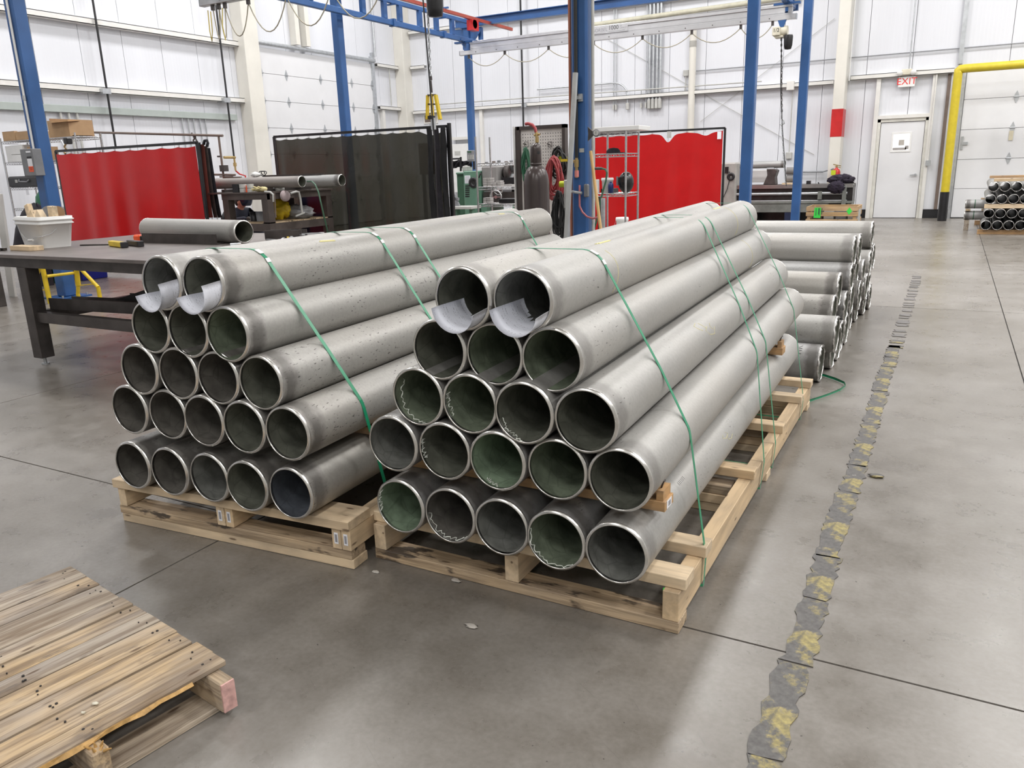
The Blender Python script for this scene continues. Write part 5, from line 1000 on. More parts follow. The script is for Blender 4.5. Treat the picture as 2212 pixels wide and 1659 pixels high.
for k, nm in enumerate(TOOLS):
    x, y = -4.86+0.05*rd_.uniform(-1, 1)+0.01*k, 4.82+0.055*k; an = rd_.uniform(-0.9, 0.9); l = rd_.uniform(0.09, 0.15); d = Vector((math.cos(an), math.sin(an), 0)); c = Vector((x, y, T1+0.012+0.004*k))
    mb = MB().bar(c-d*l, c+d*l, 0.018, 0.010); mb.cyl(c+d*l-Vector((0,0,0.006)), c+d*l+Vector((0,0,0.006)), 0.022, n=8)
    solo('hand_tool', mb, (ALU_TRIM, ALU_TRIM, YELLOW, ALU_TRIM, DKSTEEL, ALU_TRIM, ALU_TRIM)[k], '%s in the tool heap on the work table behind the left stack' % nm, 'tool', tg)
# yellow stands, blue bin, far left bench leg
t = thing('pipe_stand', 'yellow tubular stand seen under the work table', 'stand', (-9.4, 5.8, 0)); q = lambda x, y, Y: at(x/6.506, 430+y/6.506, 1, Y)
A, B_ = Vector((-8.98, 5.35, 0.80)), Vector((-8.62, 5.95, 0.80)); f1, f2 = at(107, 643, 2, 0.02), at(168, 634, 2, 0.02)
Y1, Y2 = 5.6, 5.95
part('leg', MB().cyl(q(585, 900, Y1), q(690, 1400, Y1), 0.028, n=12), YELLOW, t); part('leg', MB().cyl(q(1065, 920, Y2), q(1100, 1215, Y2), 0.03, n=12).cyl(q(1100, 1215, Y2), q(1095, 1330, Y2), 0.022, n=10), YELLOW, t)
part('leg', MB().cyl(q(575, 945, Y1), q(440, 1230, Y1), 0.022, n=10), YELLOW, t); part('leg', MB().cyl(q(1090, 935, Y2), q(1380, 1240, Y2), 0.022, n=10), YELLOW, t)
part('brace', MB().cyl(q(660, 1085, Y1), q(1070, 1035, Y2), 0.018, n=10), YELLOW, t); part('tie_rod', MB().cyl(q(630, 935, Y1), q(880, 905, Y1), 0.006).cyl(q(1140, 1212, Y2), q(1300, 1195, Y2), 0.006).cyl(q(450, 1278, Y1), q(620, 1278, Y1), 0.006), YELLOW, t)
ft_ = MB()
for a in (q(690, 1400, Y1), q(1095, 1330, Y2), q(440, 1230, Y1), q(1380, 1240, Y2)): ft_.cyl((a.x, a.y, 0), (a.x, a.y, max(a.z, 0.02)), 0.024, n=10)
part('foot', ft_, YELLOW, t)
t = thing('blue_bin', 'blue plastic bin behind the yellow stand', 'bin', (-11.2, 7.3, 0)); a = (-11.55, 7.12); part('body', MB().prism([(-0.24, 0), (0.24, 0), (0.27, 0.42), (-0.27, 0.42)], facing((-11.3, 7.12, 0), (1,0,0), (0,0,1)), -0.4), BLUE_PL, t, 0.01); part('rim', MB().box(-11.59, -11.01, 7.1, 7.54, 0.40, 0.44), BLUE_PL, t, 0.008)
t = thing('side_bench', 'dark steel bench edge and leg at the far left', 'bench', (-9.95, 5.2, 0)); part('bench_top', MB().box(-11.3, -9.72, 4.6, 5.35, 1.13, 1.15), DKSTEEL, t); part('leg', MB().box(-9.89, -9.79, 5.2, 5.3, 0.0, 1.13), DKSTEEL, t, 0.004); part('leg', MB().box(-11.2, -11.1, 5.2, 5.3, 0, 1.13), DKSTEEL, t); part('leg', MB().box(-11.2, -11.1, 4.65, 4.75, 0, 1.13).box(-9.89, -9.79, 4.65, 4.75, 0, 1.13), DKSTEEL, t)
t = thing('dark_coat', 'dark coat and bag heaped beside the blue post at left', 'coat', (-10.4, 6.6, 0)); Yc = 6.6; g = lambda x, y: at(x/6.9125, 240+y/6.9125, 1, Yc); prof = [(530, 1385, 20), (510, 1430, 90), (500, 1520, 130), (470, 1640, 150), (450, 1760, 170), (440, 1900, 190), (430, 2050, 200)]
rows = []
for k, (x, y, w) in enumerate(prof):
    c = g(x, y); hw = (g(x+w, y)-c).length; rows.append([c+Vector((hw*math.cos(a)*(1+0.12*math.sin(3*a+k)), 0.5*hw*math.sin(a), 0.02*math.sin(5*a+k))) for a in [2*PI*i/18 for i in range(19)]])
zb = rows[-1][0].z; rows.append([Vector((p.x, p.y, 0.0)) for p in rows[-1]]); part('cloth', MB().sheet(rows), CLOTH_DK, t); part('strap', MB().path([g(560, 1400), g(600, 1450), g(640, 1520), g(690, 1600)], 0.02, 6), CLOTH_PURPLE, t)
# far-left wire shelving with its load
def wire_shelf(label, x0, x1, y0, y1, zs, ztop, posts=None):
    t = thing('wire_shelf', label, 'shelf', ((x0+x1)/2, y0, 0))
    for x in (x0, x1):
        for y in (y0, y1): part('post', MB().cyl((x, y, 0), (x, y, ztop), 0.013, n=10), CHROME, t)
    for z in zs:
        mb = MB()
        for y in (y0, y1):
            mb.cyl((x0, y, z), (x1, y, z), 0.006, n=6).cyl((x0, y, z-0.035), (x1, y, z-0.035), 0.005, n=6); n = int((x1-x0)/0.07)
            mb.path([(x0+(x1-x0)*k/(2*n), y, z if k % 2 else z-0.035) for k in range(2*n+1)], 0.004, 4)
        for x in (x0, x1): mb.cyl((x, y0, z), (x, y1, z), 0.006, n=6).cyl((x, y0, z-0.035), (x, y1, z-0.035), 0.005, n=6)
        n = int((y1-y0)/0.05)
        for k in range(1, n): mb.cyl((x0, y0+(y1-y0)*k/n, z), (x1, y0+(y1-y0)*k/n, z), 0.0028, n=4, caps=False)
        part('wire_tier', mb, CHROME, t)
    return t
sx0, sx1, sy0, sy1 = -14.35, -12.3, 8.2, 8.65; SZ = [0.15, 0.985, 1.335, 1.755, 2.10]
wire_shelf('tall chrome wire shelving against the left wall behind the blue post', sx0, sx1, sy0, sy1, SZ, 2.16)
def carton(x0, x1, y0, y1, z, h, mat, label, group=None, open_=False, name='carton', cat='box'):
    t = thing(name, label, cat, ((x0+x1)/2, (y0+y1)/2, z), group); part('body', MB().box(x0, x1, y0, y1, z+0.002, z+h), mat, t, 0.004)
    part('flap', MB().box(x0, x1, y0, (y0+y1)/2-0.003, z+h, z+h+0.004), mat, t); part('flap', MB().box(x0, x1, (y0+y1)/2+0.003, y1, z+h, z+h+0.004), mat, t); return t
z = SZ[4]+0.006
carton(-14.3, -13.95, 8.22, 8.6, z, 0.15, CARD, 'cardboard carton at the left end of the top shelf'); carton(-13.93, -13.45, 8.22, 8.6, z, 0.13, CARD, 'low cardboard carton with white lid on the top shelf'); solo('paper_pad', MB().box(-13.9, -13.5, 8.25, 8.55, z+0.137, z+0.15), PAPER, 'white sheet pile on the low top-shelf carton', 'paper')
t = thing('carton', 'open cardboard carton with raised flap right of the left blue post', 'box', (-12.7, 8.4, z)); a = at(108, 300, 1, 8.2).x; b = at(153, 300, 1, 8.2).x
part('body', MB().box(a, b, 8.2, 8.24, z, z+0.26).box(a, b, 8.58, 8.62, z, z+0.26).box(a, a+0.03, 8.24, 8.58, z, z+0.26).box(b-0.03, b, 8.24, 8.58, z, z+0.26).box(a, b, 8.24, 8.58, z, z+0.02), CARD, t)
part('flap', MB().add([(a-0.02, 8.62, z+0.26), (b-0.06, 8.62, z+0.26), (b+0.08, 8.12, z+0.21), (a+0.14, 8.12, z+0.21)], [(0, 1, 2, 3)]).add([(a-0.02, 8.62, z+0.266), (b-0.06, 8.62, z+0.266), (b+0.08, 8.12, z+0.216), (a+0.14, 8.12, z+0.216)], [(3, 2, 1, 0)]), CARD, t); part('side_flap', MB().box(a-0.012, a-0.002, 8.25, 8.58, z+0.1, z+0.3), CARD_IN, t)
z = SZ[3]+0.006
carton(-14.33, -14.17, 8.24, 8.6, z, 0.26, WHITE, 'white box leftmost on the second shelf down'); carton(-14.14, -13.76, 8.22, 8.5, z, 0.115, WHITE, 'lower of two white boxes on the second shelf'); carton(-14.16, -13.80, 8.22, 8.5, z+0.122, 0.145, WHITE, 'upper of two white boxes on the second shelf'); carton(-13.72, -13.42, 8.25, 8.6, z, 0.225, CARD, 'brown carton beside white boxes on the second shelf')
t = thing('tool_case', 'long black tool case on the third shelf down', 'case', (-13.9, 8.4, SZ[2])); part('case_body', MB().box(-14.36, -13.5, 8.19, 8.55, SZ[2]+0.006, SZ[2]+0.19), BLACK, t, 0.03); part('handle', MB().path([(-14.0, 8.185, 1.47), (-13.98, 8.16, 1.44), (-13.75, 8.16, 1.43), (-13.72, 8.185, 1.46)], 0.012, 6), GREY_BOX, t); part('latch', MB().box(-14.12, -14.06, 8.18, 8.19, 1.42, 1.47), LTGREY, t); part('lid_hump', MB().box(-13.75, -13.52, 8.25, 8.5, SZ[2]+0.185, SZ[2]+0.22), BLACK, t, 0.01)
solo('shelf_tag', MB().box(-13.87, -13.79, 8.185, 8.19, SZ[2]-0.12, SZ[2]-0.04), PAPER, 'small white tag hanging from the third wire shelf', 'tag'); solo('cloth_pile', MB().blob((-13.75, 8.4, SZ[1]+0.04), (0.16, 0.14, 0.05), 2, (12, 8), 0.25), BLACK, 'black cloth lying on the fourth wire shelf', 'cloth')
t = thing('torch', 'black torch head clipped above the red curtain', 'torch', at(146, 306, 1, 8.0)); a = at(146, 300, 1, 8.0); part('head', MB().box(a.x-0.05, a.x+0.05, 7.95, 8.05, a.z-0.08, a.z+0.02), BLACK, t, 0.015); part('hose', MB().path([at(x, y, 1, 8.0) for x, y in ((146, 307), (141, 312), (139, 318), (143, 322), (137, 326), (141, 332))], 0.015, 6), BRASS, t); part('bracket', MB().cyl(at(132, 303, 1, 8.0), at(139, 316, 1, 8.0), 0.012), ALU_TRIM, t)
lo_ = at(141, 332, 1, 8.0); part('stand_rod', MB().cyl((lo_.x, 8.0, 0), lo_, 0.012), DKSTEEL, t)
rk = thing('rod_rack', 'thin brown pipe rack standing behind the red curtain', 'rack', (-11, 9.6, 0)); yr = 9.7; r0, r1 = at(156, 285, 1, yr), at(481, 293, 1, yr); u0, u1 = at(216, 287, 1, yr), at(472, 293, 1, yr)
part('top_rail', MB().cyl(r0, r1, 0.02), FAN, rk); part('upright', MB().cyl((u0.x, yr, 0), u0, 0.018), FAN, rk); part('upright', MB().cyl((u1.x, yr, 0), u1, 0.018), FAN, rk); k0 = at(484, 365, 1, yr); part('clamp', MB().box(k0.x-0.05, k0.x+0.05, yr-0.05, yr+0.05, k0.z-0.04, k0.z+0.06), DKSTEEL, rk); part('side_arm', MB().cyl(at(470, 338, 1, yr), at(479, 338, 1, yr), 0.014), DKSTEEL, rk); part('lower_rail', MB().cyl(at(460, 377, 1, yr), at(508, 378, 1, yr), 0.018).cyl(at(475, 382, 1, yr), at(503, 382, 1, yr), 0.012), FAN, rk)
part('s_hooks', MB().path([at(x, y, 1, yr) for x, y in ((421, 291), (422, 298), (417, 303), (421, 309), (426, 306), (423, 300))], 0.014, 5).path([at(x, y, 1, yr) for x, y in ((414, 287), (417, 292), (420, 299))], 0.016, 5), DKSTEEL, rk)
# ================================================================== FAR BENCH with pipes, and the welder
bx0, bx1, by0, by1, bz = -9.15, -8.0, 7.9, 9.17, 1.2
t = thing('far_bench', 'tall brown steel bench carrying two long pipes', 'table', ((bx0+bx1)/2, 8.5, 0)); BR_ST = plain('brown_steel', (0.11, 0.09, 0.082), 0.5, 0.3, 0.2, 6)
part('table_top', MB().box(bx0-0.25, bx1+0.03, by0-0.04, by1+0.03, bz-0.02, bz), BR_ST, t); part('apron', MB().box(bx0+0.3, bx1, by0-0.004, by0+0.05, bz-0.10, bz-0.02).box(bx1-0.05, bx1+0.004, by0+0.05, by1, bz-0.10, bz-0.02), BR_ST, t)
for x, y in ((bx1-0.055, by0+0.055), (bx1-0.055, by1-0.055), (bx0+0.36, by0+0.055), (bx0+0.36, by1-0.055)): part('leg', MB().box(x-0.055, x+0.055, y-0.055, y+0.055, 0, bz-0.02), BR_ST, t)
sz_ = 0.80; part('lower_shelf', MB().box(bx0+0.3, bx1, by0, by1, sz_-0.015, sz_), WOOD_DIRTY, t); part('shelf_rail', MB().box(bx0+0.42, bx1-0.11, by0, by0+0.05, sz_-0.12, sz_-0.015).box(bx1-0.05, bx1, by0+0.11, by1-0.11, sz_-0.12, sz_-0.015), BR_ST, t)
GREYP = steel_pipe_mat('dull_pipe', (0.30, 0.275, 0.26), 0.2, 0.0)
def xpipe(a, b, y, zc, r, mat, label):
    o = make_pipe((max(a, b), y, zc), PI/2, abs(b-a), r, 0.007, mat, IN_OLIVE, label, 'pipes on benches', 0, None, 0, 'steel_pipe', 28); return o
xpipe(-7.63, -9.32, 8.2, bz+0.118, 0.075, GREYP, 'brownish pipe lying along the near edge of the tall bench'); xpipe(-7.30, -8.9, 8.62, bz+0.118, 0.077, PIPE_C, 'grey pipe behind the brownish one, sticking out farther right')
for k, x in enumerate((-8.9, -8.15)): solo('pipe_cradle', MB().bar((x, 7.98, bz+0.020), (x, 8.9, bz+0.020), 0.06, 0.04), DKSTEEL, 'dark bar under the bench pipes, %s' % ('left' if k == 0 else 'right'), 'bar', 'bars under the bench pipes')
solo('flat_bar', MB().bar((-8.75, 8.62, bz+0.205), (-7.65, 8.63, bz+0.205), 0.06, 0.02), DKSTEEL, 'dark flat bar lying on top of the bench pipes', 'bar'); solo('flat_bar', MB().bar((-9.1, 8.2, bz+0.2), (-8.75, 8.2, bz+0.2), 0.03, 0.014), FAN, 'short rusty bar on the left end of the bench pipe', 'bar')
t = thing('cable_coil', 'white cloth and dark cable heaped on the bench pipe', 'cable', (-8.45, 8.3, bz+0.19)); part('cloth', MB().blob((-8.52, 8.25, bz+0.225), (0.08, 0.05, 0.035), 5, (12, 8), 0.3), WHITE, t); part('cable', MB().path([(-8.46+0.05*math.cos(a)+0.006*a, 8.3+0.02*math.sin(a*2), bz+0.235+0.035*math.sin(a)) for a in [0.5*k for k in range(22)]], 0.007, 5), BLACK, t)
hz = bz
for k, (px_, w, mt, lb) in enumerate(((514, 0.055, BLACK, 'black square box'), (525, 0.05, LTGREY, 'stacked pair of grey tape rolls'), (541, 0.045, LTGREY, 'smaller pair of grey tape rolls'), (534, 0.025, ORANGE, 'small orange plug'))):
    c = at(px_, 405, 1, 7.95); 
    if k == 0: mb = MB().box(c.x-w, c.x+w, 7.9, 8.0, hz, hz+0.11)
    elif k == 3: mb = MB().cyl((c.x, 7.95, hz), (c.x, 7.95, hz+0.09), w, 0.015, 10)
    else: mb = MB().cyl((c.x, 7.95, hz), (c.x, 7.95, hz+0.05), w, n=16).cyl((c.x, 7.95, hz+0.056), (c.x, 7.95, hz+0.056+0.05), w, n=16).cyl((c.x, 7.95, hz+0.05), (c.x, 7.95, hz+0.056), w*0.7, n=12)
    solo('bench_item', mb, mt, lb + ' at the near edge of the tall bench', 'item')
c = at(563, 405, 1, 7.95); t = thing('gloves', 'pale yellow work gloves at the near edge of the tall bench', 'gloves', (c.x, 7.95, hz)); GLV = plain('glove_yellow', (0.62, 0.54, 0.28), 0.8)
for dx in (-0.03, 0.05): part('glove', MB().blob((c.x+dx, 7.95, hz+0.035), (0.06, 0.045, 0.035), 7, (12, 8), 0.2).path([(c.x+dx-0.04, 7.95, hz+0.03), (c.x+dx-0.1, 7.93, hz+0.02)], 0.012, 6).path([(c.x+dx-0.03, 7.92, hz+0.04), (c.x+dx-0.09, 7.90, hz+0.035)], 0.012, 6).path([(c.x+dx, 7.92, hz+0.05), (c.x+dx-0.04, 7.89, hz+0.07)], 0.012, 6), GLV, t)
c = at(604, 406, 0, -8.1); solo('tape_roll', MB().rings([(0.03, 0), (0.065, 0), (0.065, 0.06), (0.03, 0.06)], (c.x, c.y, hz), (0,0,1), 18, True), LTGREY, 'grey tape roll before the bench pipe', 'roll')
# hanging from the bench
c = at(615, 423, 0, -7.93); solo('wire_spool', MB().rings([(0.0, -0.07), (0.02, -0.07), (0.02, -0.01), (0.0705, 0), (0.075, 0), (0.075, 0.012), (0.03, 0.014), (0.03, 0.022), (0.07, 0.024), (0.07, 0.03), (0.0, 0.03)], c, (1, -0.2, 0), 22), plain('spool_pink', (0.42, 0.34, 0.35), 0.5), 'round pale spool hanging on the bench side', 'spool')
vise = thing('c_clamp', 'steel clamp gripping the bench edge with a long handle', 'clamp', (bx1+0.05, 7.86, bz-0.3)); part('frame', MB().path([at(x, y, 1, 7.84) for x, y in ((572, 414), (584, 415), (590, 420), (591, 436))], 0.014, 6), LTGREY, vise); part('screw', MB().cyl(at(593, 418, 1, 7.84), at(596, 470, 1, 7.84), 0.008), FAN, vise)
t = thing('grounding_arm', 'bent grey pipe arm clamped under the bench top', 'clamp', at(640, 430, 1, 7.9)); part('arm', MB().path([at(x, y, 0, -7.93) for x, y in ((627, 418), (640, 414), (645, 415), (649, 430), (653, 462))], 0.016, 8).path([at(x, y, 0, -7.93) for x, y in ((639, 467), (657, 460))], 0.014, 6), LTGREY, t)
solo('cable', MB().path([at(x, y, 1, Y) for x, y, Y in ((664, 392, 8.2), (674, 392, 8.0), (681, 399, 7.8), (688, 415, 7.75), (697, 455, 7.75), (707, 497, 7.8))] + [at(712, 540, 2, 0.02)], 0.010, 6), DKGREEN, 'dark cable running out of the bench pipe to the floor', 'cable')
t = thing('backpack', 'yellow and black bag on the lower bench shelf', 'bag', (-8.4, 8.3, sz_)); c = at(600, 445, 1, 8.5); part('bag_body', MB().rumple((c.x, 8.5, sz_+0.14), (0.19, 0.14, 0.15), 8, 0.25, 2.2), YELLOW, t); part('dark_panel', MB().blob((c.x-0.03, 8.4, sz_+0.1), (0.09, 0.07, 0.1), 9, (12, 8), 0.2), BLACK, t)
c = at(643, 458, 1, 8.7); solo('plastic_bag', MB().rumple((c.x, 8.7, sz_+0.09), (0.27, 0.15, 0.10), 3, 0.3, 2.5), BAG, 'crumpled clear plastic bag on the lower bench shelf', 'bag')
sheet_ = solo('glare_shield', MB().box(-8.72, -8.15, 9.26, 9.29, 0.55, 1.14), plain('glossy_navy', (0.03, 0.03, 0.06), 0.15), 'dark glossy panel with violet glare behind the bench', 'panel'); part('panel_foot', MB().box(-8.7, -8.65, 9.2, 9.4, 0, 0.56).box(-8.25, -8.2, 9.2, 9.4, 0, 0.56), DKSTEEL, sheet_)
for k, px_ in enumerate((548, 561)): c = at(px_, 462, 1, 8.15); solo('holder', MB().rings([(0.05, 0), (0.055, 0.13), (0.048, 0.13), (0.044, 0.01), (0, 0.01)], (c.x, 8.15, sz_), (0,0,1), 14), BLACK if k == 0 else GREY_BOX, '%s cup on the lower bench shelf beside the welder' % ['black', 'grey'][k], 'cup')
# welder: seated, bending forward, helmet flipped up
def skin(name, pts, edges, radii, mat, parent, sub=2, root=0):
    me = bpy.data.meshes.new(name); me.from_pydata([tuple(p) for p in pts], edges, []); me.materials.append(mat)
    o = link(name, me, parent); sk = o.modifiers.new('skin', 'SKIN'); sk.use_smooth_shade = True
    for i, r in enumerate(radii): me.skin_vertices[0].data[i].radius = (r, r); me.skin_vertices[0].data[i].use_root = (i == root)
    ss = o.modifiers.new('sub', 'SUBSURF'); ss.levels = sub; ss.render_levels = sub; return o
hd = at(522, 437, 1, 9.75); wx, wy = hd.x, 9.75; dzp = hd.z-1.03
pn = thing('person', 'seated person in dark jacket bending forward under a dark helmet', 'person', (wx-0.15, wy+0.1, 0))
hp = Vector((wx-0.22, wy+0.1, 0.48)); ch = Vector((wx-0.10, wy+0.02, 0.80+dzp)); nk = Vector((wx-0.045, wy, 0.945+dzp)); 
V_ = [hp, Vector((wx-0.19, wy+0.07, 0.64)), ch, nk, ch+Vector((0.02, -0.19, 0.06)), Vector((wx+0.06, wy-0.27, 0.70)), Vector((wx+0.30, wy-0.22, 0.74)), ch+Vector((0.02, 0.19, 0.06)), Vector((wx+0.08, wy+0.26, 0.70)), Vector((wx+0.32, wy+0.12, 0.74)),
      hp+Vector((0.02, -0.1, -0.01)), Vector((wx+0.22, wy-0.12, 0.50)), Vector((wx+0.24, wy-0.12, 0.08)), hp+Vector((0.02, 0.1, -0.01)), Vector((wx+0.22, wy+0.2, 0.50)), Vector((wx+0.24, wy+0.2, 0.08))]
skin('body', V_, [(0, 1), (1, 2), (2, 3), (2, 4), (4, 5), (5, 6), (2, 7), (7, 8), (8, 9), (0, 10), (10, 11), (11, 12), (0, 13), (13, 14), (14, 15)], [0.15, 0.155, 0.165, 0.065, 0.08, 0.055, 0.04, 0.08, 0.055, 0.04, 0.095, 0.07, 0.05, 0.095, 0.07, 0.05], NAVY, pn)
hc = Vector((wx, wy, 1.03+dzp)); part('head', MB().blob(hc, (0.085, 0.075, 0.105), 1, (18, 12), 0.02, Matrix.Rotation(0.5, 4, 'Y')).cyl(nk-Vector((0,0,0.02)), hc-Vector((0.02, 0, 0.05)), 0.055, n=14).blob(hc+Vector((0.0, -0.075, -0.005)), (0.018, 0.012, 0.03), 2, (8, 6), 0.0).blob(hc+Vector((0.095, 0, -0.03)), (0.02, 0.014, 0.022), 3, (8, 6), 0.0), SKIN, pn)
for s_y in (-0.03, 0.03): part('eye', MB().blob(hc+Vector((0.083, s_y, 0.01)), (0.008, 0.012, 0.008), 0, (8, 6), 0), WHITE, pn)
part('mouth', MB().box(hc.x+0.062, hc.x+0.07, hc.y-0.025, hc.y+0.025, hc.z-0.073, hc.z-0.066), plain('lips', (0.35, 0.13, 0.11), 0.5), pn)
part('hair', MB().blob(hc+Vector((-0.045, 0, 0.02)), (0.088, 0.09, 0.10), 4, (18, 12), 0.05), HAIR, pn)
part('helmet', MB().sheet([[hc+Vector((0.10+0.11*math.cos(b)*math.cos(a)*1.0, 0.11*math.sin(a)*math.cos(b)*1.05, 0.04+0.15*math.sin(b)+0.02)) for a in [-1.7+3.4*i/14 for i in range(15)]] for b in [-0.9+2.2*j/10 for j in range(11)]], 0.006), plain('helmet_navy', (0.01, 0.013, 0.03), 0.12), pn)
part('headband', MB().rings([(0.098, 0), (0.098, 0.02), (0.092, 0.02), (0.092, 0)], hc+Vector((0, 0, 0.045)), (0.3, 0, 1), 20, True), BLACK, pn); part('lens', MB().box(hc.x+0.185, hc.x+0.215, hc.y-0.05, hc.y+0.05, hc.z+0.04, hc.z+0.11), plain('lens', (0.01, 0.012, 0.015), 0.05), pn)
def hand(c, d, parent, mat):
    d = Vector(d).normalized(); s = d.cross(Vector((0,0,1))).normalized(); pts = [c, c+d*0.05]; ed = [(0, 1)]; rr = [0.026, 0.034]
    o = skin('hand', pts+[c+d*0.085], [(0, 1), (1, 2)], [0.026, 0.034, 0.028], mat, parent, 1)
    for k, (off, ln) in enumerate(((-0.027, 0.07), (-0.009, 0.08), (0.009, 0.076), (0.026, 0.06))):
        b0 = c+d*0.075+s*off; part('finger', MB().path([b0, b0+d*ln*0.5+Vector((0,0,-0.008)), b0+d*ln*0.8+Vector((0,0,-0.03)), b0+d*ln*0.85+Vector((0,0,-0.05))], [0.009, 0.0085, 0.008, 0.006], 8), mat, o)
    b0 = c+d*0.03-s*0.03; part('thumb', MB().path([b0, b0+d*0.03-s*0.02, b0+d*0.055-s*0.018+Vector((0,0,-0.015))], [0.011, 0.010, 0.008], 8), mat, o)
GLD = plain('dark_glove', (0.05, 0.045, 0.04), 0.8); hand(V_[6], (1, 0.2, 0), pn, GLD); hand(V_[9], (1, -0.2, 0), pn, GLD)
part('boot', MB().box(wx+0.17, wx+0.44, wy-0.17, wy-0.07, 0, 0.1), BLACK, pn, 0.03); part('boot', MB().box(wx+0.17, wx+0.44, wy+0.15, wy+0.25, 0, 0.1), BLACK, pn, 0.03)
st = thing('stool', 'black office stool under the seated person', 'stool', (hp.x, hp.y, 0)); part('seat', MB().cyl((hp.x, hp.y, 0.28), (hp.x, hp.y, 0.335), 0.2, n=20), BLACK, st, 0.01); part('backrest', MB().blob((hp.x-0.23, hp.y+0.02, 0.68), (0.05, 0.2, 0.2), 3, (14, 10), 0.03), BLACK, st); part('column', MB().cyl((hp.x, hp.y, 0.04), (hp.x, hp.y, 0.28), 0.025).bar((hp.x-0.1, hp.y, 0.3), (hp.x-0.23, hp.y+0.02, 0.6), 0.04, 0.015), DKSTEEL, st); part('base', MB().bar((hp.x-0.25, hp.y, 0.03), (hp.x+0.25, hp.y, 0.03), 0.04, 0.06).bar((hp.x, hp.y-0.25, 0.03), (hp.x, hp.y+0.25, 0.03), 0.04, 0.06), BLACK, st)
# ================================================================== GAS CYLINDER, PEGBOARD, HOSES
gx, gy, gr = -3.325, 6.6, 0.117
t = thing('gas_cylinder', 'tall brown gas cylinder with a valve cap behind the left stack', 'cylinder', (gx, gy, 0))
part('bottle', MB().rings([(0.0, 0), (gr*0.96, 0), (gr, 0.02), (gr, 0.6), (gr, 1.25), (gr*0.985, 1.29), (gr*0.92, 1.335), (gr*0.80, 1.375), (gr*0.62, 1.405), (gr*0.42, 1.422), (gr*0.40, 1.43)], (gx, gy, 0), (0,0,1), 40), GASBROWN, t)
part('valve_cap', MB().rings([(gr*0.40, 1.43), (0.05, 1.435), (0.05, 1.56), (0.047, 1.585), (0.036, 1.605), (0.018, 1.614), (0.0, 1.616)], (gx, gy, 0), (0,0,1), 28), GASBROWN, t); part('neck_ring', MB().rings([(0.05, 1.425), (0.055, 1.43), (0.055, 1.442), (0.05, 1.446)], (gx, gy, 0), (0,0,1), 28), GASBROWN, t)
part('cap_hole', MB().rings([(0, 0), (0.014, 0.0)], (gx+0.042, gy-0.028, 1.535), (0.83, -0.55, 0), 12), BLACK, t)
part('base_skirt', MB().rings([(gr+0.002, 0.0), (gr+0.002, 0.06)], (gx, gy, 0), (0,0,1), 40), BLACK, t)
t = thing('regulator', 'brass fitting with red hose arching above the gas cylinder', 'fitting', at(1160, 305, 1, 7.2)); P = lambda x, y: at(x, y, 1, 7.2)
part('fittings', MB().cyl(P(1160, 308), P(1160, 296), 0.018, n=10).cyl(P(1160, 296), P(1158, 284), 0.014, n=10).cyl(P(1154, 292), P(1166, 290), 0.011), BRASS, t); part('hose', MB().path([P(1158, 286), P(1156, 277), P(1150, 270), P(1141, 267), P(1135, 268)], 0.016, 8), HOSE_RED, t)
lo_ = P(1160, 308); part('supply_pipe', MB().cyl((lo_.x, 7.2, 0), lo_, 0.01), DKSTEEL, t); part('supply_foot', MB().cyl((lo_.x, 7.2, 0), (lo_.x, 7.2, 0.02), 0.06), DKSTEEL, t)
Yp = 7.5; a, b = at(1118, 272, 1, Yp), at(1223, 273, 1, Yp); t = thing('pegboard', 'white pegboard in a dark frame behind the gas cylinder', 'board', ((a.x+b.x)/2, Yp, 0)); zt = 1.815
part('panel', MB().box(a.x+0.03, b.x-0.03, Yp, Yp+0.02, 0.3, zt-0.03), plain('pegboard_white', (0.84, 0.80, 0.77), 0.6), t); part('frame', MB().box(a.x, a.x+0.035, Yp-0.03, Yp+0.04, 0, zt).box(b.x-0.035, b.x, Yp-0.03, Yp+0.04, 0, zt).box(a.x, b.x, Yp-0.03, Yp+0.04, zt-0.035, zt).box(a.x-0.02, a.x, Yp-0.02, Yp+0.35, 0, zt).box(a.x, b.x, Yp-0.03, Yp+0.4, 0, 0.05), plain('frame_brown', (0.07, 0.055, 0.052), 0.5), t); part('white_edge', MB().box(a.x-0.03, a.x-0.02, Yp-0.05, Yp+0.02, 0, zt), WHITE, t)
hm = MB()
for i in range(16):
    for j in range(22):
        x, z = a.x+0.06+i*(b.x-a.x-0.12)/15, zt-0.08-j*0.03; hm.box(x-0.003, x+0.003, Yp-0.0015, Yp, z-0.005, z+0.005)
o = part('peg_holes', hm, INK, t); o['kind'] = 'stuff'
for px_ in (1137, 1188): c = at(px_, 313, 1, Yp-0.03); part('hook_plate', MB().path([c+Vector((-0.02, 0, 0.03)), c+Vector((0.02, 0, 0.03)), c+Vector((0.02, 0, -0.02)), c+Vector((-0.02, 0, -0.02))], 0.004, 4, True).cyl(c, c+Vector((0, -0.06, 0.01)), 0.005), DKSTEEL, t)
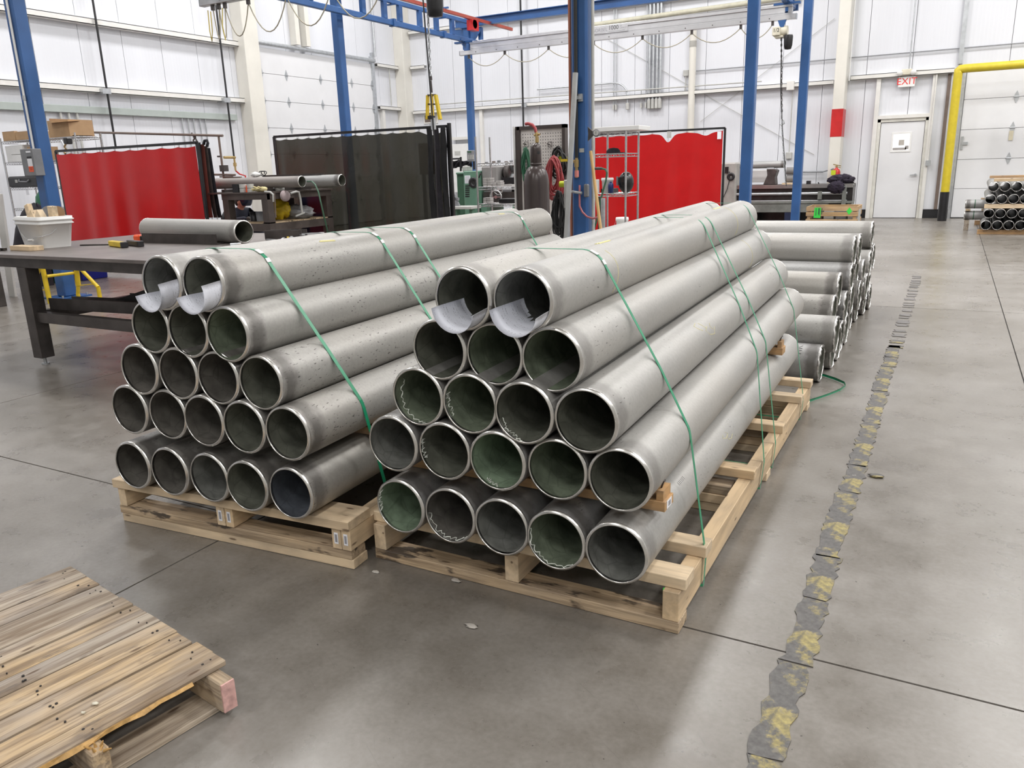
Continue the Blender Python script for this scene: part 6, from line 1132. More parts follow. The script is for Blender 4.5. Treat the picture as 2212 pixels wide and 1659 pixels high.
def hose_coil(name, px_, pt, pb, w, n, r, mat, label, Y, seed, drop_=0.0):
    rd_ = random.Random(seed); mb = MB()
    for k in range(n):
        top = at(px_+rd_.uniform(-2, 2), pt+rd_.uniform(-3, 5), 1, Y-0.02-0.010*k); bot = at(px_+rd_.uniform(-4, 4), pb+rd_.uniform(-16, 14), 1, Y-0.05-0.014*k); hw = w*rd_.uniform(0.5, 1.1); pts = []; p1_, p2_ = rd_.uniform(0, 6), rd_.uniform(0, 6)
        for i in range(30):
            s = 2*PI*i/30; m_ = (top+bot)/2; h_ = (top.z-bot.z)/2; pts.append((m_.x + hw*math.sin(s)*(0.72-0.28*math.cos(s)) + 0.012*math.sin(2*s+p1_), m_.y+0.012*math.sin(s+p2_), m_.z+h_*math.cos(s)+0.01*math.sin(3*s+p1_)))
        mb.path(pts, r, 6, True)
    return solo(name, mb, mat, label, 'hose')
hose_coil('hose_coil', 1137, 320, 385, 0.05, 8, 0.008, HOSE_GREEN, 'green hose coil hanging at the left of the pegboard', Yp, 1)
hose_coil('hose_coil', 1206, 320, 375, 0.11, 10, 0.008, BLACKR, 'black hose coil hanging at the right of the pegboard', Yp, 2); hose_coil('hose_coil', 1196, 340, 420, 0.10, 18, 0.0085, HOSE_RED, 'red hose coil hanging right of the gas cylinder', Yp-0.12, 3)
hose_coil('hose_coil', 1207, 415, 505, 0.075, 16, 0.008, BLACKR, 'tangled black cables below the red hose coil', Yp-0.25, 4)
t = thing('air_gun', 'lime yellow plug on a grey box below the hoses', 'plug', at(1210, 398, 1, 7.0)); c = at(1210, 398, 1, 7.0); part('plug', MB().cyl(c, c+Vector((0.06, 0, 0.0)), 0.03, n=14), GRASS_Y, t); part('box', MB().box(c.x+0.06, c.x+0.12, 6.95, 7.05, c.z-0.22, c.z+0.04), LTGREY, t, 0.006); part('stand', MB().box(c.x+0.08, c.x+0.1, 6.98, 7.02, 0.02, c.z-0.2).box(c.x, c.x+0.18, 6.9, 7.1, 0, 0.02), ALU_TRIM, t)
solo('level', MB().bar(at(1208, 341, 1, Yp-0.06), at(1224, 342, 1, Yp-0.06), 0.02, 0.03), GRASS_Y, 'yellow spirit level hung beside the black hose coil', 'level')
a, b = at(1119, 290, 1, 7.9), at(1114, 455, 1, 7.9); d = (b-a)/(b.z-a.z); lo_ = a+d*(0-a.z); solo('steel_rod', MB().cyl(a, lo_, 0.012, n=8), HOSE_RED, 'thin red rod leaning left of the pegboard', 'rod')
# ================================================================== WIRE SHELF (middle), red curtain behind
ws0, ws1, wy0, wy1 = -3.97, -3.55, 9.5, 9.95
sh = wire_shelf('chrome wire shelf right of the blue middle post', ws0, ws1, wy0, wy1, [0.5, 1.06, 1.54, 1.80], 1.83)
solo('white_carton', MB().box(-3.97, -3.38, 9.48, 9.9, 1.807, 1.86), WHITE, 'flat white carton on top of the middle wire shelf', 'box', None, 0.004)
c = at(1325, 324, 1, 9.65); t = thing('cap', 'dark cap lying on the middle wire shelf', 'cap', (c.x, 9.65, 1.546)); part('crown', MB().rings([(0.09, 0), (0.088, 0.03), (0.06, 0.06), (0.0, 0.07)], (c.x, 9.65, 1.546), (0,0,1), 18), CLOTH_DK, t); part('brim', MB().box(c.x+0.05, c.x+0.16, 9.57, 9.72, 1.546, 1.556), CLOTH_DK, t)
zs_ = 1.066
c = at(1309, 400, 1, 9.6); t = thing('white_bucket', 'white bucket behind the blue bottle on the wire shelf', 'bucket', (c.x, 9.65, zs_)); part('body', MB().rings([(0.0, 0.003), (0.062, 0), (0.072, 0.15), (0.078, 0.152), (0.078, 0.175), (0.07, 0.178), (0.0, 0.172)], (c.x, 9.65, zs_), (0,0,1), 22), WHITE, t); part('lid', MB().rings([(0.0, 0.186), (0.074, 0.186), (0.076, 0.176)], (c.x, 9.65, zs_), (0,0,1), 22), WHITE, t)
c = at(1318, 405, 1, 9.52); t = thing('bottle', 'dark blue bottle on the wire shelf', 'bottle', (c.x, 9.54, zs_)); part('body', MB().rings([(0.0, 0), (0.034, 0), (0.035, 0.08), (0.034, 0.105), (0.024, 0.125), (0.0, 0.13)], (c.x, 9.54, zs_), (0,0,1), 18), NAVY_PL, t); part('cap', MB().cyl((c.x, 9.54, zs_+0.122), (c.x, 9.54, zs_+0.14), 0.014), NAVY_PL, t)
c = at(1291, 394, 1, 9.6); solo('white_block', MB().box(c.x-0.02, c.x+0.025, 9.55, 9.6, zs_, zs_+0.17), WHITE, 'narrow white box left of the bucket on the wire shelf', 'box', None, 0.003)
c = at(1347, 397, 1, 9.6); t = thing('welding_helmet', 'black welding helmet on the wire shelf', 'helmet', (c.x, 9.65, zs_)); part('shell', MB().sheet([[(c.x+0.01+0.09*math.cos(a)*math.cos(bq), 9.66-0.10*math.sin(a)*math.cos(bq), zs_+0.125+0.125*math.sin(bq)) for a in [-0.4+4.0*i/16 for i in range(17)]] for bq in [-1.25+2.75*j/12 for j in range(13)]], 0.006), plain('helmet_black', (0.012, 0.012, 0.013), 0.25), t); part('visor', MB().box(c.x-0.05, c.x+0.05, 9.545, 9.56, zs_+0.13, zs_+0.19), plain('visor', (0.02, 0.02, 0.02), 0.05), t); part('side_strip', MB().box(c.x-0.09, c.x-0.07, 9.58, 9.6, zs_+0.09, zs_+0.2), GREY_BOX, t)
solo('books', MB().box(-3.96, -3.8, 9.7, 9.9, zs_, zs_+0.05), BLACK, 'dark flat case under the hose on the wire shelf', 'case')
a = at(1302, 415, 1, 9.35); t = thing('dust_hose', 'green-grey hose bending down before the wire shelf', 'hose', (a.x, 9.3, 0)); P = lambda x, y: at(x, y, 1, 9.3); part('hose', MB().path([P(1285, 364), P(1300, 364), P(1308, 366), P(1311, 373), P(1309, 390), P(1302, 415), P(1296, 440), P(1288, 480), P(1282, 500)] , 0.012, 8), DKGREEN, t); part('coupler', MB().cyl(P(1284, 364), P(1300, 364), 0.017), DKSTEEL, t); q_ = P(1282, 500); part('hose_tail', MB().path([q_, (q_.x-0.05, 9.3, 0.2), (q_.x, 9.3, 0.012)], 0.012, 6), DKGREEN, t)
c = at(1303, 430, 1, 9.2); solo('grey_post', MB().cyl((c.x, 9.2, 0), (c.x, 9.2, 1.02), 0.028, n=14), ALU_TRIM, 'short grey metal post before the wire shelf', 'post'); c = at(1296, 430, 1, 9.4); solo('dark_post', MB().box(c.x-0.02, c.x+0.02, 9.38, 9.42, 0, 1.03), DKSTEEL, 'short dark post beside the grey metal post', 'post')
c = at(1344, 472, 1, 11.0); t = thing('white_bucket', 'white lidded bucket on a cart before the right red curtain', 'bucket', (c.x, 11.0, 0.42)); zb_ = 0.42; part('body', MB().rings([(0.0, 0.0), (0.075, 0), (0.085, 0.2), (0.095, 0.205), (0.095, 0.23), (0.09, 0.25), (0.0, 0.255)], (c.x, 11.0, zb_), (0,0,1), 22), WHITE, t); part('handle', MB().path([(c.x-0.09, 10.98, zb_+0.2), (c.x-0.115, 10.95, zb_+0.1), (c.x-0.09, 10.93, zb_+0.02)], 0.004, 5), HOSE_PINK, t)
cr_ = thing('cart', 'low cart under the white lidded bucket, mostly hidden', 'cart', (c.x, 11.0, 0)); part('deck', MB().box(c.x-0.4, c.x+0.4, 10.75, 11.25, 0.38, 0.42), LTGREY, cr_)
for dx in (-0.36, 0.36):
    for dy in (-0.2, 0.2): part('leg', MB().box(c.x+dx-0.02, c.x+dx+0.02, 11+dy-0.02, 11+dy+0.02, 0.0, 0.38), DKSTEEL, cr_)
# ================================================================== GREEN LATHE (centre-left) and its wire shelf
Yg = 13.0; J = lambda x, y, Y=Yg: at(960+x/11.06, 330+y/11.06, 1, Y)
t = thing('green_lathe', 'green machine lathe with grey headstock and round chuck', 'lathe', (-7.6, Yg, 0)); a, b = J(440, 440), J(765, 440)
part('cabinet', MB().box(a.x, b.x, Yg, Yg+0.75, 0, a.z), GREEN_M, t, 0.015); part('side_cabinet', MB().box(J(185, 500).x, a.x, Yg+0.15, Yg+0.75, 0, J(300, 500).z), DKGREEN, t, 0.01); part('hood', MB().box(J(200, 500).x, J(440, 500).x, Yg+0.1, Yg+0.75, J(300, 520).z, J(300, 470).z), GREEN_M, t, 0.01)
v = MB()
for k in range(6): p0_, p1_ = J(500, 780+50*k), J(600, 795+50*k); v.box(p0_.x, p1_.x, Yg-0.006, Yg, p1_.z-0.008, p0_.z)
part('vents', v, BLACK, t); p0_, p1_ = J(485, 545), J(625, 730); part('data_plate', MB().box(p0_.x, p1_.x, Yg-0.006, Yg, p1_.z, p0_.z), PAPER, t)
pm = MB()
for k in range(5): q0 = J(500, 570+32*k); q1 = J(605, 570+32*k); pm.box(q0.x, q1.x, Yg-0.0075, Yg-0.006, q0.z-0.008, q0.z)
part('plate_print', pm, GREYINK, t); c = J(697, 712); part('round_opening', MB().rings([(0.035, 0.002), (0.05, 0.02), (0.098, 0.02), (0.098, 0.0)], (c.x, Yg, c.z), (0, -1, 0), 26), BLACK, t); part('opening_core', MB().rings([(0.0, 0.004), (0.06, 0.004)], (c.x, Yg, c.z), (0, -1, 0), 20), BLACKR, t)
q0, q1 = J(770, 320), J(1180, 810); part('headstock', MB().box(q0.x, q1.x, Yg+0.15, Yg+0.7, q1.z, q0.z), plain('headstock_grey', (0.27, 0.26, 0.255), 0.45), t, 0.03); c = J(1080, 490); part('chuck', MB().rings([(0.0, 0.0), (0.10, 0.0), (0.10, 0.08), (0.185, 0.085), (0.19, 0.1), (0.19, 0.17), (0.18, 0.18), (0.05, 0.185), (0.0, 0.16)], (q1.x-0.01, Yg+0.42, c.z), (1, 0, 0), 30), DKSTEEL, t)
jw = MB()
for k in range(3): a_ = 2*PI*k/3+0.4; jw.box(q1.x+0.16, q1.x+0.24, -0.03, 0.03, 0.05, 0.17, Matrix.Translation((0, Yg+0.42, c.z)) @ Matrix.Rotation(a_, 4, 'X'))
part('chuck_jaws', jw, ALU_TRIM, t); r0_, r1_ = J(1190, 360), J(1330, 690); part('red_guard', MB().box(r0_.x+0.08, r1_.x, Yg+0.62, Yg+0.68, r1_.z, r0_.z), RED, t)
b0, b1 = J(820, 880), J(1760, 1230); part('bed', MB().box(b0.x, b1.x, Yg+0.15, Yg+0.65, b1.z, J(0, 960).z), DKSTEEL, t); part('bed_ways', MB().box(b0.x, b1.x, Yg+0.2, Yg+0.28, J(0, 960).z, J(0, 930).z).box(b0.x, b1.x, Yg+0.5, Yg+0.58, J(0, 960).z, J(0, 930).z), ALU_TRIM, t)
part('apron_cabinet', MB().box(J(830, 1000).x, J(970, 1000).x, Yg+0.05, Yg+0.7, 0, b1.z), GREEN_M, t); part('tail_cabinet', MB().box(J(1560, 0).x, J(1760, 0).x, Yg+0.05, Yg+0.7, 0, b1.z), GREEN_M, t)
s0, s1 = J(1300, 600), J(1700, 740); part('cross_slide', MB().box(s0.x, s1.x, Yg+0.1, Yg+0.6, s1.z, s0.z).box(s0.x+0.15, s1.x-0.1, Yg+0.2, Yg+0.5, J(0, 960).z, s1.z), BLACK, t); c = J(1560, 350); part('tool_post', MB().box(J(1425, 0).x, J(1690, 0).x, Yg+0.3, Yg+0.36, J(0, 395).z, J(0, 355).z).cyl((c.x, Yg+0.33, s0.z), (c.x, Yg+0.33, c.z), 0.02), DKSTEEL, t)
w1 = J(1215, 1060); part('handwheel', MB().path([(w1.x+0.12*math.cos(a_), Yg+0.02, w1.z+0.12*math.sin(a_)) for a_ in [2*PI*k/20 for k in range(20)]], 0.014, 6, True).bar((w1.x-0.12, Yg+0.02, w1.z), (w1.x+0.12, Yg+0.02, w1.z), 0.02, 0.02).cyl((w1.x, Yg+0.02, w1.z), (w1.x, Yg+0.16, w1.z), 0.03), CHROME, t); w1 = J(1260, 880); part('handwheel', MB().path([(w1.x+0.09*math.cos(a_), Yg+0.04, w1.z+0.09*math.sin(a_)) for a_ in [2*PI*k/20 for k in range(20)]], 0.012, 6, True).bar((w1.x-0.09, Yg+0.04, w1.z), (w1.x+0.09, Yg+0.04, w1.z), 0.02, 0.02).cyl((w1.x, Yg+0.04, w1.z), (w1.x, Yg+0.16, w1.z), 0.03), CHROME, t)
part('lever', MB().cyl(J(860, 500), J(825, 600), 0.012).cyl(J(860, 505), J(865, 500), 0.025), BLACK, t)
c0_, c1_ = J(465, 0), J(605, 210); dr = thing('readout', 'grey keypad readout on a bracket above the green lathe', 'display', (c0_.x, Yg+0.2, 1.45)); part('housing', MB().box(c0_.x, c1_.x, Yg+0.1, Yg+0.2, c1_.z, J(0, -35).z), GREY_BOX, dr, 0.008); part('screen', MB().box(c0_.x+0.02, c1_.x-0.02, Yg+0.097, Yg+0.1, J(0, 20).z, J(0, -15).z), DKGREEN, dr)
km = MB()
for i in range(4):
    for j in range(4): x = c0_.x+0.03+i*0.034; z = J(0, 70+28*j).z; km.box(x, x+0.022, Yg+0.095, Yg+0.1, z-0.018, z)
part('keys', km, LTGREY, dr); part('arm', MB().cyl((c0_.x+0.09, Yg+0.2, J(0, 420).z), (c0_.x+0.09, Yg+0.2, J(0, 0).z), 0.02).bar(J(110, 150, Yg+0.2), J(400, 140, Yg+0.2), 0.03, 0.03).cyl(J(390, 440, Yg+0.2), J(390, 100, Yg+0.2), 0.02), BLACK, dr)
c = J(330, 380); t2 = thing('bench_grinder', 'small pale gearbox unit on top of the green lathe cabinet', 'gearbox', (c.x, Yg+0.3, 1.3)); part('body', MB().box(J(262, 0).x, J(400, 0).x, Yg+0.2, Yg+0.4, J(0, 470).z, J(0, 330).z), LTGREY, t2, 0.02); part('top', MB().cyl((c.x, Yg+0.3, J(0, 330).z), (c.x, Yg+0.3, J(0, 310).z), 0.04), LTGREY, t2)
jk = J(190, 280, 13.3); jkt = solo('jacket', MB().sheet([[J(150+i*46, 190+18*math.sin(i*1.1)+v*24, 13.32+0.04*math.sin(i*2+v)) for i in range(12)] for v in range(8)], 0.01), CLOTH_DK, 'black jacket hung behind the lathe readout', 'jacket'); part('pink_ribbon', MB().bar(J(130, 230, 12.95), J(150, 380, 12.95), 0.02, 0.006), plain('hot_pink', (0.85, 0.05, 0.25), 0.5), jkt, 0, 'hot pink ribbon')
a, b = J(215, 1340, 12.6), J(745, 1300, 12.6); t2 = thing('lathe_tray', 'grey tray stand before the green lathe cabinet', 'stand', (a.x, 12.6, 0)); part('tray', MB().box(a.x, b.x, 12.45, 12.8, a.z, a.z+0.05), LTGREY, t2, 0.005); part('bracket', MB().bar(J(190, 1030, 12.6), J(310, 1300, 12.6), 0.05, 0.12).bar(J(250, 1100, 12.6), J(340, 1110, 12.6), 0.05, 0.05), GREY_BOX, t2); part('support', MB().box(a.x+0.05, a.x+0.11, 12.55, 12.65, 0, a.z).box(b.x-0.11, b.x-0.05, 12.55, 12.65, 0, a.z), GREEN_M, t2)
bq = thing('white_cabinet', 'white electrical cabinet on the back wall behind the lathe', 'cabinet', (-13, YB-0.2, 1.0)); a, b = at(971, 312, 1, YB-0.3), at(1012, 370, 1, YB-0.3); part('door', MB().box(a.x, b.x+0.1, YB-0.3, YB-0.004, b.z-0.6, a.z), WHITE, bq, 0.006); part('trunk', MB().box(a.x, b.x+0.1, YB-0.26, YB-0.004, a.z+0.12, a.z+0.2), TRIM_W, bq); l_ = at(988, 331, 1, YB-0.31); part('label', MB().box(l_.x-0.1, l_.x+0.1, YB-0.305, YB-0.3, l_.z-0.06, l_.z+0.06), LTGREY, bq)
Yw = 10.0; a, b = at(1029, 350, 1, Yw), at(1120, 350, 1, Yw); zs3 = [at(1075, 352, 1, Yw).z, at(1075, 404, 1, Yw).z, at(1075, 441, 1, Yw).z]
wire_shelf('chrome wire shelf with stacked small boxes before the green lathe', a.x, b.x, Yw, Yw+0.4, zs3+[0.4], 1.85)
sg = 'small boxes on the wire shelf'
def sbox(x0, y0, x1, y1, lb, zb, k=0): 
    p0_, p1_ = J(x0, y0, Yw+0.05), J(x1, y1, Yw+0.05); h_ = p0_.z-p1_.z; carton(p0_.x+0.001, p1_.x-0.001, Yw+0.05, Yw+0.16, zb, h_-0.006, LTGREY if k == 0 else plain_box, lb, sg, name='small_box')
plain_box = plain('box_grey_white', (0.52, 0.50, 0.49), 0.7)
z1_ = zs3[1]+0.006; hh = J(0, 0, Yw).z-J(0, 53, Yw).z
for r_ in range(4):
    for c_ in range(2): sbox(893+97*c_, 0, 988+97*c_, 53, 'small grey box in the tallest pile, %s column, %s from bottom' % (['left', 'right'][c_], ORD[r_]), z1_+r_*hh, 1)
for r_ in range(2):
    for c_ in range(2): sbox(1128+100*c_, 0, 1224+100*c_, 48, 'small grey box in the middle pile, %s column, %s' % (['left', 'right'][c_], ['lower', 'upper'][r_]), z1_+r_*hh*0.92, 1)
sbox(1200, 0, 1310, 40, 'small grey box topping the middle pile', z1_+2*hh*0.92, 1)
for c_ in range(2): sbox(1395+100*c_, 0, 1492+100*c_, 45, 'small low box at the right of the pile shelf, %s' % ['left', 'right'][c_], z1_, 1)
z2_ = zs3[2]+0.006
for r_ in range(2):
    for c_ in range(2): sbox(878+86*c_, 0, 962+86*c_, 72, 'small grey box on the lower tier, %s column, %s' % (['left', 'right'][c_], ['lower', 'upper'][r_]), z2_+r_*hh*1.36, 1)
c = J(1610, 1170, Yw+0.1); solo('black_case', MB().box(J(1130, 0, Yw).x, J(1700, 0, Yw).x, Yw+0.15, Yw+0.38, z2_, z2_+0.06), BLACK, 'low black case on the lower tier of the box shelf', 'case', None, 0.006)
solo('wood_offcut', MB().box(J(1600, 0, Yw).x, J(1760, 0, Yw).x, Yw+0.1, Yw+0.18, z2_+0.06, z2_+0.09), WOOD_NEW, 'pale wood offcut on the black case of the box shelf', 'offcut')
for k in range(6): x = J(870+150*k, 0, Yw).x; solo('small_part', MB().cyl((x, Yw+0.15+0.03*(k % 2), zs3[0]+0.006), (x, Yw+0.15+0.03*(k % 2), zs3[0]+0.006+0.014+0.008*(k % 3)), 0.025, n=12), FAN if k % 2 else GREY_BOX, 'small machined part on the top tier of the box shelf, %s from left' % ORD[k], 'part', 'machined parts on the top tier')
sh_ = J(1740, 1350, 9.4); hr = solo('white_hose_reel', MB().path([(sh_.x+0.07*math.cos(a_), 9.6, 0.72+0.13*math.sin(a_)) for a_ in [2*PI*k/20 for k in range(20)]], 0.02, 8, True), WHITE, 'white ring at the lower right of the box shelf', 'ring'); part('ring_stand', MB().cyl((sh_.x, 9.6, 0), (sh_.x, 9.6, 0.58), 0.012), ALU_TRIM, hr)
# ================================================================== LONG LATHE at right, and what stands on it
Yl = 18.0; D = lambda x, y, Y=Yl: at(1560+x/5.53, 300+y/5.53, 1, Y)
t = t_long = thing('long_lathe', 'long dark lathe bed before the back wall at right', 'lathe', (-2.8, Yl, 0)); LG = plain('lathe_grey_green', (0.20, 0.215, 0.20), 0.5, 0.1, 0.25, 6); BED = plain('oily_steel', (0.035, 0.033, 0.033), 0.35, 0.4, 0.3, 8)
x0_, x1_ = D(150, 600).x, D(1560, 600).x; zz = lambda y: D(900, y).z
part('bed', MB().box(x0_, x1_, Yl+0.05, Yl+0.55, zz(740), zz(560)), BED, t); part('bed_ways', MB().box(x0_, x1_, Yl, Yl+0.12, zz(590), zz(545)).box(x0_, x1_, Yl+0.45, Yl+0.56, zz(590), zz(545)), plain('worn_ways', (0.35, 0.34, 0.33), 0.3, 0.7), t)
part('lead_screw', MB().cyl((x0_, Yl+0.02, zz(655)), (x1_-0.1, Yl+0.02, zz(655)), 0.03, n=12).cyl((x0_, Yl+0.02, zz(740)), (x1_-0.1, Yl+0.02, zz(740)), 0.015, n=10), ALU_TRIM, t)
part('base', MB().box(x0_, D(1080, 0).x+0.4, Yl+0.02, Yl+0.6, zz(880), zz(770)), LG, t, 0.01); part('base_rail', MB().box(x0_, x1_, Yl+0.0, Yl+0.6, zz(770), zz(745)), LG, t)
part('foot', MB().box(x0_+0.1, x0_+0.5, Yl+0.1, Yl+0.5, 0, zz(880)), BED, t); part('foot', MB().box(x1_-0.6, x1_-0.2, Yl+0.1, Yl+0.5, 0, zz(770)), BED, t); part('blue_foot', MB().box(D(800, 0).x, D(920, 0).x, Yl+0.0, Yl+0.4, 0, zz(880)), DKBLUE, t)
part('end_plate', MB().box(D(1485, 0).x, D(1535, 0).x, Yl-0.03, Yl+0.55, zz(800), zz(570)).box(D(1550, 0).x, D(1605, 0).x, Yl+0.1, Yl+0.6, zz(800), zz(555)), LG, t, 0.006); part('screw_bracket', MB().box(D(1190, 0).x, D(1240, 0).x, Yl-0.03, Yl+0.1, zz(725), zz(630)), LG, t)
h0, h1 = D(10, 285), D(165, 760); part('headstock', MB().box(h0.x-0.45, h1.x, Yl-0.1, Yl+0.65, 0.02, h0.z), plain('headstock_pale', (0.38, 0.365, 0.345), 0.5), t, 0.03); c = D(130, 450); part('spindle_ring', MB().rings([(0.02, 0.01), (0.05, 0.03), (0.085, 0.03), (0.085, 0)], (c.x-0.02, Yl-0.1, c.z), (0, -1, 0), 20), BLACK, t); part('control_box', MB().box(D(65, 0).x, D(105, 0).x, Yl-0.13, Yl-0.1, zz(390), zz(310)), BLACK, t); part('control_cord', MB().path([D(85, 390, Yl-0.12), D(90, 480, Yl-0.12), D(60, 600, Yl-0.12), D(15, 700, Yl-0.12)], 0.008, 5), BLACK, t)
s0, s1 = D(470, 545), D(640, 350); sr = thing('steady_rest', 'dark steady rest holding the pipe above the long lathe', 'steady rest', (s0.x, Yl+0.3, zz(545))); part('casting', MB().prism([(0, 0), (0.26, 0), (0.24, 0.16), (0.28, 0.30), (0.22, 0.33), (0.06, 0.33), (0.08, 0.2)], facing((s0.x, Yl+0.15, zz(545)), (1,0,0), (0,0,1)), -0.3), DKSTEEL, sr, 0.01); part('roller', MB().cyl((s0.x+0.05, Yl+0.25, zz(350)), (s0.x+0.2, Yl+0.25, zz(350)), 0.03), ALU_TRIM, sr)
pc_ = D(725, 310); xpipe(pc_.x, h1.x-0.02, Yl+0.28, D(500, 310).z, 0.075, PIPE_C, 'grey pipe held level above the long lathe bed')
solo('guard_panel', MB().box(D(60, 0).x, D(590, 0).x, Yl+0.62, Yl+0.64, zz(520), zz(365)), WHITE, 'white splash panel behind the long lathe', 'panel', None, 0.004)
for k, (y0_, y1_, r_) in enumerate(((525, 430, 0.075), (430, 340, 0.082))): c0_ = D(745, (y0_+y1_)/2); c1_ = D(925, 0); solo('grey_roll', MB().cyl((c0_.x, Yl+0.25, c0_.z+(0.0)), (c1_.x, Yl+0.25, c0_.z), abs(zz(y0_)-zz(y1_))/2-0.001, n=20), plain('grey_felt', (0.20, 0.195, 0.19), 0.8), '%s of two grey rolls stacked on the long lathe' % ['lower', 'upper'][k], 'roll', 'two grey rolls', 0.02)
solo('roll_board', MB().box(D(735, 0).x, D(895, 0).x, Yl+0.1, Yl+0.4, zz(545)+0.002, zz(526)), WOOD_NEW, 'pale board under the two grey rolls', 'board'); solo('red_jack', MB().cyl((D(915, 0).x, Yl+0.1, zz(545)+0.001), (D(915, 0).x, Yl+0.1, zz(440)), 0.03, n=12), HOSE_RED, 'dark red bottle-like cylinder beside the grey rolls', 'cylinder')
pipe_thing('air_pipe', [at(1700, 372, 1, YB-0.08), at(1778, 371, 1, YB-0.08)], 0.02, LINE_GREY, 'level dark pipe on the wall behind the rolls', cat='pipe'); pipe_thing('air_pipe', [at(1778, 371, 1, YB-0.1), at(1785, 369, 1, YB-0.3), at(1800, 365, 1, YB-0.6)], 0.016, LINE_GREY, 'slanting pipe end reaching toward the fire extinguisher', cat='pipe')
c = at(1806, 378, 1, 20.25); t = thing('fire_extinguisher', 'red fire extinguisher hung on the red-banded column', 'extinguisher', (c.x, 20.25, 1.0)); part('bottle', MB().rings([(0.0, 0), (0.085, 0.0), (0.09, 0.02), (0.09, 0.26), (0.07, 0.31), (0.03, 0.34), (0.025, 0.36)], (c.x, 20.25, c.z-0.19), (0,0,1), 20), RED, t); part('valve', MB().cyl((c.x, 20.25, c.z+0.16), (c.x, 20.25, c.z+0.22), 0.02).bar((c.x-0.08, 20.25, c.z+0.24), (c.x+0.09, 20.25, c.z+0.2), 0.02, 0.02).bar((c.x-0.04, 20.25, c.z+0.2), (c.x+0.09, 20.25, c.z+0.16), 0.02, 0.015), BRASS, t); part('tag', MB().box(c.x-0.1, c.x-0.0, 20.14, 20.15, c.z, c.z+0.11), GRASS_Y, t)
part('bracket', MB().box(c.x-0.05, c.x+0.05, 20.33, 20.385, c.z-0.1, c.z+0.1), DKSTEEL, t)
rx0 = D(1400, 540); solo('rag', MB().rumple((rx0.x, Yl+0.25, zz(545)+0.075), (0.25, 0.2, 0.10), 2).rumple((rx0.x-0.05, Yl-0.03, zz(585)), (0.15, 0.07, 0.12), 5), CLOTH_PURPLE, 'plum-dark rag bundle draped over the right end of the lathe', 'rag')
solo('tool_block', MB().box(D(1030, 0).x, D(1080, 0).x, Yl+0.1, Yl+0.2, zz(545)+0.001, zz(505)), BLACK, 'small black block on the long lathe bed', 'block'); solo('lathe_pin', MB().cyl(D(1160, 552, Yl+0.2), D(1148, 518, Yl+0.2), 0.012), BLACK, 'thin dark pin standing on the long lathe bed', 'pin')
# crate
Yc = 16.5; q0, q1 = at(1741, 440, 1, Yc), at(1853, 454, 1, Yc); cx0, cx1 = at(1741, 460, 1, Yc).x, at(1852.5, 460, 1, Yc).x; czt = at(1745, 446, 1, Yc).z
t = thing('wooden_crate', 'slatted wooden crate with bright green labels before the long lathe', 'crate', ((cx0+cx1)/2, Yc+0.4, 0)); zl = [0.02, 0.115, 0.225, 0.32, 0.40]; hl = 0.085; dep = 0.8
lev = [at(1745, y, 1, Yc).z for y in (446, 453.5, 461, 465, 474, 475.5, 484)]
for k, (za, zb2) in enumerate(((czt, czt-0.095), (czt-0.10, czt-0.195), (czt-0.235, czt-0.33), (czt-0.335, czt-0.43), (czt-0.435, 0.02))):
    for (cx_, cy_, l_, rz) in (((cx0+cx1)/2, Yc+0.01, cx1-cx0, 0), ((cx0+cx1)/2, Yc+dep-0.01, cx1-cx0, 0), (cx0+0.01, Yc+dep/2, dep-0.045, PI/2), (cx1-0.01, Yc+dep/2, dep-0.045, PI/2)): board('slat', t, (cx_, cy_, (za+zb2)/2), (l_, 0.02, za-zb2-0.016), CRATE_W, rz)
part('corner_post', MB().box(cx0+0.022, cx0+0.08, Yc+0.022, Yc+0.06, 0, czt-0.02).box(cx1-0.08, cx1-0.022, Yc+0.022, Yc+0.06, 0, czt-0.02).box(cx0+0.022, cx0+0.08, Yc+dep-0.06, Yc+dep-0.022, 0, czt-0.02).box(cx1-0.08, cx1-0.022, Yc+dep-0.06, Yc+dep-0.022, 0, czt-0.02), CRATE_W, t); part('crate_floor', MB().box(cx0+0.022, cx1-0.022, Yc+0.022, Yc+dep-0.022, 0.03, 0.05), CRATE_W, t)
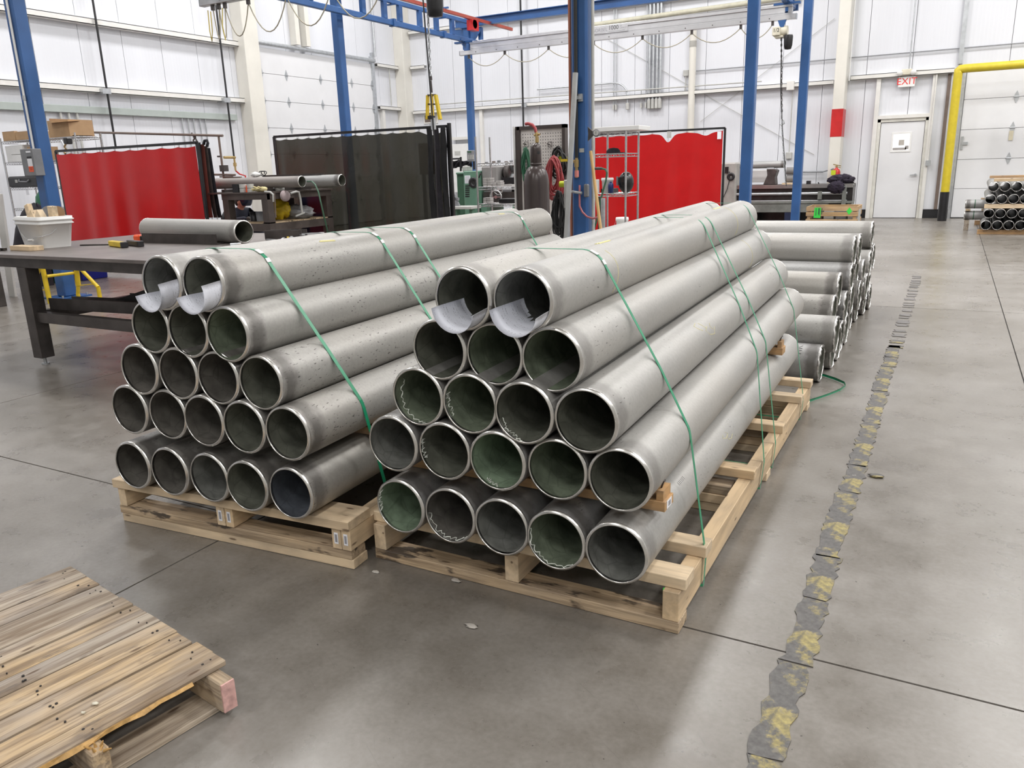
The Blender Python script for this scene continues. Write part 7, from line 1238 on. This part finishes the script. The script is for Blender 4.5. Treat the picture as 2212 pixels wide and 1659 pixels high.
g0_, g1_ = at(1758.5, 448, 1, Yc-0.002), at(1773, 470, 1, Yc-0.002); part('green_label', MB().add([at(1760, 448.5, 1, Yc-0.003), at(1774, 448.5, 1, Yc-0.003), at(1772, 471, 1, Yc-0.003), at(1757, 470.5, 1, Yc-0.003)], [(0, 1, 2, 3)]), GREEN_LBL, t)
lm = MB()
for k in range(4): a_, b_ = at(1761+0.3*k+2*(k % 2), 450, 1, Yc-0.005), at(1760+3.1*k, 450, 1, Yc-0.005); x_ = a_.x+0.012+k*0.028; lm.box(x_, x_+0.012, Yc-0.0055, Yc-0.0035, czt-0.17+0.02*(k % 2), czt-0.035)
part('label_print', lm, DKGREEN, t); c = at(1834.5, 456, 1, Yc-0.003); part('green_diamond', MB().prism([(-0.05, 0), (0, -0.07), (0.05, 0), (0, 0.07)], facing((c.x, Yc-0.001, c.z), (1,0,0), (0,0,1)), 0.003), GREEN_LBL, t)
for k in range(4): x = cx0+0.18+0.22*k; solo('crate_part', MB().box(x-0.09, x+0.09, Yc+0.15, Yc+0.6, 0.052, czt-0.05-0.02*(k % 2)), (FAN, LTGREY, GREY_BOX, LTGREY)[k], 'flat metal part standing in the slatted crate, %s from left' % ORD[k], 'part', 'parts in the crate')

part('shade_backing', MB().box(x0_, x1_-0.05, Yl+0.5, Yl+0.6, 0.01, zz(770)), BED, t_long)  # added dark panel that stands in for the deep shade under the bed
t = thing('leaning_board', 'cream board leaning at the far left edge of the view', 'board', (-10.6, 5.8, 0)); a, b = at(2, 418, 1, 5.8), at(16, 515, 1, 5.8); d = (b-a)/(b.z-a.z); part('board', MB().bar(a+Vector((-0.06, 0, 0)), a+Vector((-0.06, 0, 0))+d*(0.0-a.z), 0.03, 0.14, (1, 0, 0)), TRIM_W, t)
t = thing('green_cylinder', 'green gas bottle mostly hidden behind the left blue post', 'cylinder', (-10.3, 6.9, 0)); c = at(93, 420, 1, 6.9); part('bottle', MB().rings([(0, 0), (0.115, 0), (0.115, 1.12), (0.10, 1.22), (0.05, 1.29), (0.03, 1.3)], (c.x, 6.9, 0), (0,0,1), 22), HOSE_GREEN, t); part('valve', MB().cyl((c.x, 6.9, 1.3), (c.x, 6.9, 1.38), 0.02), BRASS, t)
